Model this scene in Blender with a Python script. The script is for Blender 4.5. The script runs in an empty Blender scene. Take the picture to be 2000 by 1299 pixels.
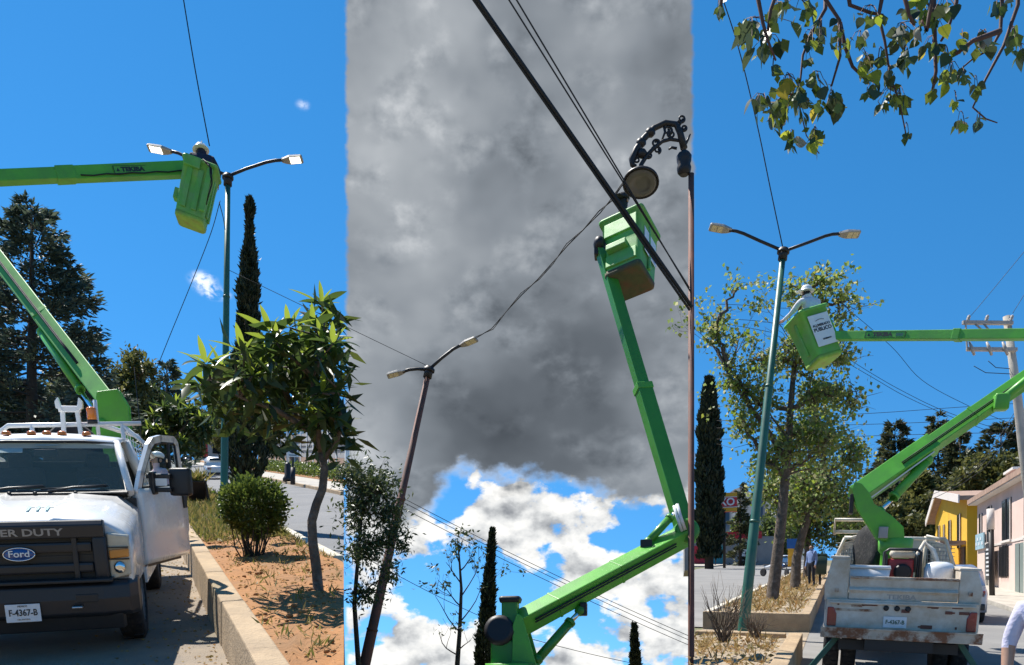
import bpy, bmesh, math, random
import numpy as np
from mathutils import Matrix, Vector, Quaternion
SC = bpy.context.scene
COL = SC.collection
R = math.radians
# ---------------------------------------------------------------- camera
F, CX, HY, CZ = 1700.0, 1000.0, 1305.0, 1.6          # focal length / principal column / horizon row of the photograph, eye height
cam_d = bpy.data.cameras.new('camera'); cam = bpy.data.objects.new('camera', cam_d); COL.objects.link(cam)
cam.location = (0, 0, CZ); cam.rotation_euler = (R(90), 0, 0)
cam_d.sensor_width = 36.0; cam_d.lens = 36.0 * F / 2000.0
cam_d.shift_y = (HY - 649.5) / 2000.0                 # a rising front: the lens looks up, verticals stay vertical
cam_d.clip_start = 0.05; cam_d.clip_end = 6000
SC.camera = cam
# ---------------------------------------------------------------- sun, exposure
SUN_AZ, SUN_EL = -52.0, 60.0                          # degrees clockwise from +Y, above the horizon
sun_d = bpy.data.lights.new('sun', 'SUN'); sun = bpy.data.objects.new('sun', sun_d); COL.objects.link(sun)
sun_d.energy = 4.6; sun_d.angle = R(0.5); sun_d.color = (1.0, 0.955, 0.88)
sdir = Vector((math.sin(R(SUN_AZ)) * math.cos(R(SUN_EL)), math.cos(R(SUN_AZ)) * math.cos(R(SUN_EL)), math.sin(R(SUN_EL))))
sun.rotation_euler = sdir.to_track_quat('Z', 'Y').to_euler(); sun.location = (0, 0, 60)
SC.view_settings.view_transform = 'Standard'; SC.view_settings.look = 'None'
SC.view_settings.exposure = 0.85; SC.view_settings.gamma = 1.0; SC.view_settings.use_curve_mapping = False
SC.cycles.use_denoising = True
SC.cycles.max_bounces = 8; SC.cycles.transparent_max_bounces = 16
# ---------------------------------------------------------------- sky: clear blue with one bank of storm cloud straight ahead
world = bpy.data.worlds.new('World'); SC.world = world; world.use_nodes = True
NT = world.node_tree; NT.nodes.clear()
def nd(t, **kw):
    n = NT.nodes.new(t)
    for k, v in kw.items(): setattr(n, k, v)
    return n
def lk(a, b): NT.links.new(a, b)
def mth(op, a, b=None, c=None, clamp=False):
    n = nd('ShaderNodeMath', operation=op); n.use_clamp = clamp
    for i, x in enumerate((a, b, c)):
        if x is None: continue
        if isinstance(x, (int, float)): n.inputs[i].default_value = x
        else: lk(x, n.inputs[i])
    return n.outputs[0]
def sstep(e0, e1, x):
    n = nd('ShaderNodeMapRange', interpolation_type='SMOOTHSTEP')
    n.inputs['From Min'].default_value = e0; n.inputs['From Max'].default_value = e1
    lk(x, n.inputs['Value']); return n.outputs['Result']
def cmb(x, y, z=0.0):
    n = nd('ShaderNodeCombineXYZ')
    for i, q in enumerate((x, y, z)):
        if isinstance(q, (int, float)): n.inputs[i].default_value = q
        else: lk(q, n.inputs[i])
    return n.outputs[0]
def noi(vec, scale, detail=6, rough=0.55, dist=0.0):
    n = nd('ShaderNodeTexNoise'); n.inputs['Scale'].default_value = scale; n.inputs['Detail'].default_value = detail
    n.inputs['Roughness'].default_value = rough; n.inputs['Distortion'].default_value = dist
    lk(vec, n.inputs['Vector']); return n.outputs['Fac']
def mixc(f, a, b):
    n = nd('ShaderNodeMix', data_type='RGBA')
    for s, x in ((0, f), (6, a), (7, b)):
        if isinstance(x, (int, float)): n.inputs[s].default_value = x
        elif isinstance(x, tuple): n.inputs[s].default_value = (*x, 1)
        else: lk(x, n.inputs[s])
    return n.outputs[2]
def ramp(x, stops):
    n = nd('ShaderNodeValToRGB'); e = n.color_ramp.elements
    while len(e) < len(stops): e.new(0.5)
    for i, (p, c) in enumerate(stops):
        e[i].position = p; e[i].color = (*c, 1) if isinstance(c, tuple) else (c, c, c, 1)
    lk(x, n.inputs[0]); return n.outputs[0]
sky = nd('ShaderNodeTexSky', sky_type='NISHITA'); sky.sun_disc = False
sky.sun_elevation = R(SUN_EL); sky.sun_rotation = R(SUN_AZ); sky.altitude = 2400
sky.air_density = 1.0; sky.dust_density = 0.1; sky.ozone_density = 3.0
hs = nd('ShaderNodeHueSaturation'); hs.inputs['Saturation'].default_value = 1.3; hs.inputs['Value'].default_value = 1.13; hs.inputs['Hue'].default_value = 0.492
lk(sky.outputs[0], hs.inputs['Color'])
world.cycles.sampling_method = 'MANUAL'; world.cycles.sample_map_resolution = 256
tc = nd('ShaderNodeTexCoord'); sp = nd('ShaderNodeSeparateXYZ'); lk(tc.outputs['Generated'], sp.inputs[0])
# clear highland air: the pale band at the horizon is thin, so the gradient is read a little higher up
nv = nd('ShaderNodeVectorMath', operation='NORMALIZE'); lk(cmb(sp.outputs[0], sp.outputs[1], mth('ADD', mth('MULTIPLY', mth('MAXIMUM', sp.outputs[2], 0.0), 0.86), 0.15)), nv.inputs[0]); lk(nv.outputs[0], sky.inputs['Vector'])
az = mth('ARCTAN2', sp.outputs[0], sp.outputs[1]); el = mth('ARCSINE', sp.outputs[2])
uv = cmb(mth('MULTIPLY', az, 4.0), mth('MULTIPLY', el, 4.0))
uvs = cmb(mth('MULTIPLY', az, 4.0), mth('MULTIPLY', el, 5.6))
ae = cmb(az, el)
def blob(pxx, pyy, rx, ry):                           # a soft patch of sky; centre and radii given in picture units, kept as angles
    a0 = math.atan((pxx - CX) / F); e0 = math.atan((HY - pyy) / F * math.cos(a0)); qx, qy = F / (rx * 1.9), F / (ry * 1.9)
    m = nd('ShaderNodeVectorMath', operation='MULTIPLY_ADD'); lk(ae, m.inputs[0]); m.inputs[1].default_value = (qx, qy, 1); m.inputs[2].default_value = (-a0 * qx, -e0 * qy, 0)
    g = nd('ShaderNodeTexGradient', gradient_type='QUADRATIC_SPHERE'); lk(m.outputs[0], g.inputs[0]); return g.outputs[1]
# storm deck
n1 = noi(uvs, 1.9, 3, 0.48, 0.05); n2 = noi(uvs, 9.0, 5, 0.52, 0.1); n3 = sstep(0.42, 0.62, noi(uvs, 3.1, 2, 0.5))
deckv = mth('ADD', mth('MULTIPLY', mth('SUBTRACT', n1, 0.5), 0.62), mth('MULTIPLY', mth('MULTIPLY', mth('SUBTRACT', n2, 0.47), n3), 0.6))
for (x, y, rx, ry, w) in [(985, 850, 210, 120, -0.34), (1120, 690, 220, 200, -0.16), (760, 140, 220, 300, 0.16), (890, 250, 100, 50, 0.16), (760, 440, 150, 200, 0.08),
                          (830, 520, 60, 55, 0.20), (730, 620, 80, 60, 0.08), (1180, 60, 120, 90, 0.10), (1270, 860, 110, 120, 0.02), (1060, 440, 120, 100, 0.05), (760, 820, 70, 120, 0.10), (700, 900, 70, 90, 0.22), (1120, 980, 80, 40, 0.06), (1010, 120, 110, 120, -0.12), (1260, 330, 120, 120, 0.03)]:
    deckv = mth('ADD', deckv, mth('MULTIPLY', blob(x, y, rx, ry), w))
deckc = ramp(mth('ADD', deckv, 0.5), [(0.0, (0.045, 0.054, 0.066)), (0.3, (0.11, 0.127, 0.148)), (0.5, (0.215, 0.241, 0.272)), (0.68, (0.34, 0.367, 0.397)), (0.95, (0.65, 0.67, 0.69))])
# cumulus below it
c1 = noi(uvs, 4.2, 7, 0.56, 0.1)
uvo = nd('ShaderNodeVectorMath', operation='ADD'); lk(uvs, uvo.inputs[0]); uvo.inputs[1].default_value = (0.035, 0.12, 0)
c2 = noi(uvo.outputs[0], 4.2, 5, 0.56, 0.1)
cfield = c1
for (x, y, rx, ry, w) in [(1010, 1020, 120, 60, 0.34), (930, 1010, 60, 45, 0.15), (1230, 1120, 130, 90, 0.22), (820, 1260, 120, 60, 0.24), (740, 1090, 60, 70, 0.12), (1110, 1290, 110, 40, 0.22), (1290, 1240, 70, 60, 0.2), (720, 960, 90, 100, 0.3),
                          (880, 980, 40, 60, -0.22), (905, 1120, 80, 50, -0.28), (1180, 1060, 60, 26, -0.26), (1190, 1190, 90, 26, -0.16), (830, 1180, 110, 30, -0.16), (1010, 1180, 60, 60, -0.1)]:
    cfield = mth('ADD', cfield, mth('MULTIPLY', blob(x, y, rx, ry), w))
cmask = sstep(0.49, 0.58, cfield)
clit = mth('ADD', mth('MULTIPLY', mth('SUBTRACT', c1, c2), 2.6), mth('ADD', mth('MULTIPLY', mth('SUBTRACT', cfield, 0.5), -0.55), 0.78))
cumc = ramp(clit, [(0.15, (0.26, 0.275, 0.30)), (0.45, (0.46, 0.475, 0.49)), (0.7, (0.70, 0.71, 0.71)), (1.0, (0.92, 0.91, 0.88))])
# where the deck hangs: above its ragged base, between two ragged edges
edge = mth('MULTIPLY', mth('SUBTRACT', noi(uvs, 9, 4, 0.6), 0.5), 0.014)
azn = mth('ADD', az, edge)
A0, A1 = math.atan((677 - CX) / F), math.atan((1353 - CX) / F)
win = mth('MULTIPLY', sstep(A0 - 0.003, A0 + 0.003, azn), mth('SUBTRACT', 1.0, sstep(A1 - 0.003, A1 + 0.003, azn)))
base = mth('ADD', el, mth('MULTIPLY', mth('SUBTRACT', noi(uvs, 3.4, 5, 0.55), 0.5), 0.13))
base = mth('ADD', base, mth('MULTIPLY', blob(760, 930, 90, 150), 0.09))
base = mth('ADD', base, mth('MULTIPLY', blob(1300, 960, 110, 110), 0.05))
base = mth('SUBTRACT', base, mth('MULTIPLY', blob(910, 960, 45, 45), 0.05))
E0 = math.atan((HY - 950) / F)
dmask = sstep(E0 - 0.012, E0 + 0.02, base)
K = 10.0                                              # cloud radiance in units of the Nishita sky (Background strength 0.1)
SKYS = 0.1
cs = nd('ShaderNodeVectorMath', operation='SCALE'); lk(mixc(dmask, cumc, deckc), cs.inputs[0]); cs.inputs['Scale'].default_value = K * 0.66
# fair-weather wisps in the blue beside the pole
wn = noi(cmb(mth('MULTIPLY', az, 60), mth('MULTIPLY', el, 85)), 1.0, 6, 0.6, 0.3)
wsp = mth('ADD', mth('ADD', blob(396, 547, 26, 15), blob(420, 574, 30, 11)), mth('MULTIPLY', blob(592, 205, 18, 10), 0.55))
wm = mth('MULTIPLY', mth('MULTIPLY', sstep(0.38, 0.62, wn), sstep(0.1, 0.7, wsp)), 0.95)
bg0 = mixc(wm, hs.outputs[0], (6.5, 6.8, 7.4))
allc = mixc(mth('MULTIPLY', win, mth('MAXIMUM', dmask, cmask)), bg0, cs.outputs[0])
bgn = nd('ShaderNodeBackground'); lk(allc, bgn.inputs['Color']); bgn.inputs['Strength'].default_value = SKYS
wo = nd('ShaderNodeOutputWorld'); lk(bgn.outputs[0], wo.inputs['Surface'])
# ================================================================ helpers
def ray(px, py): return Vector(((px - CX) / F, 1.0, (HY - py) / F))
def P(px, py, d): return Vector((0, 0, CZ)) + ray(px, py) * d          # the point the photograph shows at (px, py), d metres ahead
SL, SR, OL, OR = 0.247, 0.1335, -0.25, -0.2                             # the two streets climb away from the eye; the vale between them stays flat
def gl(x, y, h=0.0): return Vector((x, y, OL + SL * y + h))
def gr(x, y, h=0.0): return Vector((x, y, OR + SR * y + h))
def GL(px, py, h=0.0):                                                  # pixel -> left street (h above it)
    d = (CZ - OL - h) * F / (py - (HY - SL * F)); p = P(px, py, d); return p
def GR(px, py, h=0.0):
    d = (CZ - OR - h) * F / (py - (HY - SR * F)); return P(px, py, d)
AL, AR = R(-23.2), R(20.6)
def LW(u, v, h=0.0):                                                    # left street: u along it, v to the right
    x, y = math.sin(AL) * u + math.cos(AL) * v, math.cos(AL) * u - math.sin(AL) * v
    return gl(x, y, h)
def RW(u, v, h=0.0):
    x, y = math.sin(AR) * u + math.cos(AR) * v, math.cos(AR) * u - math.sin(AR) * v
    return gr(x, y, h)
def slope_frame(o, az_deg, s):
    a = R(az_deg); y = Vector((math.sin(a), math.cos(a), s * math.cos(a))).normalized()
    x = Vector((math.cos(a), -math.sin(a), -s * math.sin(a))); x = (x - y * x.dot(y)).normalized(); z = x.cross(y)
    M = Matrix((x, y, z)).transposed().to_4x4(); M.translation = o; return M
def upright(o, az_deg=0.0):
    M = Matrix.Rotation(-R(az_deg), 4, 'Z'); M.translation = o; return M
_bev = {}
def _cube(sx, sy, sz, b):
    k = (round(sx, 4), round(sy, 4), round(sz, 4), round(b, 4))
    if k not in _bev:
        bm = bmesh.new(); bmesh.ops.create_cube(bm, size=1.0)
        for v in bm.verts: v.co = Vector((v.co.x * sx, v.co.y * sy, v.co.z * sz))
        if b > 0: bmesh.ops.bevel(bm, geom=bm.edges[:], offset=min(b, 0.45 * min(sx, sy, sz)), segments=2, profile=0.6, affect='EDGES')
        bm.verts.index_update(); _bev[k] = ([v.co.copy() for v in bm.verts], [[v.index for v in f.verts] for f in bm.faces]); bm.free()
    return _bev[k]
class MB:
    def __init__(s): s.v = []; s.f = []; s.sm = []
    def add(s, vs, fs, M=None, smooth=False):
        n = len(s.v)
        s.v += [tuple(M @ Vector(v)) if M is not None else tuple(v) for v in vs]
        s.f += [tuple(i + n for i in f) for f in fs]; s.sm += [smooth] * len(fs); return s
    def box(s, c, size, b=0.0, M=None, rot=None):
        vs, fs = _cube(*size, b); T = Matrix.Translation(c)
        if rot is not None: T = T @ rot
        if M is not None: T = M @ T
        return s.add(vs, fs, T, b > 0.02)
    def bar(s, p0, p1, w, h, up=(0, 0, 1), b=0.0, w1=None, h1=None):   # a box girder from p0 to p1, width w, height h (tapering to w1, h1)
        p0, p1 = Vector(p0), Vector(p1); y = (p1 - p0); L = y.length; y /= L
        z = Vector(up); z = (z - y * z.dot(y)).normalized(); x = y.cross(z)
        w1 = w if w1 is None else w1; h1 = h if h1 is None else h1
        if b > 0:
            vs, fs = _cube(1, 1, 1, 0); o = []
            bm = bmesh.new(); bmesh.ops.create_cube(bm, size=1.0)
            for q in bm.verts:
                t = q.co.y + 0.5; q.co = Vector((q.co.x * (w + (w1 - w) * t), t * L, q.co.z * (h + (h1 - h) * t)))
            bmesh.ops.bevel(bm, geom=bm.edges[:], offset=b, segments=2, profile=0.6, affect='EDGES'); bm.verts.index_update()
            o = [p0 + x * q.co.x + y * q.co.y + z * q.co.z for q in bm.verts]; fs = [[q.index for q in f.verts] for f in bm.faces]; bm.free()
            return s.add(o, fs)
        o = []
        for t, ww, hh in ((0, w, h), (L, w1, h1)):
            for a, c in ((-1, -1), (1, -1), (1, 1), (-1, 1)): o.append(p0 + y * t + x * (a * ww / 2) + z * (c * hh / 2))
        return s.add(o, [(3, 2, 1, 0), (4, 5, 6, 7), (0, 1, 5, 4), (1, 2, 6, 5), (2, 3, 7, 6), (3, 0, 4, 7)])
    def tube(s, pts, r, n=8, cap=True, smooth=True):
        pts = [Vector(p) for p in pts]; m = len(pts); rr = r if isinstance(r, (list, tuple)) else [r] * m
        o = []; prev = None
        for i, p in enumerate(pts):
            d = (pts[min(i + 1, m - 1)] - pts[max(i - 1, 0)]).normalized()
            if prev is None: a = d.orthogonal().normalized()
            else: a = (prev - d * prev.dot(d)); a = a.normalized() if a.length > 1e-6 else d.orthogonal().normalized()
            prev = a; c = d.cross(a)
            for k in range(n): t = 2 * math.pi * k / n; o.append(p + (a * math.cos(t) + c * math.sin(t)) * rr[i])
        fs = [(i * n + k, i * n + (k + 1) % n, (i + 1) * n + (k + 1) % n, (i + 1) * n + k) for i in range(m - 1) for k in range(n)]
        s.add(o, fs, None, smooth)
        if cap: s.add(o[:n], [tuple(range(n))[::-1]]); s.add(o[-n:], [tuple(range(n))])
        return s
    def lathe(s, prof, n=20, M=None, smooth=True):
        o = [(r * math.cos(2 * math.pi * k / n), r * math.sin(2 * math.pi * k / n), z) for r, z in prof for k in range(n)]
        fs = [(i * n + k, i * n + (k + 1) % n, (i + 1) * n + (k + 1) % n, (i + 1) * n + k) for i in range(len(prof) - 1) for k in range(n)]
        s.add(o, fs, M, smooth); s.add(o[:n], [tuple(range(n))[::-1]], M); s.add(o[-n:], [tuple(range(n))], M); return s
    def prism(s, poly, a, b, axis='x', M=None, smooth=False):           # polygon in the other two axes, extruded from a to b along axis
        def pt(q, t): return {'x': (t, q[0], q[1]), 'y': (q[0], t, q[1]), 'z': (q[0], q[1], t)}[axis]
        n = len(poly); o = [pt(q, a) for q in poly] + [pt(q, b) for q in poly]
        return s.add(o, [tuple(range(n))[::-1], tuple(range(n, 2 * n))] + [(i, (i + 1) % n, n + (i + 1) % n, n + i) for i in range(n)], M, smooth)
    def loft(s, rings, closed=True, cap=True, M=None, smooth=True):
        n = len(rings[0]); o = [q for r in rings for q in r]; e = n if closed else n - 1
        fs = [(i * n + k, i * n + (k + 1) % n, (i + 1) * n + (k + 1) % n, (i + 1) * n + k) for i in range(len(rings) - 1) for k in range(e)]
        s.add(o, fs, M, smooth)
        if cap and closed: s.add(rings[0], [tuple(range(n))[::-1]], M); s.add(rings[-1], [tuple(range(n))], M)
        return s
    def ball(s, c, r, nu=12, nv=8, M=None):
        r = (r, r, r) if isinstance(r, (int, float)) else r
        o = [(c[0] + r[0] * math.sin(math.pi * j / nv) * math.cos(2 * math.pi * i / nu), c[1] + r[1] * math.sin(math.pi * j / nv) * math.sin(2 * math.pi * i / nu), c[2] + r[2] * math.cos(math.pi * j / nv)) for j in range(nv + 1) for i in range(nu)]
        fs = [(j * nu + i, (j + 1) * nu + i, (j + 1) * nu + (i + 1) % nu, j * nu + (i + 1) % nu) for j in range(nv) for i in range(nu)]
        return s.add(o, fs, M, True)
    def mesh(s, name, mt):
        me = bpy.data.meshes.new(name); me.from_pydata(s.v, [], s.f); me.polygons.foreach_set('use_smooth', s.sm)
        bm = bmesh.new(); bm.from_mesh(me); bmesh.ops.remove_doubles(bm, verts=bm.verts, dist=1e-5); bmesh.ops.recalc_face_normals(bm, faces=bm.faces); bm.to_mesh(me); bm.free()
        me.materials.append(mt); me.update(); return me
    def build(s, name, mt, parent=None, bevel=0.0, M=None):
        return obj(name, s.mesh(name, mt), parent, bevel, M)
def obj(name, me, parent=None, bevel=0.0, M=None):
    o = bpy.data.objects.new(name, me); COL.objects.link(o)
    if parent is not None: o.parent = parent
    if M is not None: o.matrix_local = M
    if bevel > 0:
        m = o.modifiers.new('edge', 'BEVEL'); m.width = bevel; m.segments = 2; m.limit_method = 'ANGLE'; m.angle_limit = R(35)
    return o
def tag(o, label=None, cat=None, group=None, kind=None):
    if label: o['label'] = label
    if cat: o['category'] = cat
    if group: o['group'] = group
    if kind: o['kind'] = kind
    return o
def thing(name, label, cat, M, group=None):
    o = bpy.data.objects.new(name, None); COL.objects.link(o); o.empty_display_size = 0.2
    o.matrix_world = M if isinstance(M, Matrix) else Matrix.Translation(M)
    return tag(o, label, cat, group)
def rawmesh(name, co, faces_n, idx, mt, smooth=False):                  # fast mesh from numpy arrays, all faces of faces_n corners
    me = bpy.data.meshes.new(name); me.vertices.add(len(co)); me.vertices.foreach_set('co', np.asarray(co, np.float32).ravel())
    nf = len(idx) // faces_n; me.loops.add(len(idx)); me.loops.foreach_set('vertex_index', np.asarray(idx, np.int32))
    me.polygons.add(nf); me.polygons.foreach_set('loop_start', np.arange(nf, dtype=np.int32) * faces_n)
    if smooth: me.polygons.foreach_set('use_smooth', [True] * nf)
    me.update(calc_edges=True); me.materials.append(mt); return me
def text(body, size, mt, parent, M, name='lettering', depth=0.002, sx=1.0, bold=0.0):
    c = bpy.data.curves.new('t', 'FONT'); c.body = body; c.size = size; c.align_x = 'CENTER'; c.align_y = 'CENTER'; c.extrude = depth; c.offset = bold; c.resolution_u = 3
    t = bpy.data.objects.new('t', c); COL.objects.link(t)
    me = bpy.data.meshes.new_from_object(t); bpy.data.objects.remove(t); bpy.data.curves.remove(c)
    me.materials.append(mt); o = obj(name, me, parent, M=M @ Matrix.Diagonal((sx, 1, 1, 1))); return o
FACE = Matrix.Rotation(R(90), 4, 'X')                                   # text upright, facing -Y of its parent
# ---------------------------------------------------------------- materials
MATS = {}
def shader(name):
    m = bpy.data.materials.new(name); m.use_nodes = True; nt = m.node_tree; b = nt.nodes['Principled BSDF']; MATS[name] = m; return m, nt, b
def pm(name, col, rough=0.5, metal=0.0, var=0.15, scale=6.0, col2=None, amt=0.5, bump=0.0, bscale=40.0, coat=0.0, spec=0.5, edge=0.1, island=0.0):
    m, nt, b = shader(name); N = nt.nodes.new; Lk = nt.links.new
    tcn = N('ShaderNodeTexCoord'); vec = tcn.outputs['Object']
    n1 = N('ShaderNodeTexNoise'); n1.inputs['Scale'].default_value = scale; n1.inputs['Detail'].default_value = 7; n1.inputs['Roughness'].default_value = 0.62; Lk(vec, n1.inputs['Vector'])
    r = N('ShaderNodeValToRGB'); e = r.color_ramp.elements; lo = tuple(c * (1 - var) for c in col); hi = tuple(min(1, c * (1 + var)) for c in col)
    e[0].position = 0.3; e[0].color = (*lo, 1); e[1].position = 0.7; e[1].color = (*hi, 1); Lk(n1.outputs['Fac'], r.inputs[0]); out = r.outputs[0]
    if col2 is not None:                                                # a second tone in patches: rust, dirt, dry spots
        n2 = N('ShaderNodeTexNoise'); n2.inputs['Scale'].default_value = scale * 0.55; n2.inputs['Detail'].default_value = 9; n2.inputs['Roughness'].default_value = 0.68
        mp = N('ShaderNodeVectorMath'); mp.operation = 'ADD'; mp.inputs[1].default_value = (7.3, 2.1, 4.4); Lk(vec, mp.inputs[0]); Lk(mp.outputs[0], n2.inputs['Vector'])
        s = N('ShaderNodeMapRange'); s.inputs['From Min'].default_value = 1 - amt - edge; s.inputs['From Max'].default_value = 1 - amt + edge; Lk(n2.outputs['Fac'], s.inputs['Value'])
        mx = N('ShaderNodeMix'); mx.data_type = 'RGBA'; Lk(s.outputs[0], mx.inputs[0]); Lk(out, mx.inputs[6]); mx.inputs[7].default_value = (*col2, 1); out = mx.outputs[2]
    if island > 0:
        g = N('ShaderNodeNewGeometry'); hs = N('ShaderNodeHueSaturation'); mr = N('ShaderNodeMapRange'); mr.inputs['To Min'].default_value = 1 - island; mr.inputs['To Max'].default_value = 1 + island
        Lk(g.outputs['Random Per Island'], mr.inputs['Value']); Lk(mr.outputs[0], hs.inputs['Value']); Lk(out, hs.inputs['Color']); out = hs.outputs[0]
    Lk(out, b.inputs['Base Color'])
    rr = N('ShaderNodeMapRange'); rr.inputs['To Min'].default_value = max(0.02, rough - 0.12); rr.inputs['To Max'].default_value = min(1, rough + 0.12); Lk(n1.outputs['Fac'], rr.inputs['Value']); Lk(rr.outputs[0], b.inputs['Roughness'])
    b.inputs['Metallic'].default_value = metal; b.inputs['Coat Weight'].default_value = coat; b.inputs['Coat Roughness'].default_value = 0.08; b.inputs['Specular IOR Level'].default_value = spec
    if bump > 0:
        n3 = N('ShaderNodeTexNoise'); n3.inputs['Scale'].default_value = bscale; n3.inputs['Detail'].default_value = 6; Lk(vec, n3.inputs['Vector'])
        bp = N('ShaderNodeBump'); bp.inputs['Strength'].default_value = bump; bp.inputs['Distance'].default_value = 0.03; Lk(n3.outputs['Fac'], bp.inputs['Height']); Lk(bp.outputs[0], b.inputs['Normal'])
    return m
def leafmat(name, cols, trans=0.35, rough=0.42, under=None, objrand=False):
    m, nt, b = shader(name); N = nt.nodes.new; Lk = nt.links.new
    g = N('ShaderNodeNewGeometry'); rnd = g.outputs['Random Per Island']
    if objrand: rnd = N('ShaderNodeObjectInfo').outputs['Random']
    r = N('ShaderNodeValToRGB'); e = r.color_ramp.elements
    while len(e) < len(cols): e.new(0.5)
    for i, c in enumerate(cols): e[i].position = i / max(1, len(cols) - 1); e[i].color = (*c, 1)
    Lk(rnd, r.inputs[0]); out = r.outputs[0]
    if under is not None:
        mx = N('ShaderNodeMix'); mx.data_type = 'RGBA'; Lk(g.outputs['Backfacing'], mx.inputs[0]); Lk(out, mx.inputs[6]); mx.inputs[7].default_value = (*under, 1); out = mx.outputs[2]
    Lk(out, b.inputs['Base Color']); b.inputs['Roughness'].default_value = rough; b.inputs['Specular IOR Level'].default_value = 0.4
    t = N('ShaderNodeBsdfTranslucent'); sat = N('ShaderNodeHueSaturation'); sat.inputs['Value'].default_value = 1.5; sat.inputs['Hue'].default_value = 0.485; Lk(out, sat.inputs['Color']); Lk(sat.outputs[0], t.inputs['Color'])
    ms = N('ShaderNodeMixShader'); ms.inputs[0].default_value = trans; Lk(b.outputs[0], ms.inputs[1]); Lk(t.outputs[0], ms.inputs[2]); Lk(ms.outputs[0], nt.nodes['Material Output'].inputs['Surface']); return m
def emat(name, col, strength, base=(0.8, 0.8, 0.8)):
    m, nt, b = shader(name); b.inputs['Base Color'].default_value = (*base, 1); b.inputs['Emission Color'].default_value = (*col, 1); b.inputs['Emission Strength'].default_value = strength; return m
def gmat(name, col=(0.02, 0.03, 0.03), alpha=0.35, rough=0.03):        # window glass: clear and glossy
    m, nt, b = shader(name); N = nt.nodes.new; Lk = nt.links.new
    b.inputs['Base Color'].default_value = (*col, 1); b.inputs['Roughness'].default_value = rough; b.inputs['Specular IOR Level'].default_value = 0.7
    t = N('ShaderNodeBsdfTransparent'); t.inputs[0].default_value = (0.86, 0.92, 0.9, 1); ms = N('ShaderNodeMixShader'); ms.inputs[0].default_value = alpha
    Lk(t.outputs[0], ms.inputs[1]); Lk(b.outputs[0], ms.inputs[2]); Lk(ms.outputs[0], nt.nodes['Material Output'].inputs['Surface']); return m
pm('soil', (0.34, 0.15, 0.045), 0.95, var=0.25, scale=1.6, col2=(0.24, 0.12, 0.045), amt=0.45, bump=0.8, bscale=14)
pm('dry_soil', (0.36, 0.28, 0.19), 0.95, var=0.25, scale=2.0, col2=(0.25, 0.2, 0.14), amt=0.5, bump=0.8, bscale=14)
pm('earth', (0.2, 0.15, 0.09), 0.95, var=0.25, scale=0.3, col2=(0.12, 0.13, 0.06), amt=0.5, bump=0.6, bscale=3)
pm('asphalt', (0.17, 0.17, 0.172), 0.9, var=0.15, scale=0.9, col2=(0.21, 0.205, 0.2), amt=0.42, bump=0.5, bscale=70)
pm('dusty_road', (0.30, 0.235, 0.165), 0.95, var=0.2, scale=1.1, col2=(0.19, 0.165, 0.14), amt=0.45, bump=0.6, bscale=60)
pm('concrete', (0.42, 0.385, 0.33), 0.9, var=0.15, scale=2.5, col2=(0.27, 0.24, 0.2), amt=0.4, bump=0.4, bscale=40)
pm('tan_concrete', (0.4, 0.29, 0.175), 0.9, var=0.2, scale=3.0, col2=(0.24, 0.17, 0.105), amt=0.43, bump=0.5, bscale=30, edge=0.16)
pm('pale_paint', (0.6, 0.56, 0.47), 0.85, var=0.12, scale=6, col2=(0.38, 0.3, 0.2), amt=0.42, bump=0.2, edge=0.15)
pm('white_paint', (0.76, 0.76, 0.75), 0.28, var=0.03, scale=3, coat=0.6)
pm('old_white', (0.66, 0.61, 0.53), 0.5, var=0.1, scale=3, col2=(0.42, 0.31, 0.2), amt=0.43, edge=0.13, coat=0.05)
pm('rusty_white', (0.5, 0.42, 0.33), 0.6, var=0.15, scale=7, col2=(0.2, 0.075, 0.03), amt=0.5, edge=0.06)
pm('boom_green', (0.10, 0.40, 0.03), 0.45, var=0.12, scale=3.0, col2=(0.09, 0.29, 0.045), amt=0.44, edge=0.12, coat=0.1, bump=.04, bscale=60)
pm('bucket_green', (0.115, 0.4, 0.06), 0.55, var=0.15, scale=6, col2=(0.17, 0.36, 0.12), amt=0.46, edge=0.12, bump=0.08, bscale=90)
pm('bucket_base_lit', (0.24, 0.46, 0.06), 0.6, var=0.2, scale=8, col2=(0.25, 0.25, 0.06), amt=0.42, edge=0.12)  # light through the shell and off the ground is put into this yellow-green
pm('pole_green', (0.024, 0.12, 0.08), 0.45, var=0.2, scale=4, col2=(0.05, 0.11, 0.085), amt=0.42, edge=0.15)
pm('rust_pole', (0.16, 0.06, 0.04), 0.75, var=0.25, scale=5, col2=(0.1, 0.05, 0.04), amt=0.45)
pm('dark_iron', (0.022, 0.018, 0.018), 0.5, var=0.2, scale=9, spec=0.4)
pm('black_plastic', (0.014, 0.015, 0.017), 0.5, var=0.2, scale=12)
pm('satin_black', (0.017, 0.018, 0.022), 0.4, var=0.15, scale=6)
pm('rubber', (0.016, 0.016, 0.017), 0.85, var=0.25, scale=20, col2=(0.06, 0.055, 0.05), amt=0.4, bump=0.3, bscale=30)
pm('steel', (0.55, 0.55, 0.55), 0.35, metal=1.0, var=0.1)
pm('grey_metal', (0.3, 0.3, 0.3), 0.45, metal=0.4, var=0.12)
pm('lamp_grey', (0.34, 0.31, 0.28), 0.55, var=0.15, scale=8)
pm('cable', (0.012, 0.012, 0.013), 0.7, var=0.1)
pm('bark', (0.1, 0.072, 0.05), 0.92, var=0.35, scale=12, col2=(0.19, 0.15, 0.12), amt=0.42, bump=0.9, bscale=28)
pm('dark_bark', (0.05, 0.038, 0.028), 0.95, var=0.35, scale=12, bump=0.8, bscale=25)
pm('orange_lens', (0.75, 0.2, 0.02), 0.2, var=0.1, coat=0.5)
pm('amber_lens', (0.62, 0.24, 0.04), 0.2, var=0.1, coat=0.5)
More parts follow.
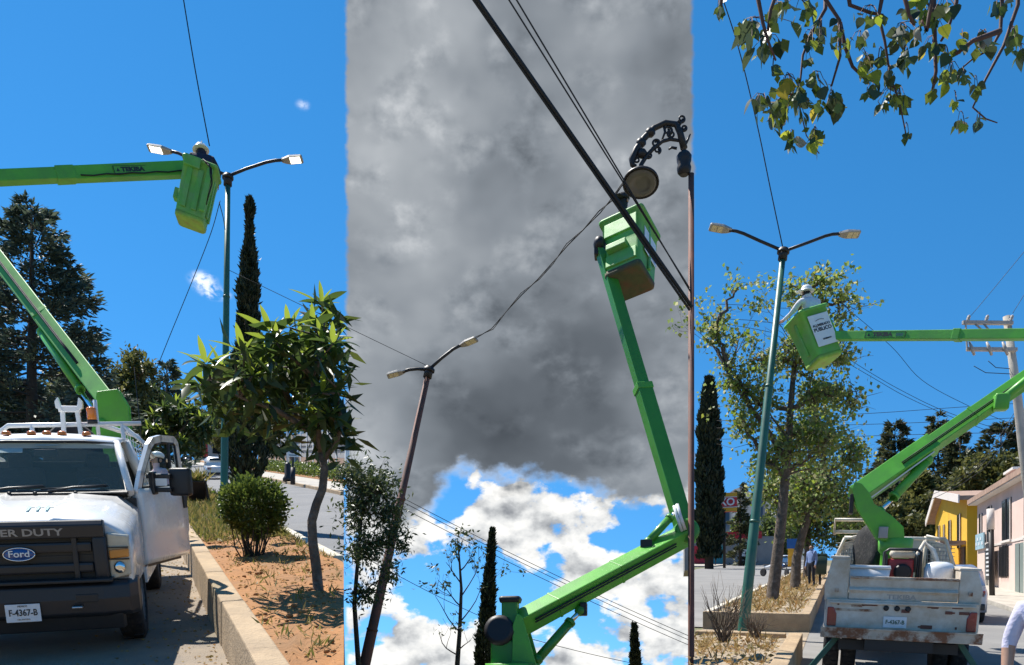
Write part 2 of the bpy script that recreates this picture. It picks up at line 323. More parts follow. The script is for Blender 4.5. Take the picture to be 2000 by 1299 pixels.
pm('red_lens', (0.28, 0.035, 0.03), 0.25, var=0.2, coat=0.5)
pm('head_lens', (0.48, 0.45, 0.36), 0.12, var=0.15, scale=9, coat=0.8, spec=0.8)
pm('blue_oval', (0.012, 0.06, 0.24), 0.2, var=0.05, coat=0.8)
pm('chrome', (0.8, 0.8, 0.8), 0.12, metal=1.0, var=0.05)
pm('plate_white', (0.7, 0.72, 0.74), 0.4, var=0.05, scale=20)
pm('ink', (0.02, 0.025, 0.03), 0.6, var=0.1)
pm('teal_ink', (0.03, 0.25, 0.29), 0.5, var=0.1)
pm('sign_white', (0.78, 0.78, 0.76), 0.4, var=0.04, scale=12)
pm('skin', (0.42, 0.24, 0.16), 0.55, var=0.08, scale=20)
pm('hair', (0.015, 0.012, 0.01), 0.6, var=0.3, scale=40)
pm('navy_cloth', (0.012, 0.016, 0.045), 0.85, var=0.25, scale=25, bump=0.4, bscale=45)
pm('white_cloth', (0.66, 0.66, 0.7), 0.85, var=0.1, scale=20, bump=0.4, bscale=40)
pm('blue_cloth', (0.2, 0.28, 0.5), 0.85, var=0.15, scale=20, bump=0.4, bscale=40)
pm('dark_cloth', (0.02, 0.022, 0.03), 0.9, var=0.3, scale=20, bump=0.4, bscale=40)
pm('helmet_white', (0.8, 0.8, 0.78), 0.3, var=0.04, coat=0.4)
emat('lamp_lit', (1.0, 0.95, 0.78), 1.6); pm('lamp_off', (0.62, 0.52, 0.33), 0.3, var=0.15, scale=30)
gmat('clear_glass', (0.02, 0.028, 0.03), 0.42); gmat('screen_glass', (0.06, 0.11, 0.12), 0.3); gmat('door_glass', (0.02, 0.03, 0.03), 0.16)
M_ = MATS
# ---------------------------------------------------------------- foliage
def leaf_mesh(name, pts, dirs, size, mt, rng, wid=0.5, fold=0.25, var=0.35):
    """many small folded leaves in one mesh: each two triangles on a midrib; pts/dirs (n,3)"""
    n = len(pts); d = dirs / (np.linalg.norm(dirs, axis=1, keepdims=True) + 1e-9)
    r = rng.normal(size=(n, 3)); s = np.cross(d, r); s /= (np.linalg.norm(s, axis=1, keepdims=True) + 1e-9); u = np.cross(s, d)
    L = (size * (1 + var * rng.uniform(-1, 1, n)))[:, None] if np.ndim(size) == 0 else (size * (1 + var * rng.uniform(-1, 1, n)))[:, None]
    W = L * wid * 0.5
    co = np.empty((n, 4, 3)); co[:, 0] = pts; co[:, 2] = pts + d * L
    co[:, 1] = pts + d * L * 0.42 + s * W + u * W * fold; co[:, 3] = pts + d * L * 0.42 - s * W + u * W * fold
    b = (np.arange(n) * 4)[:, None]; idx = np.concatenate([b + np.array([[0, 1, 2]]), b + np.array([[0, 2, 3]])], axis=1).ravel()
    return rawmesh(name, co.reshape(-1, 3), 3, idx, mt)
def rdir(rng, n, up=0.0, down=0.0):
    d = rng.normal(size=(n, 3)); d /= np.linalg.norm(d, axis=1, keepdims=True); d[:, 2] += up - down; return d
def wander(rng, a, b, n=6, wob=0.08):
    a, b = np.array(a, float), np.array(b, float); L = np.linalg.norm(b - a); pts = []
    for i in range(n + 1):
        t = i / n; w = math.sin(math.pi * t) * wob * L; pts.append(Vector(a + (b - a) * t + rng.normal(size=3) * w * 0.55))
    return pts
def clump_tree(name, label, base, trunk, r0, blobs, nsub, nleaf, size, lm, bm='bark', seed=1, wid=0.5, spread=0.42, group=None, down=0.0, up=0.0, limbs=True, fork=None, twig=0.012, lobes=None, cat='tree', rim=0.55, ext=None):
    """trunk: list of points; blobs: (centre, (rx, ry, rz)) volumes the crown fills with clumps"""
    rng = np.random.default_rng(seed); base = Vector(base); t = thing(name, label, cat, base, group)
    loc = lambda p: Vector(p) - base
    tr = [loc(p) for p in trunk]; m = MB(); n = len(tr)
    m.tube([tr[0] - Vector((0, 0, 0.25))] + tr, [r0 * 1.25] + [r0 * (1 - 0.6 * i / (n - 1)) for i in range(n)], 9)
    m.build('trunk', M_[bm], t)
    cl = []; lm_ = MB()
    for (c, rad) in blobs:
        c = np.array(loc(c)); rad = np.array(rad)
        k = max(2, int(nsub * (rad[0] * rad[2]) / max(1e-6, sum(b[1][0] * b[1][2] for b in blobs)) + 0.5))
        for i in range(k):
            q = rng.normal(size=3); q /= np.linalg.norm(q); q *= rng.uniform(rim, 1.0) ** 0.6
            cl.append((c + q * rad * (1 - spread * 0.4), rad.mean() * spread * rng.uniform(0.6, 1.25)))
    if limbs:
        hubs = [np.array(p) for p in tr[n // 2:]]
        for (c, rad) in blobs:
            cc = np.array(loc(c)); h = min(hubs, key=lambda q: np.linalg.norm(q - cc) + (2.0 if q[2] > cc[2] + 0.1 else 0))
            pts = wander(rng, h, cc, 6, 0.1); L = np.linalg.norm(cc - h); lm_.tube(pts, [r0 * 0.42 * (1 - 0.7 * i / 6) for i in range(7)], 6)
            hubs += [np.array(p) for p in pts[2:]]
        for (c, rr) in cl:
            h = min(hubs[::2], key=lambda q: np.linalg.norm(q - c)); pts = wander(rng, h, c, 4, 0.12)
            lm_.tube(pts, [max(twig, r0 * 0.14) * (1 - 0.65 * i / 4) for i in range(5)], 4, cap=False)
            for _ in range(3):
                e = c + rng.normal(size=3) * rr * 0.9; lm_.tube(wander(rng, pts[3], e, 3, 0.1), [twig * 0.6, twig * 0.5, twig * 0.4, twig * 0.2], 3, cap=False)
        lm_.build('limbs', M_[bm], t)
    per = max(3, nleaf // max(1, len(cl))); pts = np.concatenate([c + rng.normal(size=(per, 3)) * rr * np.array([0.62, 0.62, 0.5]) for c, rr in cl])
    me = leaf_mesh('crown', pts, rdir(rng, len(pts), up, down), size, M_[lm], rng, wid)
    obj('crown', me, t); return t
def grow(mb, tips, rng, p, d, L, r, depth, up=0.25, split=(2, 4), wob=0.12):
    """one branch and everything that leaves it; tips collects the twig ends"""
    d = Vector(d).normalized(); pts = [Vector(p)]; n = 5; rr = [r]
    for i in range(n): d = (d + Vector(rng.normal(size=3) * wob) + Vector((0, 0, up * .2))).normalized(); pts.append(pts[-1] + d * L / n); rr.append(max(.0025, r * (1 - .7 * (i + 1) / n)))
    mb.tube(pts, rr, 5 if depth > 1 else 4, cap=False)
    if depth <= 0: tips.append(pts[-1]); return
    for k in range(int(rng.integers(*split)) + 1):
        i = int(rng.integers(2, n + 1)); a = rng.uniform(0, 2 * math.pi); s = d.orthogonal().normalized(); c = d.cross(s); e = (d * .75 + (s * math.cos(a) + c * math.sin(a)) * rng.uniform(.5, .9)).normalized()
        grow(mb, tips, rng, pts[i], e, L * rng.uniform(.5, .72), rr[i] * .75, depth - 1, up, split, wob)
    tips.append(pts[-1])
def cypress(name, label, base, h, rmax, seed, lm='cypress_leaf', n=9000, group=None, tipgap=None, lean=(0, 0), size=0.2, prof=None):
    rng = np.random.default_rng(seed); base = Vector(base); t = thing(name, label, 'tree', base, group)
    MB().tube([(0, 0, -0.3), (0, 0, h * 0.45), (lean[0] * 0.9, lean[1], h * 0.97)], [rmax * 0.3, rmax * 0.2, 0.02], 8).build('trunk', M_['dark_bark'], t)
    z = rng.uniform(0.03, 1, n) ** 0.85
    pr = prof or (lambda q: np.minimum(1, (1.03 - q) ** 0.62 * 1.1) * np.minimum(1, 0.45 + q * 4))
    lump = 0.84 + 0.16 * np.sin(z * 41 + seed) * np.cos(z * 17 + 1.0)
    a = rng.uniform(0, 2 * np.pi, n); rr = rmax * pr(z) * lump * (1 + 0.13 * np.sin(a * 5 + z * 23)) * np.sqrt(rng.uniform(0.35, 1, n))
    if tipgap: rr = rr * np.where((z > tipgap[0]) & (z < tipgap[1]), 0.22, 1.0)
    pts = np.stack([np.cos(a) * rr + lean[0] * z, np.sin(a) * rr + lean[1] * z, z * h], 1)
    d = np.stack([np.cos(a) * 0.35, np.sin(a) * 0.35, np.full(n, 1.0)], 1) + rng.normal(size=(n, 3)) * 0.25
    obj('crown', leaf_mesh('crown', pts, d, size, M_[lm], rng, 0.38), t); return t
def conifer(name, label, base, h, rmax, seed, n_br=110, lm='conifer_leaf', z0=0.12, group=None, needles=70, size=0.35, droop=0.25, flat=0.7, trunk_r=0.3):
    rng = np.random.default_rng(seed); base = Vector(base); t = thing(name, label, 'tree', base, group)
    MB().tube([(0, 0, -0.5), (0, 0, h * 0.5), (0, 0, h * 0.99)], [trunk_r * 1.1, trunk_r * 0.7, 0.03], 8).build('trunk', M_['dark_bark'], t)
    mb = MB(); P_, D_ = [], []
    for i in range(n_br):
        f = z0 + (1 - z0) * ((i + rng.uniform(0, 1)) / n_br) ** 0.92; z = f * h
        L = rmax * (1.02 - f) ** flat * rng.uniform(0.65, 1.12) + 0.15; a = rng.uniform(0, 2 * math.pi); dx, dy = math.cos(a), math.sin(a)
        pts = [Vector((dx * L * s, dy * L * s, z - droop * L * math.sin(s * 2.3) * (1 - f * 0.7) + 0.18 * L * s * s)) for s in (0, 0.3, 0.6, 0.85, 1.0)]
        mb.tube(pts, [0.05 * (1.3 - f), 0.04 * (1.2 - f), 0.028, 0.018, 0.006], 4, cap=False)
        k = int(needles * (0.35 + 0.65 * L / rmax)); s = rng.uniform(0.18, 1.0, k) ** 0.75
        arr = np.array([[*p] for p in pts]); q = np.stack([np.interp(s, (0, 0.3, 0.6, 0.85, 1.0), arr[:, j]) for j in range(3)], 1)
        sd = np.array([-dy, dx, 0.0]); w = rng.normal(size=k) * (0.16 + 0.16 * L) * (1.1 - s * 0.85)
        q = q + sd * w[:, None] + np.array([dx, dy, 0]) * np.abs(w)[:, None] * 0.5; q[:, 2] += rng.normal(size=k) * 0.09 - np.abs(w) * 0.18
        P_.append(q); D_.append(np.array([dx, dy, 0.12]) + sd * np.sign(w)[:, None] * 0.8 + rng.normal(size=(k, 3)) * 0.45)
    mb.build('limbs', M_['dark_bark'], t)
    obj('crown', leaf_mesh('crown', np.concatenate(P_), np.concatenate(D_), size, M_[lm], rng, 0.34), t); return t
leafmat('conifer_leaf', [(0.028, 0.046, 0.032), (0.055, 0.082, 0.055), (0.10, 0.125, 0.085)], 0.25, 0.6)
leafmat('cypress_leaf', [(0.008, 0.014, 0.006), (0.018, 0.027, 0.010), (0.034, 0.045, 0.017)], 0.12, 0.6)
leafmat('broad_leaf', [(0.018, 0.036, 0.010), (0.045, 0.075, 0.017), (0.10, 0.125, 0.03)], 0.3, 0.45)
leafmat('olive_leaf', [(0.04, 0.052, 0.014), (0.09, 0.10, 0.026), (0.155, 0.155, 0.045)], 0.38, 0.5)
leafmat('poplar_leaf', [(0.065, 0.12, 0.016), (0.13, 0.21, 0.026), (0.2, 0.27, 0.035), (0.27, 0.26, 0.05), (0.36, 0.36, 0.2)], 0.5, 0.5, under=(0.15, 0.21, 0.07))
leafmat('hedge_leaf', [(0.03, 0.055, 0.012), (0.075, 0.12, 0.02), (0.14, 0.185, 0.035)], 0.35, 0.4)
leafmat('pepper_leaf', [(0.025, 0.045, 0.014), (0.05, 0.075, 0.024), (0.09, 0.11, 0.04)], 0.3, 0.45)
leafmat('dry_grass', [(0.28, 0.2, 0.08), (0.4, 0.3, 0.13), (0.3, 0.18, 0.06), (0.2, 0.19, 0.06)], 0.3, 0.7)
leafmat('grass_blade', [(0.09, 0.12, 0.025), (0.17, 0.17, 0.04), (0.28, 0.23, 0.08)], 0.3, 0.6)
leafmat('loquat_dark', [(0.026, 0.055, 0.012), (0.055, 0.1, 0.018), (0.10, 0.15, 0.024)], 0.42, 0.36, under=(0.05, 0.09, 0.02), objrand=True)
leafmat('loquat_new', [(0.14, 0.21, 0.02), (0.21, 0.28, 0.028), (0.26, 0.3, 0.045)], 0.5, 0.32, under=(0.17, 0.24, 0.03), objrand=True)
leafmat('loquat_shaded', [(0.014, 0.03, 0.010), (0.034, 0.06, 0.014), (0.07, 0.095, 0.02)], 0.35, 0.4, under=(0.04, 0.07, 0.018))  # inner leaves darkened: the shade inside the crown is put into the colour
leafmat('ivy_dark', [(0.016, 0.032, 0.012), (0.034, 0.06, 0.018), (0.07, 0.105, 0.025)], 0.25, 0.42, under=(0.06, 0.085, 0.04), objrand=True)
leafmat('ivy_new', [(0.16, 0.23, 0.02), (0.24, 0.3, 0.03), (0.3, 0.26, 0.03)], 0.5, 0.3, objrand=True)
leafmat('ivy_pale', [(0.24, 0.25, 0.2), (0.36, 0.36, 0.3), (0.22, 0.18, 0.12)], 0.25, 0.4, objrand=True)
# ================================================================ the ground: two hillside streets with a low vale between them
def ground():
    azs = sorted(set([round(a, 3) for a in np.linspace(-180, 180, 73)] + [-80, -60, -50, -40, -30, -24, -20, -16, -13, -11.6, -11.15, -10.85, -10.2, -8, -4, 0, 4, 8, 11, 11.55, 11.85, 12.4, 14, 17, 20, 24, 28, 32, 36, 40, 50, 60, 80]))
    rs = [0.6, 1.2, 2, 3, 4, 5, 6.5, 8, 10, 12.5, 15, 18, 22, 27, 33, 40, 50, 62, 76, 92, 110, 135, 170, 200, 226, 260, 320, 500, 900, 1600, 3000]
    def hgt(a, r):
        y = max(0.0, r * math.cos(R(a))); y0 = min(1, y / 3)
        wl = min(1, max(0, (-10.85 - a) / 0.3)) * min(1, max(0, (a + 80) / 20)); wr = min(1, max(0, (a - 11.55) / 0.3)) * min(1, max(0, (80 - a) / 20))
        fade = max(0, 1 - max(0, r - 400) / 900)
        return wl * (OL * y0 + SL * min(y, 230)) * fade + wr * (OR * y0 + SR * min(y, 210)) * fade - 0.02
    v = [(0, 0, -0.02)]; f = []; n = len(azs) - 1; azs = azs[:-1]
    for r in rs:
        for a in azs: v.append((r * math.sin(R(a)), r * math.cos(R(a)), hgt(a, r)))
    for k in range(n): f.append((0, 1 + (k + 1) % n, 1 + k))
    for i in range(len(rs) - 1):
        for k in range(n): f.append((1 + i * n + k, 1 + i * n + (k + 1) % n, 1 + (i + 1) * n + (k + 1) % n, 1 + (i + 1) * n + k))
    m = MB(); m.add(v, f); tag(m.build('ground', M_['earth']), kind='structure')
ground()
clipL = lambda u: u / 4.6                                                # the streets end where the banks drop into the vale
clipR = lambda u: -u * 0.155
def strip(name, W, v0, v1, u0, u1, h, mt, du=1.0, nv=2, rough=0.0, seed=0, skirt=0.0):
    rng = np.random.default_rng(seed); left = W is LW; rows = []; u = u0; us = []
    while u < u1: us.append(u); u += du * max(1, u / 25)
    us.append(u1); v = []; f = []
    for u in us:
        a, b = (v0, min(v1, clipL(u))) if left else (max(v0, clipR(u)), v1)
        if b <= a + 0.01: continue
        rows.append([W(u, a + (b - a) * k / nv, h + (rng.normal() * rough if rough and 0 < k < nv else 0)) for k in range(nv + 1)])
    n = nv + 1; o = [p for r in rows for p in r]
    f = [(i * n + k, i * n + k + 1, (i + 1) * n + k + 1, (i + 1) * n + k) for i in range(len(rows) - 1) for k in range(nv)]
    m = MB(); m.add(o, f, None, rough > 0)
    if skirt > 0:                                                        # raised slabs get their outer faces
        for k in (0, nv):
            e = [r[k] for r in rows]; q = [p - Vector((0, 0, skirt)) for p in e]; L = len(e)
            m.add(e + q, [(i, i + 1, L + i + 1, L + i) for i in range(L - 1)])
        for r in (rows[0], rows[-1]):
            q = [p - Vector((0, 0, skirt)) for p in r]; m.add(r + q, [(i, i + 1, n + i + 1, n + i) for i in range(nv)])
    return tag(m.build(name, M_[mt]), kind='structure')
def block_run(name, label, W, v0, v1, h0, h1, u0, u1, blk, mt, cat, gap=0.012, group=None, seed=3):
    rng = random.Random(seed); t = thing(name, label, cat, W(u0, (v0 + v1) / 2, h0)); o = Vector(W(0, 0, 0)); me = None; org = W(u0, (v0 + v1) / 2, h0); k = 0; u = u0
    while u + blk <= u1 + 1e-6:
        if me is None:
            m = MB(); vs = [W(a, b, c) - o for a in (0, blk - gap) for b in (v0, v1) for c in (h0 - 0.3, h1)]
            m.add(vs, [(0, 1, 3, 2), (4, 6, 7, 5), (0, 4, 5, 1), (2, 3, 7, 6), (1, 5, 7, 3), (0, 2, 6, 4)]); me = m.mesh('block', M_[mt])
        p = W(u, 0, 0) - org + Vector((rng.uniform(-.006, .006), rng.uniform(-.006, .006), rng.uniform(-.01, .006)))
        b = obj('block', me, t, bevel=0.015); b.location = p; u += blk; k += 1
    return t
# left street
strip('road_left_lane', LW, -9, 0.73, 2, 228, 0.012, 'dusty_road', 2.0, 6)
strip('median_soil', LW, 0.9, 2.5, 4.4, 150, 0.40, 'soil', 0.3, 8, 0.022, 5)
strip('road_right_lane', LW, 2.55, 8.2, 11.5, 228, 0.012, 'asphalt', 2.0, 4)
strip('pavement', LW, 8.22, 10.6, 37, 228, 0.16, 'concrete', 2.0, 3, skirt=0.3)
strip('hedge_bed', LW, 10.62, 12.6, 48, 228, 0.20, 'soil', 2.0, 3, skirt=0.3)
strip('plaza', LW, 12.62, 30, 57, 228, 0.18, 'concrete', 2.0, 3, skirt=0.3)
block_run('planter_wall', 'long tan concrete planter wall beside the parked white truck', LW, 0.72, 0.93, 0, 0.45, 4.3, 80, 2.2, 'tan_concrete', 'wall')
block_run('median_kerb', 'pale painted kerb between the orange soil and the asphalt lane', LW, 2.46, 2.60, 0, 0.44, 12.0, 84, 1.6, 'pale_paint', 'kerb', seed=4)
block_run('pavement_kerb', 'low concrete kerb along the far pavement behind the bush', LW, 8.12, 8.26, 0, 0.17, 38.0, 96, 2.0, 'tan_concrete', 'kerb', seed=5)
# right street
pm('street_grey', (0.235, 0.225, 0.21), 0.92, var=0.15, scale=0.8, col2=(0.16, 0.155, 0.15), amt=0.4, bump=0.4, bscale=60, edge=0.2)
strip('street', RW, -0.62, 4.8, 3, 205, 0.012, 'street_grey', 2.0, 4)
strip('far_street', RW, -14, -2.95, 19, 205, 0.012, 'street_grey', 2.0, 4)
strip('street_pavement', RW, 4.82, 6.9, 10, 205, 0.15, 'concrete', 2.0, 3, skirt=0.3)
strip('far_street_pavement', RW, -22, -14.02, 90, 205, 0.15, 'concrete', 4.0, 3, skirt=0.3)
strip('planter_soil', RW, -2.75, -0.75, 8, 15.4, 0.36, 'dry_soil', 0.3, 8, 0.03, 7)
strip('tree_bed_soil', RW, -2.8, -0.75, 20.6, 96, 0.36, 'dry_soil', 0.4, 8, 0.03, 8)
strip('median_floor', RW, -2.95, -0.62, 15.4, 20.6, 0.02, 'dry_soil', 0.5, 4, 0.01, 9)
block_run('planter_kerb', 'pale concrete rim of the near planter by the truck', RW, -0.80, -0.58, 0, 0.43, 8.0, 15.5, 1.25, 'tan_concrete', 'kerb', seed=6)
block_run('tree_bed_wall', 'concrete side wall of the tree bed, in shadow behind the truck', RW, -0.80, -0.60, 0, 0.43, 20.6, 60, 1.97, 'tan_concrete', 'kerb', seed=7)
block_run('tree_bed_kerb', 'pale kerb of the tree bed along the far lane', RW, -2.96, -2.8, 0, 0.43, 20.6, 90, 1.96, 'pale_paint', 'kerb', seed=9)
def cross_wall(name, label, u, v0, v1, th, h):
    t = thing(name, label, 'kerb', RW(u, v0, 0)); org = RW(u, v0, 0); n = max(1, round((v1 - v0) / 1.1)); w = (v1 - v0) / n
    for k in range(n):
        a, b = v0 + k * w, v0 + (k + 1) * w - 0.012; m = MB(); vs = [RW(uu, vv, c) - org for uu in (u, u + th) for vv in (a, b) for c in (-0.3, h)]
        m.add(vs, [(0, 1, 3, 2), (4, 6, 7, 5), (0, 4, 5, 1), (2, 3, 7, 6), (1, 5, 7, 3), (0, 2, 6, 4)]); m.build('block', M_['tan_concrete'], t, bevel=0.015)
cross_wall('planter_back_rim', 'flat concrete back rim of the near planter at the green pole', 15.28, -2.35, -0.83, 0.24, 0.428)
cross_wall('tree_bed_front_wall', 'tan concrete front wall of the tree bed behind the green pole', 20.36, -2.95, -0.60, 0.22, 0.428)
# ================================================================ shared builders
def cyl_between(m, a, b, r, n=12): m.tube([a, b], r, n)
def lamp_head(parent, a, b, w, lit, base, name='lamp_head', upv=(0, 0.3, 1)):
    """a flat LED lantern from its neck a to its nose b"""
    a, b = Vector(a) - base, Vector(b) - base; y = b - a; L = y.length; y /= L; z = Vector(upv); z = (z - y * z.dot(y)).normalized(); x = y.cross(z)
    M = Matrix((x, y, z)).transposed().to_4x4(); M.translation = a
    m = MB(); h = w * 0.34
    m.loft([[(-w * .22, -0.02, -h * .3), (w * .22, -0.02, -h * .3), (w * .22, -0.02, h * .3), (-w * .22, -0.02, h * .3)],
            [(-w * .36, L * .14, -h * .5), (w * .36, L * .14, -h * .5), (w * .3, L * .14, h * .45), (-w * .3, L * .14, h * .45)],
            [(-w * .5, L * .36, -h * .5), (w * .5, L * .36, -h * .5), (w * .44, L * .36, h * .5), (-w * .44, L * .36, h * .5)],
            [(-w * .5, L * .94, -h * .5), (w * .5, L * .94, -h * .5), (w * .44, L * .94, h * .32), (-w * .44, L * .94, h * .32)],
            [(-w * .42, L, -h * .45), (w * .42, L, -h * .45), (w * .38, L, h * .15), (-w * .38, L, h * .15)]], smooth=False)
    for k in range(4): m.box((0, L * (.42 + k * .1), h * .56), (w * .8, L * .025, h * .3))
    o = m.build(name, M_['lamp_grey'], parent, bevel=0.006, M=M)
    for k in range(2): MB().box((0, L * (.5 + k * .27), -h * .53), (w * .8, L * .24, h * .12), 0.004).build('lens', M_['lamp_lit' if lit else 'lamp_off'], o)
    return o
def street_lamp(name, label, base, top, r0, r1, arms, heads, w, lit, mt, group=None, rarm=0.032, armt='dark_iron'):
    base, top = Vector(base), Vector(top); t = thing(name, label, 'street lamp', base, group); L = top - base
    m = MB(); m.tube([Vector((0, 0, -0.4)) , Vector((0, 0, 0)), L * 0.3, L * 0.302, L * 0.65, L * 0.652, L], [r0, r0, r0 + (r1 - r0) * .25, r0 + (r1 - r0) * .35, r0 + (r1 - r0) * .62, r0 + (r1 - r0) * .75, r1], 16); m.build('pole', M_[mt], t)
    d = L.normalized(); MB().tube([L * 0.3, L * 0.306], (r0 + (r1 - r0) * .3) * 1.12, 16).build('weld_band', M_[mt], t); MB().tube([L * 0.65, L * 0.655], (r0 + (r1 - r0) * .66) * 1.12, 16).build('weld_band', M_[mt], t)
    m = MB(); m.tube([L - d * 0.18, L + d * 0.06], r1 * 1.55, 14); m.tube([L - d * 0.04, L + d * 0.02], r1 * 2.1, 14); m.build('arm_collar', M_[armt], t)
    for a in arms: MB().tube([Vector(p) - base for p in a], rarm, 10).build('arm', M_[armt], t)
    for a, b in heads: lamp_head(t, a, b, w, lit, base)
    return t
def rrect(w, d, r, z, n=4):
    o = []
    for cx, cy, a0 in ((w / 2 - r, d / 2 - r, 0), (-w / 2 + r, d / 2 - r, 90), (-w / 2 + r, -d / 2 + r, 180), (w / 2 - r, -d / 2 + r, 270)):
        for k in range(n + 1): a = R(a0 + 90 * k / n); o.append((cx + r * math.cos(a), cy + r * math.sin(a), z))
    return o
def bucket(parent, M, h=1.0, w=0.6, d=0.6, step_face=None, ribs=(), base='bucket_base_lit'):
    """open work bucket; parent-local matrix M puts its floor centre; -Y face looks at the lens"""
    rb = 0.07; ww = lambda z: 0.86 + 0.14 * z / h
    outer = [rrect(w * ww(z), d * ww(z), rb, z) for z in (0.0, 0.12, h * .5, h)]
    lip = [rrect(w * 1.1, d * 1.1, rb, h), rrect(w * 1.12, d * 1.12, rb, h + .035), rrect(w * 1.08, d * 1.08, rb, h + .06), rrect(w * .94, d * .94, rb * .8, h + .055)]
    inner = [rrect(w * .92 * ww(z), d * .92 * ww(z), rb * .8, z) for z in (h * .95, h * .4, 0.05)]
    m = MB(); m.loft(outer + lip + inner); s = m.build('bucket', M_['bucket_green'], parent, M=M)
    m = MB(); m.loft([rrect(w * .80, d * .80, rb, -0.03), rrect(w * .875, d * .875, rb, 0.0), rrect(w * .89, d * .89, rb, 0.07)]); m.build('bucket_floor', M_[base], s)
    for (fx, x, z0, z1, rw) in ribs:                                     # raised pressings on a wall
        m = MB(); zc, zz = (z0 + z1) / 2, z1 - z0; o = ww(zc) / 2
        if fx == 'front': m.box((x, -d * o - 0.008, zc), (rw, 0.04, zz), 0.012)
        else: m.box(((w * o + 0.008) * (1 if fx == 'right' else -1), x, zc), (0.04, rw, zz), 0.012)
        m.build('rib', M_['bucket_green'], s)
    if step_face:
        for f, x, z, sw in step_face:
            m = MB(); o = ww(z) / 2
            if f == 'front': m.box((x, -d * o - 0.045, z), (sw, 0.12, 0.11), 0.015)
            else: m.box(((w * o + 0.05) * (1 if f == 'right' else -1), x, z), (0.12, sw, 0.2), 0.015)
            m.build('step', M_['bucket_green'], s)
    return s
def girder(parent, name, inv, p0, p1, w, h, up, mt='boom_green', w1=None, h1=None, b=0.012):
    return MB().bar(inv @ Vector(p0), inv @ Vector(p1), w, h, inv.to_3x3() @ Vector(up), b, w1, h1).build(name, M_[mt], parent)
def ram(parent, inv, p0, p1, rb, rr, split=0.6, name='hydraulic_cylinder', mt='boom_green'):
    p0, p1 = inv @ Vector(p0), inv @ Vector(p1); q = p0.lerp(p1, split)
    c = MB().tube([p0, q], rb, 12).tube([q - (q - p0).normalized() * .05, q], rb * 1.18, 12).build(name, M_[mt], parent)
    MB().tube([q, p1], rr, 10).build('piston_rod', M_['chrome'], c)
    [MB().ball(q_, rb * 1.2, 8, 6).build('pin_eye', M_[mt], c) for q_ in (p0, p1)]; return c
def wheel(parent, c, r, w, axis='x', rim='grey_metal'):
    M = Matrix.Translation(c) @ Matrix.Rotation(R(90), 4, 'Y'); m = MB()
    m.lathe([(r * .62, -w / 2), (r * .9, -w / 2), (r * .985, -w * .4), (r, -w * .25), (r, w * .25), (r * .985, w * .4), (r * .9, w / 2), (r * .62, w / 2), (r * .6, 0)], 32)
    for k in range(32):
        a = 2 * math.pi * k / 32; m.box((math.cos(a) * r, math.sin(a) * r, w * (.22 if k % 2 else -.22)), (.022, .04, w * .4), 0, None, Matrix.Rotation(a, 4, 'Z'))
    t = m.build('wheel', M_['rubber'], parent, M=M)
    m = MB(); m.lathe([(r * .2, -w * .42), (r * .55, -w * .3), (r * .63, -w * .46), (r * .63, w * .46), (r * .55, w * .3), (r * .2, w * .42)], 24); m.build('rim', M_[rim], t); return t
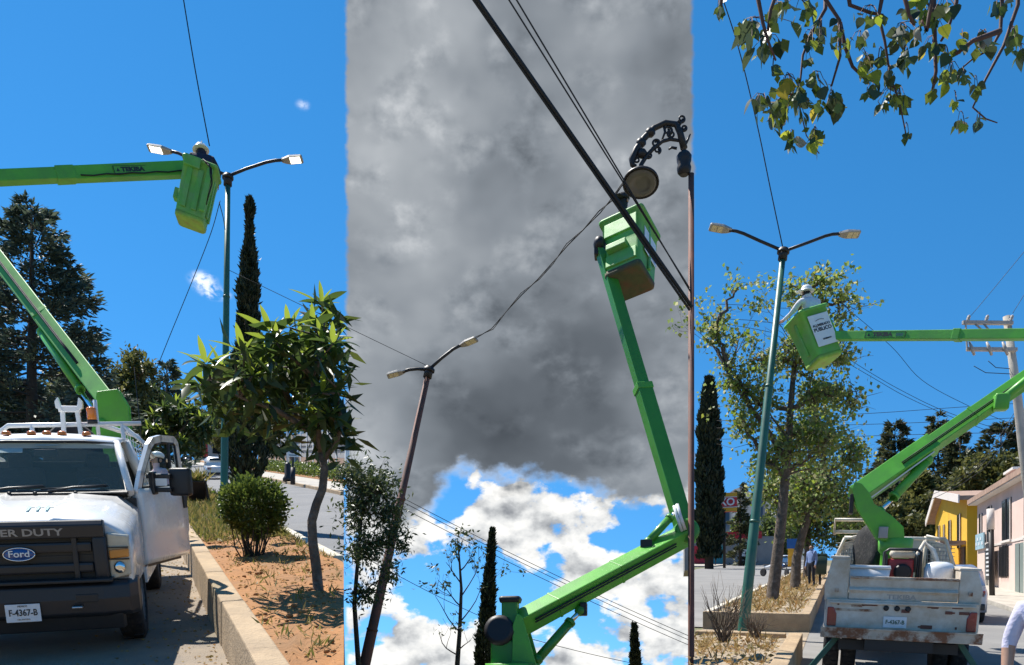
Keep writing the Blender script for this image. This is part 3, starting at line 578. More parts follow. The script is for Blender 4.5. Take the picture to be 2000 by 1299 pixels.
def person(name, label, M, J, cloth, group=None, hat=None, hairlong=False, hide=(), crouch=0.0):
    """J: joint -> local position (metres). One skinned figure; cloth maps body region -> material"""
    D = dict(pelvis=(0, 0, .95), waist=(0, 0, 1.08), chest=(0, 0, 1.32), neck=(0, .0, 1.48), head=(0, -.02, 1.60), crown=(0, -.01, 1.70))
    for s, k in (('l', -1), ('r', 1)):
        D.update({s + 'sh': (.18 * k, 0, 1.42), s + 'el': (.24 * k, .02, 1.13), s + 'wr': (.25 * k, -.06, .89), s + 'hip': (.1 * k, 0, .9), s + 'kn': (.105 * k, -.02, .5), s + 'an': (.11 * k, .02, .09), s + 'toe': (.12 * k, -.15, .03)})
    D.update(J)
    if crouch:
        for q in list(D):
            if q[1:] in ('an', 'toe'): continue
            D[q] = (D[q][0], D[q][1], D[q][2] - crouch) if q[1:] != 'kn' else (D[q][0], -.12 - crouch * .45, .5 - crouch * .3)
    RAD = dict(pelvis=.15, waist=.14, chest=.155, neck=.062, head=.092, crown=.075, sh=.075, el=.05, wr=.032, hip=.105, kn=.066, an=.046, toe=.038)
    E = [('pelvis', 'waist', 'top'), ('waist', 'chest', 'top'), ('chest', 'neck', 'top'), ('neck', 'head', 'skin'), ('head', 'crown', 'hair')]
    for s in 'lr': E += [('chest', s + 'sh', 'top'), (s + 'sh', s + 'el', 'top'), (s + 'el', s + 'wr', 'sleeve'), ('pelvis', s + 'hip', 'legs'), (s + 'hip', s + 'kn', 'legs'), (s + 'kn', s + 'an', 'legs'), (s + 'an', s + 'toe', 'shoe')]
    for s, k in (('l', -1), ('r', 1)):                                   # palm and five fingers
        w, e = Vector(D[s + 'wr']), Vector(D[s + 'el']); d = (w - e).normalized(); sd = d.cross(Vector((0, 1, .2))).normalized(); n = sd.cross(d); pl = w + d * .075
        D[s + 'palm'] = pl; RAD['palm'] = .03; E.append((s + 'wr', s + 'palm', 'skin'))
        for i, (o, L) in enumerate(((-.028, .072), (-.01, .085), (.01, .08), (.027, .06), (-.045, .05))):
            a = pl + sd * o if i < 4 else w + d * .03 + sd * o * .7
            q = a + d * L * .6 + n * .012 + (sd * -.02 if i == 4 else Vector()); D[s + 'f%d' % i] = q; D[s + 'g%d' % i] = q + d * L * .35 + n * .03
            RAD['f%d' % i] = .0095; RAD['g%d' % i] = .008; E += [(s + 'palm' if i < 4 else s + 'wr', s + 'f%d' % i, 'skin'), (s + 'f%d' % i, s + 'g%d' % i, 'skin')]
    E = [e for e in E if e[0] not in hide and e[1] not in hide]; names = []; [names.append(q) for e in E for q in e[:2] if q not in names]
    me = bpy.data.meshes.new(name); me.from_pydata([D[q] for q in names], [(names.index(a), names.index(b)) for a, b, _ in E], [])
    o = bpy.data.objects.new(name, me); COL.objects.link(o); sk = o.modifiers.new('skin', 'SKIN'); sk.use_smooth_shade = True
    for i, q in enumerate(names):
        r = RAD.get(q) or RAD.get(q[1:]) or .05; v = me.skin_vertices[0].data[i]; v.radius = (r, r * (0.78 if q in ('chest', 'waist', 'pelvis') else 1)); v.use_root = q == 'pelvis'
    if 'pelvis' not in names: me.skin_vertices[0].data[0].use_root = True
    o.modifiers.new('sub', 'SUBSURF').levels = 2; o.modifiers['sub'].render_levels = 2
    dg = bpy.context.evaluated_depsgraph_get(); ev = bpy.data.meshes.new_from_object(o.evaluated_get(dg)); ev.name = name; bpy.data.objects.remove(o)
    regs = ['top', 'sleeve', 'legs', 'shoe', 'skin', 'hair']; ev.materials.clear(); [ev.materials.append(M_[cloth[q]]) for q in regs]
    A = np.array([D[a] for a, b, c in E]); B = np.array([D[b] for a, b, c in E]); rg = [regs.index(c) for _, _, c in E]; AB = B - A; l2 = (AB ** 2).sum(1) + 1e-9
    rad = np.array([(RAD.get(a) or RAD.get(a[1:]) or .05) for a, b, c in E])
    for p in ev.polygons:
        c = np.array(p.center); t = np.clip(((c - A) * AB).sum(1) / l2, 0, 1); q = A + AB * t[:, None]; p.material_index = rg[int(np.argmin(np.linalg.norm(c - q, axis=1) - rad * .6))]; p.use_smooth = True
    for p in ev.polygons:                                                # bare face below the hair line
        if p.material_index == 5 and p.center.y < D['head'][1] - .035 and p.center.z < D['crown'][2] - .02: p.material_index = 4
    for p in ev.polygons:                                                # hair on the back of the head
        if p.material_index == 4 and (p.center - Vector(D['head'])).length < .16 and p.center.z > D['head'][2] - .06 and p.center.y > D['head'][1] + .01: p.material_index = 5
    body = obj(name, ev); body.matrix_world = M; tag(body, label, 'person', group)
    h = Vector(D['head']); c = Vector(D['crown']); up = (c - h).normalized(); f = MB()
    f.tube([h + Vector((0, -.085, .03)), h + Vector((0, -.112, -.005)), h + Vector((0, -.088, -.02))], [.012, .017, .012], 6)
    f.build('nose', M_['skin'], body)
    for k in (-1, 1): MB().ball(h + Vector((.092 * k, .01, .01)), (.014, .022, .032), 8, 6).build('ear', M_['skin'], body); MB().ball(h + Vector((.033 * k, -.083, .035)), (.013, .008, .008), 8, 5).build('eye', M_['hair'], body)
    MB().tube([h + Vector((-.026, -.083, -.052)), h + Vector((.026, -.083, -.052))], .005, 5).build('mouth', M_['hair'], body)
    if hat:
        kind, mt = hat; H = MB(); T = Matrix.Translation(h + up * .055) @ up.to_track_quat('Z', 'Y').to_matrix().to_4x4()
        if kind == 'helmet': H.lathe([(.158, -.005), (.155, .008), (.118, .02), (.116, .05), (.098, .095), (.06, .125), (.012, .136)], 20, T); H.box((0, 0, .125), (.02, .2, .03), .008, T); H.box((0, -.15, .0), (.15, .09, .012), .005, T)
        else: H.lathe([(.108, 0), (.108, .04), (.095, .075), (.055, .1), (.01, .106)], 18, T); H.box((0, -.15, .012), (.14, .13, .012), .005, T)
        H.build(kind if kind == 'helmet' else 'cap', M_[mt], body)
    if hairlong: MB().loft([[(h.x + x * w, h.y + .045 + y * w, h.z + z) for x, y in ((-.09, -.05), (-.08, .06), (0, .085), (.08, .06), (.09, -.05), (0, .01))] for z, w in ((.08, 1), (0, 1.05), (-.1, 1), (-.2, .75))]).build('hair', M_['hair'], body)
    return body
def wire(name, label, pts, r=0.008, sag=0.0, n=14, group=None, cat='wire', mt='cable', twist=None):
    """one hanging cable through pts; sag in metres between its two ends"""
    pts = [Vector(p) for p in pts]
    if len(pts) == 2: a, b = pts; pts = [a.lerp(b, i / n) - Vector((0, 0, sag * 4 * (i / n) * (1 - i / n))) for i in range(n + 1)]
    elif not twist:                                                      # a smooth curve through the given points
        q = [pts[0] * 2 - pts[1]] + pts + [pts[-1] * 2 - pts[-2]]; pts = []
        for i in range(1, len(q) - 2):
            a, b, c, d = q[i - 1:i + 3]
            for k in range(6): t = k / 6; pts.append(0.5 * ((2 * b) + (c - a) * t + (2 * a - 5 * b + 4 * c - d) * t * t + (3 * b - a - 3 * c + d) * t ** 3))
        pts.append(q[-2])
    o = pts[0]; m = MB(); m.tube([p - o for p in pts], r, 5)
    if twist: m.tube([p - o + Vector((math.sin(i * 1.9) * twist, 0, math.cos(i * 1.9) * twist)) for i, p in enumerate(pts)], r * .8, 4)
    w = m.build(name, M_[mt]); w.location = o; return tag(w, label, cat, group)
# ================================================================ left street: the white bucket truck seen from the front
TL = slope_frame(gl(-4.20, 7.63), -19.0, SL) @ Matrix.Diagonal((.9, 1, 1, 1)); TLI = TL.inverted()
LT = thing('bucket_truck', 'white pickup bucket truck facing the lens with its door open', 'truck', TL)
def part(name, m, mt, bevel=0.0, parent=None, M=None): return m.build(name, M_[mt], parent or LT, bevel, M)
def mirror(pts): return pts + [(-x, z) for x, z in reversed(pts)]
# hood and fenders
def sect(y, hc, he, hf, xs, xe=.74, zb=.62):
    r = [(0, hc), (xe * .35, hc - .002), (xe * .42, hc + .018), (xe * .8, he + .012), (xe, he), (.90 * xs, hf), (.965 * xs, hf - .06), (.985 * xs, .98), (.975 * xs, zb)]
    return [(x, y, z) for x, z in r] + [(-x, y, z) for x, z in reversed(r[1:])]
m = MB(); m.loft([sect(.15, 1.215, 1.195, 1.10, .985), sect(.2, 1.245, 1.225, 1.14, 1.0), sect(.5, 1.30, 1.28, 1.19, 1.0), sect(1.0, 1.36, 1.345, 1.25, 1.0), sect(1.45, 1.405, 1.385, 1.30, 1.0, .78)]); hood = part('hood', m, 'white_paint')
for k in range(3):                                                       # printed emblem on the hood: three leaning teal strokes
    x = .03 + k * .085; y = .5; z = 1.314
    MB().add([(x - .01, y - .06, z - .012), (x + .018, y - .06, z - .012), (x + .012, y + .12, z + .0105), (x - .012, y + .12, z + .0105)], [(0, 1, 2, 3)]).build('hood_emblem', M_['teal_ink'], hood)
    MB().add([(x - .035, y + .115, z + .0125), (x + .04, y + .115, z + .0125), (x + .04, y + .15, z + .017), (x - .035, y + .15, z + .017)], [(0, 1, 2, 3)]).build('hood_emblem', M_['teal_ink'], hood)
for x in (-.3, -.05, .35): MB().lathe([(.022, 0), (.02, .012), (.008, .016)], 10, Matrix.Translation((x, 1.36, 1.415))).build('washer_nozzle', M_['black_plastic'], hood)
# grille
g = part('grille', MB().box((0, .14, .92), (1.5, .06, .50), .015), 'black_plastic')
m = MB(); m.prism([(.035, 1.08), (.02, 1.19), (.06, 1.235), (.16, 1.225), (.16, 1.08)], -.755, .755, 'x'); part('grille_header', m, 'satin_black', .012, g)
for s in (-1, 1): part('grille_frame', MB().box((s * .70, .09, .87), (.13, .10, .46), .03), 'satin_black', 0, g)
part('grille_sill', MB().box((0, .09, .665), (1.42, .10, .07), .02), 'satin_black', 0, g)
for z in (.82, 1.0): part('grille_bar', MB().box((0, .085, z), (1.26, .05, .085), .02), 'satin_black', 0, g)
for k in range(6): part('grille_slat', MB().box((0, .115, .72 + k * .066), (1.26, .03, .016)), 'black_plastic', 0, g)
for s in (-1, 1): part('grille_post', MB().box((s * .48, .08, .91), (.05, .06, .40), .015), 'satin_black', 0, g)
text('SUPER DUTY', .085, M_['grey_metal'], g, Matrix.Translation((.02, .024, 1.135)) @ Matrix.Rotation(R(98), 4, 'X'), sx=1.55, bold=.002)
em = part('emblem', MB().lathe([(.02, -.018), (1, -.016), (1.0, 0), (.93, .012), (.02, .014)], 32, Matrix.Translation((0, .05, .955)) @ Matrix.Rotation(R(90), 4, 'X') @ Matrix.Diagonal((.135, .055, 1, 1))), 'blue_oval', 0, g)
part('emblem_ring', MB().tube([(.135 * math.cos(a), .038, .955 + .055 * math.sin(a)) for a in np.linspace(0, 2 * math.pi, 33)], .006, 6), 'chrome', 0, em)
text('Ford', .078, M_['sign_white'], em, Matrix.Translation((0, .030, .957)) @ FACE, sx=1.25, bold=.001)
# headlights
for s in (-1, 1):
    h = part('headlight', MB().prism([(s * .765, .70), (s * .955, .74), (s * .965, 1.09), (s * .765, 1.115)], .10, .30, 'y'), 'head_lens', .015)
    part('turn_signal', MB().prism([(s * .775, .885), (s * .955, .90), (s * .957, .975), (s * .775, .965)], .085, .2, 'y'), 'amber_lens', .01, h)
    part('reflector', MB().lathe([(.055, 0), (.05, .02), (.02, .03)], 16, Matrix.Translation((s * .86, .088, .81)) @ Matrix.Rotation(R(90), 4, 'X')), 'chrome', 0, h)
    part('trim', MB().box((s * .86, .09, .882), (.19, .02, .012)).box((s * .86, .09, .985), (.19, .02, .012)), 'satin_black', 0, h)
# bumper
m = MB(); bp = []
for x in (-1.0, -.93, -.7, 0, .7, .93, 1.0):
    y = .0 if abs(x) < .75 else (.06 if abs(x) < .95 else .2); bp.append([(x, y + .05, .70), (x, y, .665), (x, y - .02, .55), (x, y, .42), (x, y + .06, .38), (x, y + .22, .42), (x, y + .22, .70)])
m.loft(bp, smooth=False); b = part('bumper', m, 'satin_black', .012)
part('bumper_pad', MB().box((0, .03, .715), (1.6, .16, .03), .012), 'black_plastic', 0, b)
for s in (-1, 1): part('fog_recess', MB().box((s * .55, -.012, .56), (.2, .02, .075), .01), 'black_plastic', 0, b); part('tow_hook', MB().tube([(s * .42, -.02, .49), (s * .42, -.06, .49), (s * .50, -.06, .49), (s * .50, -.02, .49)], .012, 8), 'steel', 0, b)
part('lower_valance', MB().prism([(.06, .40), (.1, .26), (.3, .24), (.3, .42)], -.85, .85, 'x'), 'black_plastic', .01)
pl = part('number_plate', MB().box((-.015, -.035, .46), (.30, .008, .155), .003), 'plate_white')
text('F-4367-B', .078, M_['ink'], pl, Matrix.Translation((-.015, -.041, .462)) @ FACE, sx=.86, bold=.0015)
text('MEXICO', .022, M_['ink'], pl, Matrix.Translation((-.015, -.041, .52)) @ FACE); text('DELANTERA', .02, M_['grey_metal'], pl, Matrix.Translation((-.015, -.041, .405)) @ FACE)
# cab shell: floor, firewall, sills, pillars, rear wall, roof
m = MB(); m.box((0, 2.3, .56), (1.86, 1.7, .12)); m.box((0, 1.49, .95), (1.9, .06, .80)); m.box((0, 3.12, 1.15), (1.86, .08, 1.1)); part('cab_floor', m, 'black_plastic')
for s in (-1, 1):
    m = MB(); m.box((s * .955, 2.95, 1.0), (.06, .40, .9), .01); m.box((s * .955, 2.3, .56), (.07, 1.7, .16), .01)
    if s < 0: m.box((-.96, 2.1, 1.0), (.06, 1.2, .84), .01)
    part('cab_side', m, 'white_paint')
    for q, r in (([(s * .90, 1.46, 1.40), (s * .81, 1.80, 1.70), (s * .745, 2.08, 1.90)], .042), ([(s * .94, 2.82, 1.40), (s * .78, 2.72, 1.92)], .055), ([(s * .93, 3.12, 1.40), (s * .76, 3.08, 1.92)], .06)): part('cab_pillar', MB().tube(q, r, 8), 'white_paint')
roof = MB(); roof.loft([[(x * w, y, z + dz * (1 - (x / 1.0) ** 2)) for x in (-1, -.92, -.6, 0, .6, .92, 1)] + [(1 * w, y, z - .04), (-1 * w, y, z - .04)] for y, w, z, dz in ((2.02, .74, 1.885, .02), (2.08, .78, 1.93, .045), (2.3, .80, 1.955, .055), (2.8, .80, 1.95, .055), (3.08, .79, 1.93, .05), (3.16, .76, 1.89, .02))]); rf = part('roof', roof, 'white_paint')
for x in (-.42, -.16, 0, .16, .42): part('clearance_lamp', MB().loft([rrect(.10, .10, .03, 0), rrect(.09, .085, .03, .028), rrect(.05, .04, .018, .04)], M=Matrix.Translation((x * 1.0, 2.16, 1.955 + .03 * (1 - x * x)))), 'orange_lens', 0, rf)
ws = MB(); ws.add([(-.86, 1.47, 1.41), (-.45, 1.42, 1.425), (.45, 1.42, 1.425), (.86, 1.47, 1.41), (.735, 2.05, 1.885), (.4, 2.02, 1.905), (-.4, 2.02, 1.905), (-.735, 2.05, 1.885)], [(0, 1, 6, 7), (1, 2, 5, 6), (2, 3, 4, 5)], None, True); wsh = part('windshield', ws, 'screen_glass')
m = MB(); m.tube([(-.86, 1.46, 1.415), (-.45, 1.41, 1.428), (.45, 1.41, 1.428), (.86, 1.46, 1.415), (.745, 2.04, 1.892), (.4, 2.01, 1.912), (-.4, 2.01, 1.912), (-.745, 2.04, 1.892), (-.86, 1.46, 1.415)], .016, 6); part('seal', m, 'black_plastic', 0, wsh)
part('permit_sticker', MB().add([(-.47, 1.905, 1.80), (-.23, 1.905, 1.803), (-.23, 1.955, 1.845), (-.47, 1.955, 1.842)], [(0, 1, 2, 3)]), 'plate_white', 0, wsh)
part('tint_mark', MB().add([(-.09, 1.98, 1.872), (.11, 1.98, 1.872), (.15, 1.995, 1.885), (-.12, 1.995, 1.885)], [(0, 1, 2, 3)]), 'sign_white', 0, wsh)
part('cowl', MB().prism([(1.36, 1.40), (1.36, 1.418), (1.50, 1.435), (1.50, 1.38)], -.88, .88, 'x'), 'black_plastic', .008)
for x0, x1 in ((-.62, .02), (.02, .66)): part('wiper', MB().tube([(x0 + .05, 1.385, 1.43), (x0 + .3, 1.43, 1.465), (x1, 1.46, 1.48)], .012, 6).tube([(x0 - .02, 1.42, 1.452), (x1 + .02, 1.44, 1.475)], .009, 5), 'black_plastic')
# inside the cab
part('dashboard', MB().prism([(1.52, 1.38), (1.56, 1.43), (1.86, 1.39), (1.94, 1.22), (1.9, .95), (1.52, .95)], -.86, .86, 'x'), 'satin_black', .02)
for x, a in ((.04, .42), (.42, .3)): part('paper_sheet', MB().add([(x - .2, 1.60, 1.436), (x + a - .2, 1.60, 1.436), (x + a - .17, 1.84, 1.436), (x - .14, 1.84, 1.436)], [(0, 1, 2, 3)]), 'sign_white')
for s in (-1, 1):
    st = part('seat', MB().box((s * .44, 2.45, 1.02), (.54, .52, .16), .05).box((s * .44, 2.72, 1.32), (.52, .16, .64), .06, None, Matrix.Rotation(R(-10), 4, 'X')), 'dark_cloth')
    part('headrest', MB().box((s * .44, 2.78, 1.70), (.26, .1, .18), .04), 'dark_cloth', 0, st)
part('steering_wheel', MB().tube([(.44 + .19 * math.cos(a), 2.0 + .07 * math.sin(a), 1.36 + .17 * math.sin(a)) for a in np.linspace(0, 2 * math.pi, 25)], .016, 6).tube([(.25, 2.0, 1.36), (.63, 2.0, 1.36)], .02, 6), 'black_plastic')
part('rear_mirror', MB().box((0, 1.94, 1.80), (.24, .03, .07), .02), 'black_plastic')
part('rear_window', MB().add([(-.7, 3.09, 1.45), (.7, 3.09, 1.45), (.62, 3.06, 1.85), (-.62, 3.06, 1.85)], [(0, 1, 2, 3)]), 'clear_glass')
# open door, hinged at its front edge
DO = Matrix.Translation((.985, 1.50, 0)) @ Matrix(((math.sin(R(25)), math.cos(R(25)), 0, 0), (math.cos(R(25)), -math.sin(R(25)), 0, 0), (0, 0, 1, 0), (0, 0, 0, 1)))
d = MB(); out = [(0, .58), (0, 1.43), (1.06, 1.46), (1.08, 1.2), (1.08, .62), (1.0, .56), (.08, .54)]
rows = [(.66, .00), (.72, .03), (.90, .022), (.94, .04), (1.15, .045), (1.38, .03), (1.44, .01)]
d.loft([[(x, 0.055 * 0 + y * (1 if 0.02 < x < 1.06 else .3), z) for x in (0, .03, .3, .7, 1.04, 1.08)] + [(1.08, -.09, z), (0, -.09, z)] for z, y in rows], smooth=True)
door = part('door', d, 'white_paint', 0, None, DO)
m = MB(); fr = [(.02, 1.42), (.13, 1.60), (.34, 1.86), (.44, 1.925), (.62, 1.95), (.93, 1.945), (1.0, 1.90), (1.07, 1.44)]
for (a, b_) in zip(fr[:-1], fr[1:]): m.bar((a[0], -.03, a[1]), (b_[0], -.03, b_[1]), .05, .07, (b_[1] - a[1], 0, -(b_[0] - a[0])))
for a in fr: m.lathe([(.035, -.025), (.035, .025)], 10, Matrix.Translation((a[0], -.03, a[1])) @ Matrix.Rotation(R(90), 4, 'X'))
part('window_frame', m, 'white_paint', 0, door)
m = MB()
gl_ = [(.10, 1.45), (.18, 1.60), (.38, 1.83), (.46, 1.885), (.62, 1.905), (.92, 1.90), (.955, 1.87), (1.01, 1.45)]
for a, b_ in zip(gl_, gl_[1:] + gl_[:1]): m.tube([(a[0], -.02, a[1]), (b_[0], -.02, b_[1])], .014, 5)
m.bar((.80, -.02, 1.46), (.80, -.02, 1.9), .03, .03, (1, 0, 0)); part('window_seal', m, 'black_plastic', 0, door)
part('window_glass', MB().add([(x, -.03, z) for x, z in gl_], [tuple(range(len(gl_)))]), 'door_glass', 0, door)
part('door_handle', MB().box((.97, .045, 1.26), (.085, .03, .14), .012), 'black_plastic', 0, door)
part('door_trim', MB().box((.54, -.10, 1.0), (.96, .03, .78), .02), 'satin_black', 0, door)
mr = part('side_mirror', MB().box((.36, .33, 1.50), (.10, .26, .29), .035), 'black_plastic', 0, door)
part('mirror_arm', MB().box((.30, .10, 1.42), (.07, .30, .05), .012).box((.30, .10, 1.56), (.07, .30, .05), .012).box((.28, .03, 1.49), (.09, .07, .24), .02), 'satin_black', 0, door)
part('mirror_reflection', MB().box((.262, .14, 1.50), (.006, .14, .075), .002), 'sign_white', 0, door)  # white plate added to stand in for a reflection on the mirror
lm_ = part('side_mirror', MB().box((-1.28, 1.62, 1.50), (.26, .10, .29), .035).box((-1.06, 1.56, 1.42), (.3, .07, .05), .012).box((-1.06, 1.56, 1.56), (.3, .07, .05), .012), 'black_plastic')
# running gear, service body, rack
for s in (-1, 1): wheel(LT, (s * .85, .95, .40), .40, .25); wheel(LT, (s * .80, 4.35, .40), .40, .25)
part('chassis', MB().box((0, 2.9, .52), (.8, 5.4, .16)).box((0, .95, .42), (1.5, .14, .12)).box((0, 4.35, .42), (1.4, .14, .12)), 'black_plastic')
part('inner_arch', MB().box((0, .6, .68), (1.86, .9, .1)), 'black_plastic')
part('service_body', MB().box((0, 4.55, .95), (1.98, 2.6, .56), .03).box((-.86, 4.55, 1.36), (.26, 2.6, .3), .03), 'white_paint')
m = MB(); rk = .028
for y in (3.25,):
    m.tube([(-.99, y, 1.2), (-.99, y, 1.86), (-.62, y, 2.10), (.95, y, 2.14)], rk, 8); m.tube([(.98, y, 1.2), (.98, y, 1.9), (.7, y, 2.13)], rk, 8); m.tube([(-.35, y, 1.95), (-.35, y, 2.11)], rk, 8); m.tube([(.72, y, 1.4), (.72, y, 2.14)], rk, 8)
    m.tube([(.42, y, 1.95), (.42, y, 2.40)], rk * .9, 8); m.tube([(.42, y, 2.13), (.85, y + .5, 2.0), (.98, y + 1.2, 1.75)], rk, 8); m.tube([(-.99, y, 1.86), (-.99, y + 1.2, 1.7)], rk, 8)
part('ladder_rack', m, 'white_paint')
m = MB()
for k in range(9): m.tube([(.74 + k * .03, 3.26, 1.45), (.74 + k * .03 - .0, 3.26, 2.05 - k * .03)], .006, 4)
for k in range(9): m.tube([(.74, 3.262, 1.48 + k * .07), (.98, 3.262, 1.44 + k * .06)], .006, 4)
part('rack_mesh', m, 'white_paint')
m = MB()                                                                 # the boom rest: two posts, a saddle with ears
for s in (-1, 1): m.bar((.12 + s * .105, 3.2, 1.9), (.12 + s * .085, 3.2, 2.28), .055, .055, (0, 1, 0), .008); m.prism([(.12 + s * .07, 2.26), (.12 + s * .155, 2.30), (.12 + s * .16, 2.37), (.12 + s * .12, 2.42), (.12 + s * .10, 2.34)], 3.15, 3.26, 'y')
m.box((.12, 3.2, 2.29), (.26, .08, .07), .01); part('boom_rest', m, 'white_paint', .006)
bc = part('beacon', MB().lathe([(.055, 0), (.06, .02), (.058, .13), (.045, .145), (.01, .15)], 16, Matrix.Translation((.37, 3.2, 2.17))), 'orange_lens'); part('beacon_base', MB().lathe([(.06, -.04), (.065, 0), (.05, .005)], 16, Matrix.Translation((.37, 3.2, 2.17))), 'black_plastic', 0, bc)
part('antenna', MB().tube([(.93, 3.3, 1.5), (.93, 3.3, 2.78)], [.008, .004], 5), 'black_plastic')
part('spare_wheel', MB().lathe([(.2, -.1), (.34, -.11), (.37, -.05), (.37, .05), (.34, .11), (.2, .1)], 24, Matrix.Translation((.05, 3.55, 1.78)) @ Matrix.Rotation(R(80), 4, 'X')), 'rubber')
# articulated green boom
part('turret', MB().lathe([(.34, .0), (.34, .25), (.26, .3), (.26, .75), (.3, .8), (.3, .85)], 20, Matrix.Translation((.45, 4.75, 1.1))), 'boom_green')
d_t = 12.0
piv = TLI @ P(222, 792, d_t + .15)
m = MB(); tb = Vector((.45, 4.75, 1.9))
for s in (-1, 1): o = Vector((0, s * .17, 0)); m.prism([(tb.x - .3, 1.85), (tb.x + .24, 1.85), (piv.x + .28, piv.z - .05), (piv.x + .16, piv.z + .17), (piv.x - .12, piv.z + .13), (tb.x - .28, 2.05)], tb.y + s * .17 - .02, tb.y + s * .17 + .02, 'y')
part('turret_cheeks', m, 'boom_green', .006)
piv.y = 4.75; piv = TL @ piv; el_ = P(-150, 316, 14.6)
def face_up(p0, p1, tilt=0.0):                                           # a girder's upright axis square to the sight line
    y = (p1 - p0).normalized(); v = ((p0 + p1) / 2 - Vector((0, 0, CZ))).normalized(); z = v.cross(y); z = z if z.z > 0 else -z; return Matrix.Rotation(tilt, 3, y) @ z
girder(LT, 'lower_boom', TLI, piv, el_, .2, .25, face_up(piv, el_, -.05))
fu = face_up(piv, el_); vv = Vector((0, -1, 0)); [MB().tube([TLI @ (piv.lerp(el_, .12 + .08 * k) + fu * (.02 + .035 * i) + vv * .14) for k in range(11)], .012, 6).build('hydraulic_line', M_['cable'], LT) for i in range(2)]
for k in (.3, .62, .9): girder(LT, 'weld_strap', TLI, piv.lerp(el_, k), piv.lerp(el_, k + .012), .212, .262, fu)
girder(LT, 'boom_edge', TLI, piv.lerp(el_, .06) + fu * .131, el_ + fu * .131, .16, .012, fu, 'plate_white', b=0.002)
cy0 = TL @ Vector((tb.x - .12, 4.58, 2.18)); ram(LT, TLI, piv.lerp(el_, .30) - Vector((0, .05, .22)), cy0, .06, .032, .66)
m = MB(); m.lathe([(.2, -.22), (.24, -.2), (.24, .2), (.2, .22)], 20, TLI @ Matrix.Translation(el_) @ Matrix.Rotation(R(90), 4, 'X')); part('elbow', m, 'boom_green')
tip = P(372, 331, 16.9); elu = P(-150, 354, 14.6) ; mid_ = elu.lerp(tip, .50)
girder(LT, 'upper_boom', TLI, elu, mid_, .22, .205, (0, 0, 1)); girder(LT, 'boom_sleeve', TLI, elu.lerp(tip, .46), elu.lerp(tip, .53), .25, .24, (0, 0, 1)); girder(LT, 'boom_extension', TLI, mid_, tip + (tip - elu).normalized() * .35, .2, .235, (0, 0, 1), h1=.27)
def boom_plate(parent, inv, a, b, t, w, h, nrm, body, fs):
    y = (b - a).normalized(); z = Vector(nrm).normalized(); y = (y - z * y.dot(z)).normalized(); up = z.cross(y); M = Matrix((y, up, z)).transposed().to_4x4(); M.translation = a.lerp(b, t); M = inv @ M
    p_ = obj('maker_plate', MB().box((0, 0, 0), (w, h, .006), .001).mesh('maker_plate', M_['boom_green']), parent, M=M)
    m = MB(); [m.box((0, s * h * .47, .004), (w, h * .05, .004)) for s in (-1, 1)]; [m.box((s * w * .49, 0, .004), (.012, h, .004)) for s in (-1, 1)]; m.build('plate_border', M_['ink'], p_)
    text(body, fs, M_['ink'], p_, Matrix.Translation((-w * .06, 0, .004)), sx=1.25, bold=.006)
    MB().add([(-w * .44, -fs * .3, .005), (-w * .36, -fs * .3, .005), (-w * .40, fs * .32, .005)], [(0, 1, 2)]).build('triangle_mark', M_['ink'], p_); MB().box((w * .36, 0, .004), (w * .18, h * .5, .003)).build('worn_mark', M_['pole_green'], p_)
nl_ = (tip - elu).cross(Vector((0, 0, 1))).normalized(); nl_ = nl_ if nl_.y < 0 else -nl_; boom_plate(LT, TLI, elu + nl_ * .104, tip + nl_ * .104, .765, .80, .14, nl_, 'TEKIBA', .105)
MB().tube([TLI @ (elu.lerp(tip, .55 + .05 * k) + nl_ * .125 + Vector((0, 0, -.07 - .02 * (k % 2)))) for k in range(10)], .012, 6).build('hydraulic_line', M_['cable'], LT)
MBk = Matrix.Translation(P(372, 436, 16.6)) @ Matrix.Rotation(R(14), 4, 'Y') @ Matrix.Rotation(R(12), 4, 'Z')
bk = bucket(LT, TLI @ MBk, 1.02, .60, .60, step_face=(('left', 0, .42, .2),), ribs=(('front', -.14, .15, .9, .1), ('front', .06, .15, .9, .1), ('right', -.1, .15, .85, .1), ('right', .1, .15, .85, .1)))
part('bucket_bracket', MB().box((-.12, 0, .98), (.30, .72, .2), .02).box((.22, -.36, .55), (.1, .07, .8), .015), 'bucket_green', 0, bk)
part('hydraulic_hose', MB().tube([(.1, -.34, 1.05), (.24, -.40, .95), (.30, -.36, .7), (.27, -.34, .3)], .015, 6).tube([(.05, -.34, 1.08), (.2, -.42, 1.0), (.27, -.38, .75), (.24, -.34, .4)], .012, 6), 'cable', 0, bk)
wl_M = Matrix.Translation(P(397, 408, 16.9)) @ Matrix.Rotation(R(200), 4, 'Z')
person('person', 'worker in dark navy jacket and white helmet bending over the bucket', wl_M, dict(waist=(0, 0, 1.0), chest=(.02, -.08, 1.26), neck=(.03, -.14, 1.39), head=(.04, -.17, 1.48), crown=(.045, -.19, 1.57), lsh=(-.17, -.09, 1.33), rsh=(.21, -.09, 1.33), lel=(-.30, -.16, 1.12), lwr=(-.26, -.34, 1.0), rel=(.33, -.16, 1.12), rwr=(.28, -.36, 1.0)),
       dict(top='navy_cloth', sleeve='navy_cloth', legs='dark_cloth', shoe='rubber', skin='skin', hair='hair'), hat=('helmet', 'helmet_white'), crouch=.3)
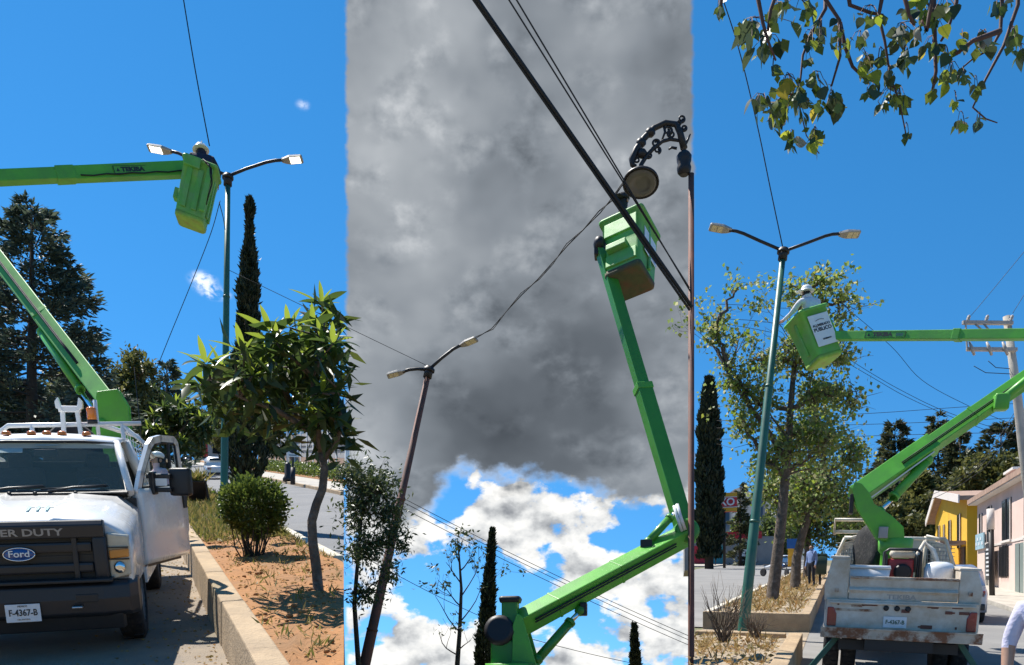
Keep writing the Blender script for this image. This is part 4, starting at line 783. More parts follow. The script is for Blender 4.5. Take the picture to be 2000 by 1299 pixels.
# lamp post beside the bucket
pb = GL(437, 1018, .40); dl = pb.y; pt = P(445, 346, dl)
street_lamp('street_lamp', 'green street lamp with both lanterns lit beside the left bucket', pb, pt, .08, .056, [[P(446, 344, dl), P(480, 330, dl), P(520, 317, dl), P(538, 313.5, dl), P(556, 312.5, dl)], [P(444, 343, dl), P(400, 324, dl), P(365, 307, dl), P(348, 299, dl), P(330, 294.5, dl)]],
            [(P(552, 313, dl), P(591, 309.5, dl)), (P(334, 296, dl), P(289, 287.5, dl))], .2, True, 'pole_green')
wire('wire', 'thin dark wire dropping from above to the worker in navy', [P(352, -40, dl), P(380, 130, dl), P(409, 285, dl)], .013)
wire('wire', 'thin cable hanging from the left bucket down towards the trees', [P(430, 392, 17.6), P(412, 455, 17.8), P(375, 550, 18.2), P(330, 660, 18.6), P(300, 735, 19)], .008)
wire('wire', 'short cable from the left bucket to the green pole', [P(428, 395, 17.6), P(436, 425, 17.9), P(440, 450, dl)], .009)
# ================================================================ left street: planting and what lies up the hill
def blade_mesh(name, mt, n=6, w=.23, bend=.28, fold=.3, tipw=.0):
    v = []; f = []
    for i in range(n + 1):
        t = i / n; ww = w * .5 * (math.sin(math.pi * min(1, t ** .8 * .97 + .03)) ** .75 if 0 < i < n else .04); z = -bend * t * t
        v += [(-ww, t, z + ww * fold), (0, t, z), (ww, t, z + ww * fold)]
    for i in range(n): a = i * 3; f += [(a, a + 1, a + 4, a + 3), (a + 1, a + 2, a + 5, a + 4)]
    m = MB(); m.add(v, f, None, True); return m.mesh(name, M_[mt])
def aim(p, d, roll, L, rng=None):
    d = Vector(d).normalized(); u = Vector((0, 0, 1)); x = d.cross(u); x = x.normalized() if x.length > 1e-3 else Vector((1, 0, 0)); z = x.cross(d)
    M = Matrix((x, d, z)).transposed().to_4x4() @ Matrix.Rotation(roll, 4, 'Y') @ Matrix.Scale(L, 4); M.translation = p; return M
LD = blade_mesh('leaf', 'loquat_dark'); LN = blade_mesh('leaf', 'loquat_new', bend=.12)
def loquat(name, label, base, trunkpts, forks, rosettes, dmean, seed, L=.31, cap=300, mass=850, r0=.055):
    rng = np.random.default_rng(seed); base = Vector(base); t = thing(name, label, 'tree', base)
    tr = [Vector(p) - base for p in trunkpts]; MB().tube([tr[0] - Vector((0, 0, .2))] + tr, [r0 * 1.2] + [r0 * (1 - .35 * i / len(tr)) for i in range(len(tr))], 10).build('trunk', M_['bark'], t)
    fk = [[Vector(p) - base for p in f] for f in forks]; hubs = []
    for f in fk: MB().tube(f, [r0 * .6, r0 * .5, r0 * .38, r0 * .3][:len(f)] if len(f) <= 4 else r0 * .4, 7).build('limb', M_['bark'], t); hubs += f[1:]
    k = 0; tw = MB(); rs = [Vector(p) - base for p in rosettes]
    for c in rs:
        h = min(hubs, key=lambda q: (q - c).length); tw.tube(wander(rng, h, c, 4, .06), [.016, .014, .012, .01, .008], 5)
        nl = int(rng.integers(8, 12)) if len(rosettes) > 30 else int(rng.integers(9, 13))
        for i in range(nl):
            a = i * 2.4 + rng.uniform(-.3, .3); f = i / nl; elev = 1.15 - 1.75 * f + rng.uniform(-.15, .15)
            d = Vector((math.cos(a) * math.cos(elev), math.sin(a) * math.cos(elev), math.sin(elev))); ln = L * (.62 + .5 * min(1, f * 2)) * rng.uniform(.85, 1.15)
            if k < cap: obj('leaf', LN if f < .45 and rng.uniform() < .9 else LD, t, M=aim(c + d * .015, d, rng.uniform(-.5, .5), ln)); k += 1
    tag(tw.build('twigs', M_['bark'], t), kind='stuff')
    cc = np.array([[*c] for c in rs]); j = rng.integers(0, len(rs), mass); pts = cc[j] + rng.normal(size=(mass, 3)) * np.array([.10, .18, .09]) - np.array([0, -.2, .09])
    d = rdir(rng, mass, 0, .25); tag(obj('inner_leaves', leaf_mesh('inner_leaves', pts, d, L * .8, M_['loquat_shaded'], rng, .3), t), kind='stuff'); return t
rg = np.random.default_rng(11); D0 = GL(622, 1155, .40).y
ros = [(402, 712), (392, 752), (448, 742), (476, 688), (528, 650), (518, 692), (492, 735), (566, 640), (590, 664), (560, 700), (612, 640), (628, 596), (642, 632), (630, 668), (650, 672), (640, 712), (604, 722), (548, 752), (440, 790), (500, 782), (585, 770), (630, 768), (648, 772), (530, 815), (610, 812), (468, 775), (645, 815), (575, 735), (430, 715), (540, 670), (600, 690), (510, 715), (455, 700), (560, 785), (620, 845), (640, 740)]
pr = [P(x, y, D0 + float(rg.uniform(-.75, .75))) for x, y in ros]
q = lambda x, y, dd=0: P(x, y, D0 + dd)
loquat('loquat_tree', 'loquat tree with long glossy leaves and a crooked trunk on the soil', q(622, 1155), [q(622, 1155), q(618, 1110), q(611, 1060), q(609, 1018), q(618, 985), q(630, 955), q(634, 915), q(628, 880)],
       [[q(628, 885), q(606, 842), q(570, 800, .2), q(520, 760, .3)], [q(631, 900), q(655, 870), q(668, 830, -.2), q(660, 770, -.2)], [q(628, 885), q(618, 820, -.2), q(610, 740, -.2), q(630, 660, -.1)], [q(606, 842), q(540, 800, -.3), q(470, 775, -.3), q(410, 740, -.2)], [q(570, 800, .2), q(545, 720, .2), q(530, 665, .1)]], pr, D0, 5)
D1 = 30.0
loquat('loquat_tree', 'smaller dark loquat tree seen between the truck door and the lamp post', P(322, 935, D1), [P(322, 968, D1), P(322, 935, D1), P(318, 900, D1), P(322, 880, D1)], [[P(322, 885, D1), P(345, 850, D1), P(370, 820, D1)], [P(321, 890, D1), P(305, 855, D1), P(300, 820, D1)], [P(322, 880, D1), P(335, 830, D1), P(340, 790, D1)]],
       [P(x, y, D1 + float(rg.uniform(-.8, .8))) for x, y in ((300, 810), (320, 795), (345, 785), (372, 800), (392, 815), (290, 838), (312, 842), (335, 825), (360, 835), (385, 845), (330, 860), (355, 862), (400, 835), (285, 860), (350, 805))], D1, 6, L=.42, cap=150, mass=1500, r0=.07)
# trimmed shrub
D2 = GL(495, 1086, .40).y; bs = GL(495, 1086, .40); rg = np.random.default_rng(3); t = thing('shrub', 'trimmed round green shrub with bare lower stems on orange soil', 'shrub', bs)
m = MB()
for k in range(26):
    a = k * 2.4; r = .05 + .13 * (k % 5) / 5; e = Vector((math.cos(a) * r * 2.4, math.sin(a) * r * 2.4, .55 + .2 * rg.uniform())); m.tube(wander(rg, (math.cos(a) * r, math.sin(a) * r, -.05), e, 4, .07), [.012, .01, .008, .007, .005], 5)
m.build('stems', M_['dark_bark'], t)
n = 9000; d = rg.normal(size=(n, 3)); d /= np.linalg.norm(d, axis=1, keepdims=True); rr = rg.uniform(.25, 1, n) ** .45; lump = 1 + .15 * np.sin(d[:, 0] * 6 + 1) * np.sin(d[:, 2] * 5 + d[:, 1] * 4) + .08 * np.sin(d[:, 1] * 11 + d[:, 0] * 7) + np.where(rg.uniform(size=n) < .04, rg.uniform(.05, .28, n), 0)
pts = d * (rr * lump)[:, None] * np.array([.455, .45, .40]) + np.array([0, 0, .69]); low = pts[:, 2] < .5; pts[low, :2] *= (.55 + .9 * np.clip(pts[low, 2:3], 0, .5))
obj('crown', leaf_mesh('crown', pts, d + rdir(rg, n, .3) * .8, .055, M_['hedge_leaf'], rg, .55), t)
# cypress, conifers, the wood behind
cb = LW(22.3, 2.2, .4)
cypress('cypress_tree', 'slim dark cypress with a separate tuft at its tip behind the lamp post', P(480, 995, 21), (995 - 393) / F * 21, .46, 4, n=15000, tipgap=None, size=.14, prof=lambda z: np.interp(z, [0, .06, .14, .3, .5, .7, .82, .885, .9, .94, .97, 1], [.5, .8, 1.2, 1.1, .72, .54, .34, .1, .06, .1, .2, .02]), lean=(.1, 0))
def on_left(px, d): p = P(px, 800, d); return gl(p.x, p.y)
def L_tree(px, top, d, **k): b = on_left(px, d); return b, (1.6 + (HY - top) / F * d) - b.z
b, h = L_tree(62, 402, 30); conifer('fir_tree', 'tall dark fir with spreading branches behind the truck boom', b, h, 3.7, 21, 125, needles=230, size=.24, z0=.03, flat=.66, trunk_r=.22, droop=.08)
b, h = L_tree(-60, 430, 33); conifer('fir_tree', 'dark fir cut by the left edge, beside the tallest fir', b, h, 3.6, 22, 120, needles=200, size=.28, z0=.05, trunk_r=.22)
b, h = L_tree(165, 640, 46); conifer('fir_tree', 'lower fir half hidden behind the green lower boom', b, h, 3.2, 23, 80, needles=150, size=.32, z0=.02)
b, h = L_tree(326, 705, 70); conifer('fir_tree', 'small far fir between the round tree and the lamp post', b, h, 3.0, 24, 60, needles=110, size=.4, z0=.1)
def round_tree(label, px, top, bot, wpx, d, lm, seed, nleaf=7000, size=.3, group='trees up the left hill', name='broad_tree'):
    b = on_left(px, d); c = P(px, (top + bot) / 2, d); rz = (bot - top) / 2 / F * d; rx = wpx / 2 / F * d; rg_ = np.random.default_rng(seed); bl = []
    for k in range(7): a = k * 2.4; f = (k / 6) * 2 - 1; bl.append((c + Vector((math.cos(a) * rx * .55, math.sin(a) * rx * .55, f * rz * .62)), (rx * .55, rx * .55, rz * .42)))
    return clump_tree(name, label, b, [b, b.lerp(c, .5), c], .2, bl, 46, nleaf, size, lm, seed=seed, group=group)
round_tree('round olive-green tree with a pointed top behind the orange beacon', 256, 678, 860, 92, 55, 'olive_leaf', 31)
round_tree('yellow-green tree low behind the mesh rack of the truck', 292, 750, 880, 80, 60, 'broad_leaf', 32, group=None)
round_tree('wide dark tree behind the white boom rest', 120, 720, 880, 130, 50, 'olive_leaf', 33, 9000)
round_tree('dark leafy tree low at the left edge behind the cab roof', 20, 740, 890, 110, 48, 'broad_leaf', 34)
round_tree('hazy dark tree up the road between the far loquat and the shop', 372, 790, 895, 70, 120, 'olive_leaf', 35, size=.6)
round_tree('low dark tree behind the far hedge near the speed sign', 520, 800, 890, 90, 160, 'olive_leaf', 36, size=.8)
round_tree('far tree behind the grey wall right of the crooked trunk', 620, 790, 880, 110, 190, 'broad_leaf', 37, size=.9)
round_tree('far dense tree closing the view above the planter box', 440, 780, 885, 80, 200, 'olive_leaf', 38, size=.9)
# ground cover on the median
def tufts(name, label, W, n, us, vs, h, size, mt, seed, per=8, cat='grass', sp=.035):
    rg_ = np.random.default_rng(seed); u = rg_.uniform(*us, n); v = rg_.uniform(*vs, n); left = W is LW
    keep = (v < u / 4.7) if left else (v > -u * .153); u, v = u[keep], v[keep]; c = np.array([[*W(a, b, h)] for a, b in zip(u, v)]); c = np.repeat(c, per, 0) + rg_.normal(size=(len(u) * per, 3)) * np.array([sp, sp, .0])
    return tag(obj(name, leaf_mesh(name, c, rdir(rg_, len(c), .9), size, M_[mt], rg_, .14, var=.6)), label, cat, kind='stuff')
tufts('grass', 'yellow-green grass round the foot of the green lamp post', LW, 900, (15, 26), (.95, 2.4), .40, .16, 'grass_blade', 1)
tufts('weeds', 'sparse small weeds on the orange soil', LW, 130, (6, 16), (1.0, 2.4), .40, .09, 'grass_blade', 2, 7)
tufts('kerb_grass', 'grass growing along the pale kerb of the median', LW, 240, (12, 40), (2.2, 2.44), .40, .12, 'grass_blade', 3)
tufts('far_grass', 'grass further up the median beyond the shrub', LW, 1200, (26, 80), (.95, 2.4), .40, .22, 'grass_blade', 4)
rg = np.random.default_rng(8); n = 1500; u = rg.uniform(4.6, 15, n); v = rg.uniform(.95, 2.4, n); k = v < u / 4.7; c = np.array([[*LW(a, b, .425)] for a, b in zip(u[k], v[k])])
tag(obj('leaf_litter', leaf_mesh('leaf_litter', c, rdir(rg, len(c)) * np.array([1, 1, .15]), .035, M_['dry_grass'], rg, .5)), 'scattered dry leaves on the orange soil', 'leaves', kind='stuff')
n = 700; u = rg.uniform(5, 16, n); v = .72 - np.abs(rg.normal(size=n)) * .5; c = np.array([[*LW(a, b, .02)] for a, b in zip(u, v)])
tag(obj('road_litter', leaf_mesh('road_litter', c, rdir(rg, n) * np.array([1, 1, .1]), .04, M_['dry_grass'], rg, .5)), 'dry leaves swept against the planter wall on the road', 'leaves', kind='stuff')
n = 500; u = rg.uniform(4.6, 16, n); v = rg.uniform(.97, 2.4, n); k = v < u / 4.75; m = MB(); o_ = LW(10, 1.6, .4)
for a, b_ in zip(u[k], v[k]): r_ = .008 + .022 * rg.uniform() ** 2.5; m.ball(LW(a, b_, .405) - o_, (r_ * 1.3, r_, r_ * .8), 6, 4)
st_ = m.build('soil_clods', M_['soil']); st_.location = o_; tag(st_, 'small clods and stones on the orange soil', 'stones', kind='stuff')
# planter box with spiky plants
pbx = GL(386, 985, .40); t = thing('planter_box', 'dark planter box with spiky plants on the median', 'planter', slope_frame(pbx, -23.2, SL))
MB().loft([rrect(.42, .42, .02, .1), rrect(.55, .55, .02, .62), rrect(.6, .6, .02, .66), rrect(.52, .52, .02, .6)]).build('box', M_['dark_iron'], t)
for a in (-1, 1):
    for b_ in (-1, 1): MB().bar((a * .3, b_ * .3, 0), (a * .25, b_ * .25, .64), .05, .05, (1, 0, 0)).build('leg', M_['dark_iron'], t)
rg = np.random.default_rng(9); n = 160; c = rg.normal(size=(n, 3)) * np.array([.13, .13, 0]) + np.array([0, 0, .6]); obj('plant', leaf_mesh('plant', c, rdir(rg, n, 1.2), .4, M_['grass_blade'], rg, .12), t)
# far pavement: sign, post, hedge, wall, shop, traffic
def speed_sign():
    b = GL(572, 946, .16); d = b.y; t = thing('speed_sign', 'round white speed limit sign on a dark post', 'sign', upright(b, -14)); hz = (946 - 880) / F * d
    MB().tube([(0, 0, 0), (0, 0, hz + .25)], .05, 10).tube([(0, 0, 0), (0, 0, .9)], .13, 10).build('post', M_['dark_iron'], t)
    s = MB().box((0, -.06, hz), (.56, .02, .72), .01).build('board', M_['sign_white'], t); T = Matrix.Translation((0, -.075, hz + .06)) @ Matrix.Rotation(R(90), 4, 'X')
    MB().lathe([(.17, 0), (.235, 0), (.235, .012), (.17, .012), (.17, 0)], 28, T).build('ring', M_['ink'], s); text('50', .24, M_['ink'], s, Matrix.Translation((0, -.082, hz + .06)) @ FACE, bold=.006); MB().box((0, -.074, hz - .27), (.4, .008, .07)).build('lower_line', M_['grey_metal'], s)
speed_sign()
b = GL(562, 940, .16); t = thing('lamp_post', 'short white post with a thick dark foot beside the speed sign', 'post', b); MB().lathe([(.3, 0), (.3, .15), (.2, .3), (.18, 1.0), (.12, 1.1)], 14).build('foot', M_['dark_iron'], t); MB().tube([(0, 0, 1.05), (0, 0, 4.4)], .085, 10).build('shaft', M_['plate_white'], t)
rg = np.random.default_rng(12); n = 26000; u = rg.uniform(50, 130, n); v = 11.6 + rg.normal(size=n) * .38; hh = .2 + rg.uniform(0, 1, n) ** .7 * (.75 + .15 * np.sin(u * 1.7) + .1 * np.sin(u * 4.1)); k = v < u / 4.75
c = np.array([[*LW(a, b_, x)] for a, b_, x in zip(u[k], v[k], hh[k])]); hg = obj('hedge', leaf_mesh('hedge', c, rdir(rg, len(c), .4), .17, M_['hedge_leaf'], rg, .55)); tag(hg, 'low clipped hedge along the far pavement', 'hedge')
t = thing('boundary_wall', 'long grey panelled wall with railing beyond the far hedge', 'wall', LW(118, 26, 0)); o = LW(118, 26, 0)
pm('wall_grey', (0.3, 0.29, 0.28), .85, var=.12, scale=.8, bump=.1); pm('wall_base', (0.3, 0.19, 0.13), .85, var=.12, scale=.8)
for k in range(16):
    u = 118 + k * 6; f = lambda a, b_, c_: LW(a, b_, c_) - o
    def slab(u0, u1, v0, v1, h0, h1): return MB().add([f(a, b_, c_) for a in (u0, u1) for b_ in (v0, v1) for c_ in (h0, h1)], [(0, 1, 3, 2), (4, 6, 7, 5), (0, 4, 5, 1), (2, 3, 7, 6), (1, 5, 7, 3), (0, 2, 6, 4)])
    slab(u + .3, u + 5.9, 26, 26.3, 1.2, 5.2).build('panel', M_['wall_grey'], t); slab(u + .3, u + 5.9, 25.95, 26.32, -1, 1.18).build('plinth', M_['wall_base'], t); slab(u - .1, u + .28, 25.85, 26.4, -1, 5.6).build('pillar', M_['sign_white'], t)
    for h in (2.2, 3.0, 3.8): slab(u + .3, u + 5.9, 25.9, 25.97, h, h + .1).build('rail', M_['dark_iron'], t)
pm('shop_red', (.42, .02, .03), .5, var=.08); pm('shop_wall', (.4, .36, .32), .8)
o = on_left(424, 222); t = thing('shop', 'far shop with a red fascia at the top of the road', 'building', upright(o, -20)); MB().box((0, 3, 3), (11, 6, 7.5)).build('wall', M_['shop_wall'], t); MB().box((0, -.3, 7), (11.4, .5, 2.4)).build('fascia', M_['shop_red'], t)
for x in (-3.4, 0, 3.4): w_ = MB().box((x, -.06, 3.2), (2.2, .1, 3)).build('window', M_['dark_iron'], t); MB().box((x, -.14, 3.2), (2.0, .06, 2.8)).build('pane', M_['clear_glass'], w_)
def car(name, label, M, mt, W=1.74, L=4.2, H=1.45, rear=True, group=None):
    """seen from its rear (-Y end)"""
    t = thing(name, label, 'car', M, group); w = W / 2
    def ring(y, zb, zt, ws, wt): return [(-ws * w, y, zb), (ws * w, y, zb), (ws * w, y, zt * .75 + zb * .25), (wt * w, y, zt), (-wt * w, y, zt), (-ws * w, y, zt * .75 + zb * .25)]
    MB().loft([ring(0, .36, .78, .9, .84), ring(.12, .28, .92, .97, .9), ring(.8, .24, .96, 1, .93), ring(2.6, .24, .95, 1, .93), ring(3.8, .26, .82, .98, .88), ring(L, .36, .62, .9, .8)]).build('body', M_[mt], t)
    MB().loft([ring(.28, .9, .96, .92, .9), ring(.75, .92, H - .04, .9, .70), ring(1.5, .93, H, .91, .72), ring(2.3, .93, H - .04, .91, .70), ring(3.0, .9, .95, .92, .88)]).build('cabin', M_[mt], t)
    g_ = MB().add([(-.74 * w, .34, .985), (.74 * w, .34, .985), (.62 * w, .685, H - .09), (-.62 * w, .685, H - .09)], [(0, 1, 2, 3)]).build('rear_window', M_['black_plastic'], t); MB().add([(-.72 * w, .325, .985), (.72 * w, .325, .985), (.6 * w, .67, H - .09), (-.6 * w, .67, H - .09)], [(0, 1, 2, 3)]).build('pane', M_['clear_glass'], g_)
    for s in (-1, 1):
        MB().box((s * w * .74, .03, .74), (w * .3, .06, .16), .02).build('tail_light', M_['red_lens'], t)
        MB().add([(s * w * .925, .9, .98), (s * w * .93, 2.5, .98), (s * w * .745, 2.2, H - .1), (s * w * .745, .95, H - .1)], [(0, 1, 2, 3)]).build('side_window', M_['black_plastic'], t)
        for y in (.75, 3.35): wheel(t, (s * w * .88, y, .31), .31, .2)
    MB().box((0, .0, .42), (W * .9, .1, .16), .03).build('bumper', M_['satin_black'], t); MB().box((0, -.02, .66), (.32, .02, .13)).build('number_plate', M_['plate_white'], t); return t
pm('car_white', (.7, .7, .7), .25, var=.03, coat=.8); pm('car_blue', (.03, .06, .14), .25, var=.05, coat=.8); pm('car_silver', (.42, .45, .52), .3, metal=.5, var=.05, coat=.8)
p = GL(430, 937); car('car', 'white hatchback driving away behind the green lamp post', slope_frame(p, -23.2, SL), 'car_white', H=1.55)
p = GL(367, 905); car('car', 'small dark blue car far up the left road', slope_frame(p, -23.2, SL), 'car_blue')
p = gl(P(396, 895, 200).x, 200); t = thing('lorry', 'red lorry parked at the top of the left road', 'truck', slope_frame(p, -22, SL)); MB().box((0, 4, 2.4), (2.6, 7, 3.0), .05).build('box_body', M_['shop_red'], t); MB().box((0, 4, .8), (2.4, 7, .3)).build('chassis', M_['black_plastic'], t)
for s in (-1, 1):
    for y in (1.5, 6.5): wheel(t, (s * 1.05, y, .5), .5, .3)
    MB().box((s * 1.0, .46, 1.2), (.3, .06, .2)).build('tail_light', M_['orange_lens'], t)
wp = P(309, 900, 14.3); person('person', 'woman in pink shirt and white cap seen through the door window', upright(gl(wp.x, wp.y, .04), 40) @ Matrix.Scale(1.04, 4), dict(), dict(top='pink_cloth', sleeve='pink_cloth', legs='dark_cloth', shoe='rubber', skin='skin', hair='hair'), hat=('cap', 'helmet_white'), hairlong=True) if pm('pink_cloth', (.62, .45, .5), .85, var=.1, scale=20, bump=.3) else None
# ================================================================ the vale ahead: trailer lift, rusty lamp, scrolled lamp, cables
pm('boom_green_shaded', (0.05, 0.25, 0.022), 0.42, var=0.12, scale=2.0, col2=(0.05, 0.19, 0.025), amt=0.42, edge=0.2, coat=0.1)  # boom green darkened: the dull light under the cloud is put into the colour
pm('dark_floor', (.07, .075, .03), .8, var=.3, scale=8, col2=(.12, .06, .03), amt=.45); dB = 11.0; o = P(1000, 1305, dB); o.z = 0; TM = upright(o, 8); TMI = TM.inverted()
MT = thing('trailer_lift', 'green articulated lift with its bucket raised under the storm cloud', 'lift', TM)
def mp(name, m, mt, bevel=0.0, parent=None, M=None): return m.build(name, M_[mt], parent or MT, bevel, M)
mp('deck', MB().box((0, .3, .78), (1.7, 3.6, .16), .02), 'grey_metal')
for s in (-1, 1):
    for y in (.0, .85): wheel(MT, (s * .95, y + .2, .36), .36, .22)
    for y in (-1.4, 2.0): mp('outrigger', MB().bar((s * .8, y, .72), (s * 1.5, y, .06), .1, .1, (0, 1, 0), .01).box((s * 1.5, y, .03), (.3, .3, .04), .005), 'boom_green')
mp('tow_bar', MB().bar((0, -1.5, .7), (0, -2.6, .55), .12, .12, (0, 0, 1), .01).tube([(0, -2.55, .55), (0, -2.55, .02)], .05, 8), 'dark_iron')
mp('pedestal', MB().lathe([(.42, .86), (.42, .95), (.3, 1.0), (.28, 1.55), (.34, 1.58), (.34, 1.66)], 24), 'boom_green')
def lm(px, py, d=dB): return TMI @ P(px, py, d)
a = lm(1022, 1215); y0 = a.y
mp('slew_drum', MB().lathe([(.14, -.2), (.19, -.18), (.19, .18), (.14, .2)], 24, Matrix.Translation(lm(979, 1236)) @ Matrix.Rotation(R(80), 4, 'X')), 'dark_iron')
mp('column_cap', MB().loft([rrect(.24, .26, .03, -.03), rrect(.27, .28, .03, .02), rrect(.24, .24, .05, .05)], M=Matrix.Translation(lm(997, 1173))), 'dark_iron')
mp('column', MB().box(lm(997, 1200), (.2, .22, .34), .02).box(lm(985, 1290), (.3, .3, .5), .02), 'boom_green_shaded')
for s in (-1, 1):
    q = [lm(x, y) for x, y in ((1004, 1300), (1006, 1222), (1014, 1200), (1024, 1206), (1036, 1244), (1052, 1300))]; mp('cheek_plate', MB().prism([(v.x, v.z) for v in q], y0 + s * .2 - .02, y0 + s * .2 + .02, 'y'), 'boom_green', .006)
    q = [lm(x, y) for x, y in ((985, 1330), (1005, 1290), (1050, 1296), (1062, 1340))]; mp('yoke', MB().prism([(v.x, v.z) for v in q], y0 + s * .24 - .02, y0 + s * .24 + .02, 'y'), 'boom_green_shaded', .006)
e0, e1 = P(1008, 1222, dB), P(1347, 1041, 12.3)
girder(MT, 'lower_boom', TMI, e0, e1, .24, .27, (0, -.5, 1), 'boom_green', h1=.24, b=.015)
ram(MT, TMI, P(1050, 1288, dB), P(1133, 1193, dB + .35), .062, .035, .78, mt='boom_green_shaded'); mp('ram_bracket', MB().box(lm(1140, 1190, dB + .4), (.09, .2, .17), .015), 'dark_iron')
m = MB(); m.lathe([(.13, -.2), (.17, -.18), (.17, .18), (.13, .2)], 20, TMI @ Matrix.Translation(P(1338, 1040, 12.3)) @ Matrix.Rotation(R(90), 4, 'X')); mp('elbow', m, 'boom_green_shaded')
u0, u1 = P(1340, 1042, 12.35), P(1172, 476, 13.9); um = u0.lerp(u1, .47)
girder(MT, 'upper_boom', TMI, u0, um, .2, .23, (1, .3, .3), 'boom_green_shaded', b=.015); girder(MT, 'boom_extension', TMI, um, u1, .16, .18, (1, .3, .3), 'boom_green_shaded', b=.012)
girder(MT, 'boom_sleeve', TMI, u0.lerp(u1, .46), u0.lerp(u1, .48), .22, .25, (1, .3, .3), 'boom_green', b=.01)
mp('hose_bundle', MB().tube([TMI @ P(x, y, d) for x, y, d in ((1338, 1035, 12.1), (1330, 1012, 12.05), (1322, 985, 12.1))], .025, 6).tube([TMI @ P(x, y, d) for x, y, d in ((1332, 1038, 12.1), (1324, 1015, 12.05), (1316, 988, 12.1))], .02, 6), 'plate_white')
ram(MT, TMI, P(1266, 1058, 12.0), P(1321, 998, 12.2), .055, .028, .8, mt='boom_green_shaded'); mp('ram_foot', MB().box(lm(1262, 1064, 12.0), (.16, .2, .12), .01), 'dark_iron')
mp('tip_joint', MB().ball(lm(1171, 477, 13.85), (.1, .14, .12), 12, 8).box(lm(1173, 492, 13.9), (.2, .24, .18), .02), 'dark_iron')
MB2 = Matrix.Translation(P(1230, 552, 13.7)) @ Matrix.Rotation(R(-22), 4, 'X') @ Matrix.Rotation(R(3), 4, 'Y') @ Matrix.Rotation(R(-32), 4, 'Z')
bk = bucket(MT, TMI @ MB2, 1.08, .70, .70, step_face=(('front', -.05, .44, .34),), ribs=(('front', 0, .72, 1.0, .56), ('front', 0, .12, .34, .52), ('right', 0, .1, 1.0, .06)), base='dark_floor')
MB().box((.345, .02, .58), (.006, .44, .5), .002).build('sticker', M_['sign_white'], bk); MB().box((.349, .02, .42), (.006, .36, .08)).build('sticker_band', M_['blue_cloth'], bk)
mp('bucket_bracket', MB().box((-.36, .05, .5), (.12, .3, .4), .02), 'boom_green_shaded', 0, bk)
hd = P(1216, 398, 14.1); person('person', 'worker with a dark cap whose head shows above the middle bucket', Matrix.Translation(hd - Vector((0, 0, 1.10))) @ Matrix.Rotation(R(140), 4, 'Z'), dict(lsh=(-.17, 0, 1.35), rsh=(.17, 0, 1.35), lel=(-.2, -.1, 1.1), rel=(.2, -.1, 1.1), lwr=(-.2, -.25, 1.2), rwr=(.2, -.25, 1.2), chest=(0, 0, 1.25)), dict(top='dark_cloth', sleeve='dark_cloth', legs='dark_cloth', shoe='rubber', skin='skin', hair='hair'), hat=('cap', 'dark_cloth'), crouch=.48)
[MB().tube([TMI @ (e0.lerp(e1, .1 + .08 * k) + Vector((0, -.17, -.06 - .035 * i))) for k in range(11)], .011, 6).build('hydraulic_line', M_['cable'], MT) for i in range(2)]
[girder(MT, 'weld_strap', TMI, e0.lerp(e1, k), e0.lerp(e1, k + .012), .252, .282 - .03 * k, (0, -.5, 1), b=.006) for k in (.2, .55)]
# rusty leaning lamp
dr = 18.7; top = P(838, 722, dr); bot = P(679, 1305, dr); bot.z = 0
street_lamp('street_lamp', 'rust-red leaning street lamp under the storm cloud', bot, top, .135, .06, [[P(840, 720, dr), P(862, 700, dr), P(885, 682, dr), P(902, 673, dr)], [P(836, 722, dr), P(815, 720.5, dr), P(800, 722, dr), P(786, 726, dr)]], [(P(899, 675, dr), P(931, 661, dr - .2)), (P(790, 725, dr), P(756, 734, dr))], .17, False, 'rust_pole', rarm=.035, armt='dark_iron')
# scrolled iron lamp
dO = 12.0; ob = P(1350, 1305, dO); ob.z = 0; t = thing('iron_lamp', 'ornate black iron lamp with scrolled arm and hanging round lantern', 'street lamp', ob); OI = Vector(ob)
pp = lambda x, y, d=dO: P(x, y, d) - OI
zt = pp(1345, 300).z; MB().lathe([(.16, -.3), (.16, .5), (.08, .62), (.045, .8), (.04, zt - .28)], 14).build('post', M_['rust_pole'], t)
MB().lathe([(.055, zt - .3), (.09, zt - .26), (.1, zt - .2), (.085, zt - .15), (.1, zt - .1), (.105, zt - .04), (.08, zt), (.05, zt + .03)], 16, Matrix.Translation((pp(1336, 300).x, 0, 0))).build('capital', M_['dark_iron'], t)
MB().tube([pp(1336, 290), pp(1328, 258), pp(1320, 243), pp(1300, 240), pp(1278, 250), pp(1258, 270), pp(1243, 292), pp(1234, 312), pp(1235, 322), pp(1242, 326)], [.05, .045, .042, .04, .042, .045, .046, .045, .035, .03], 10).build('arch', M_['dark_iron'], t)
MB().tube([pp(1334, 276), pp(1310, 272), pp(1294, 276), pp(1276, 290), pp(1262, 306), pp(1252, 322), pp(1250, 332)], [.02, .024, .026, .03, .03, .03, .03], 8).build('inner_scroll', M_['dark_iron'], t)
def curl(x, y, r, a0, turns=1.4, th=.018, d=dO):
    pts = [pp(x + r * (1 - .72 * k / 20) * math.cos(a0 + turns * 2 * math.pi * k / 20), y - r * (1 - .72 * k / 20) * math.sin(a0 + turns * 2 * math.pi * k / 20), d) for k in range(21)]; MB().tube(pts, [th * (1 - .4 * k / 20) for k in range(21)], 6).build('curl', M_['dark_iron'], t)
for x, y, r, a_ in ((1331, 232, 8, 3.6), (1336, 250, 6, 4), (1311, 262, 8, 2), (1281, 280, 8, 0), (1284, 293, 7, 5), (1244, 312, 7, 1), (1267, 303, 7, 3), (1304, 255, 9, 5.5)): curl(x, y, r, a_)
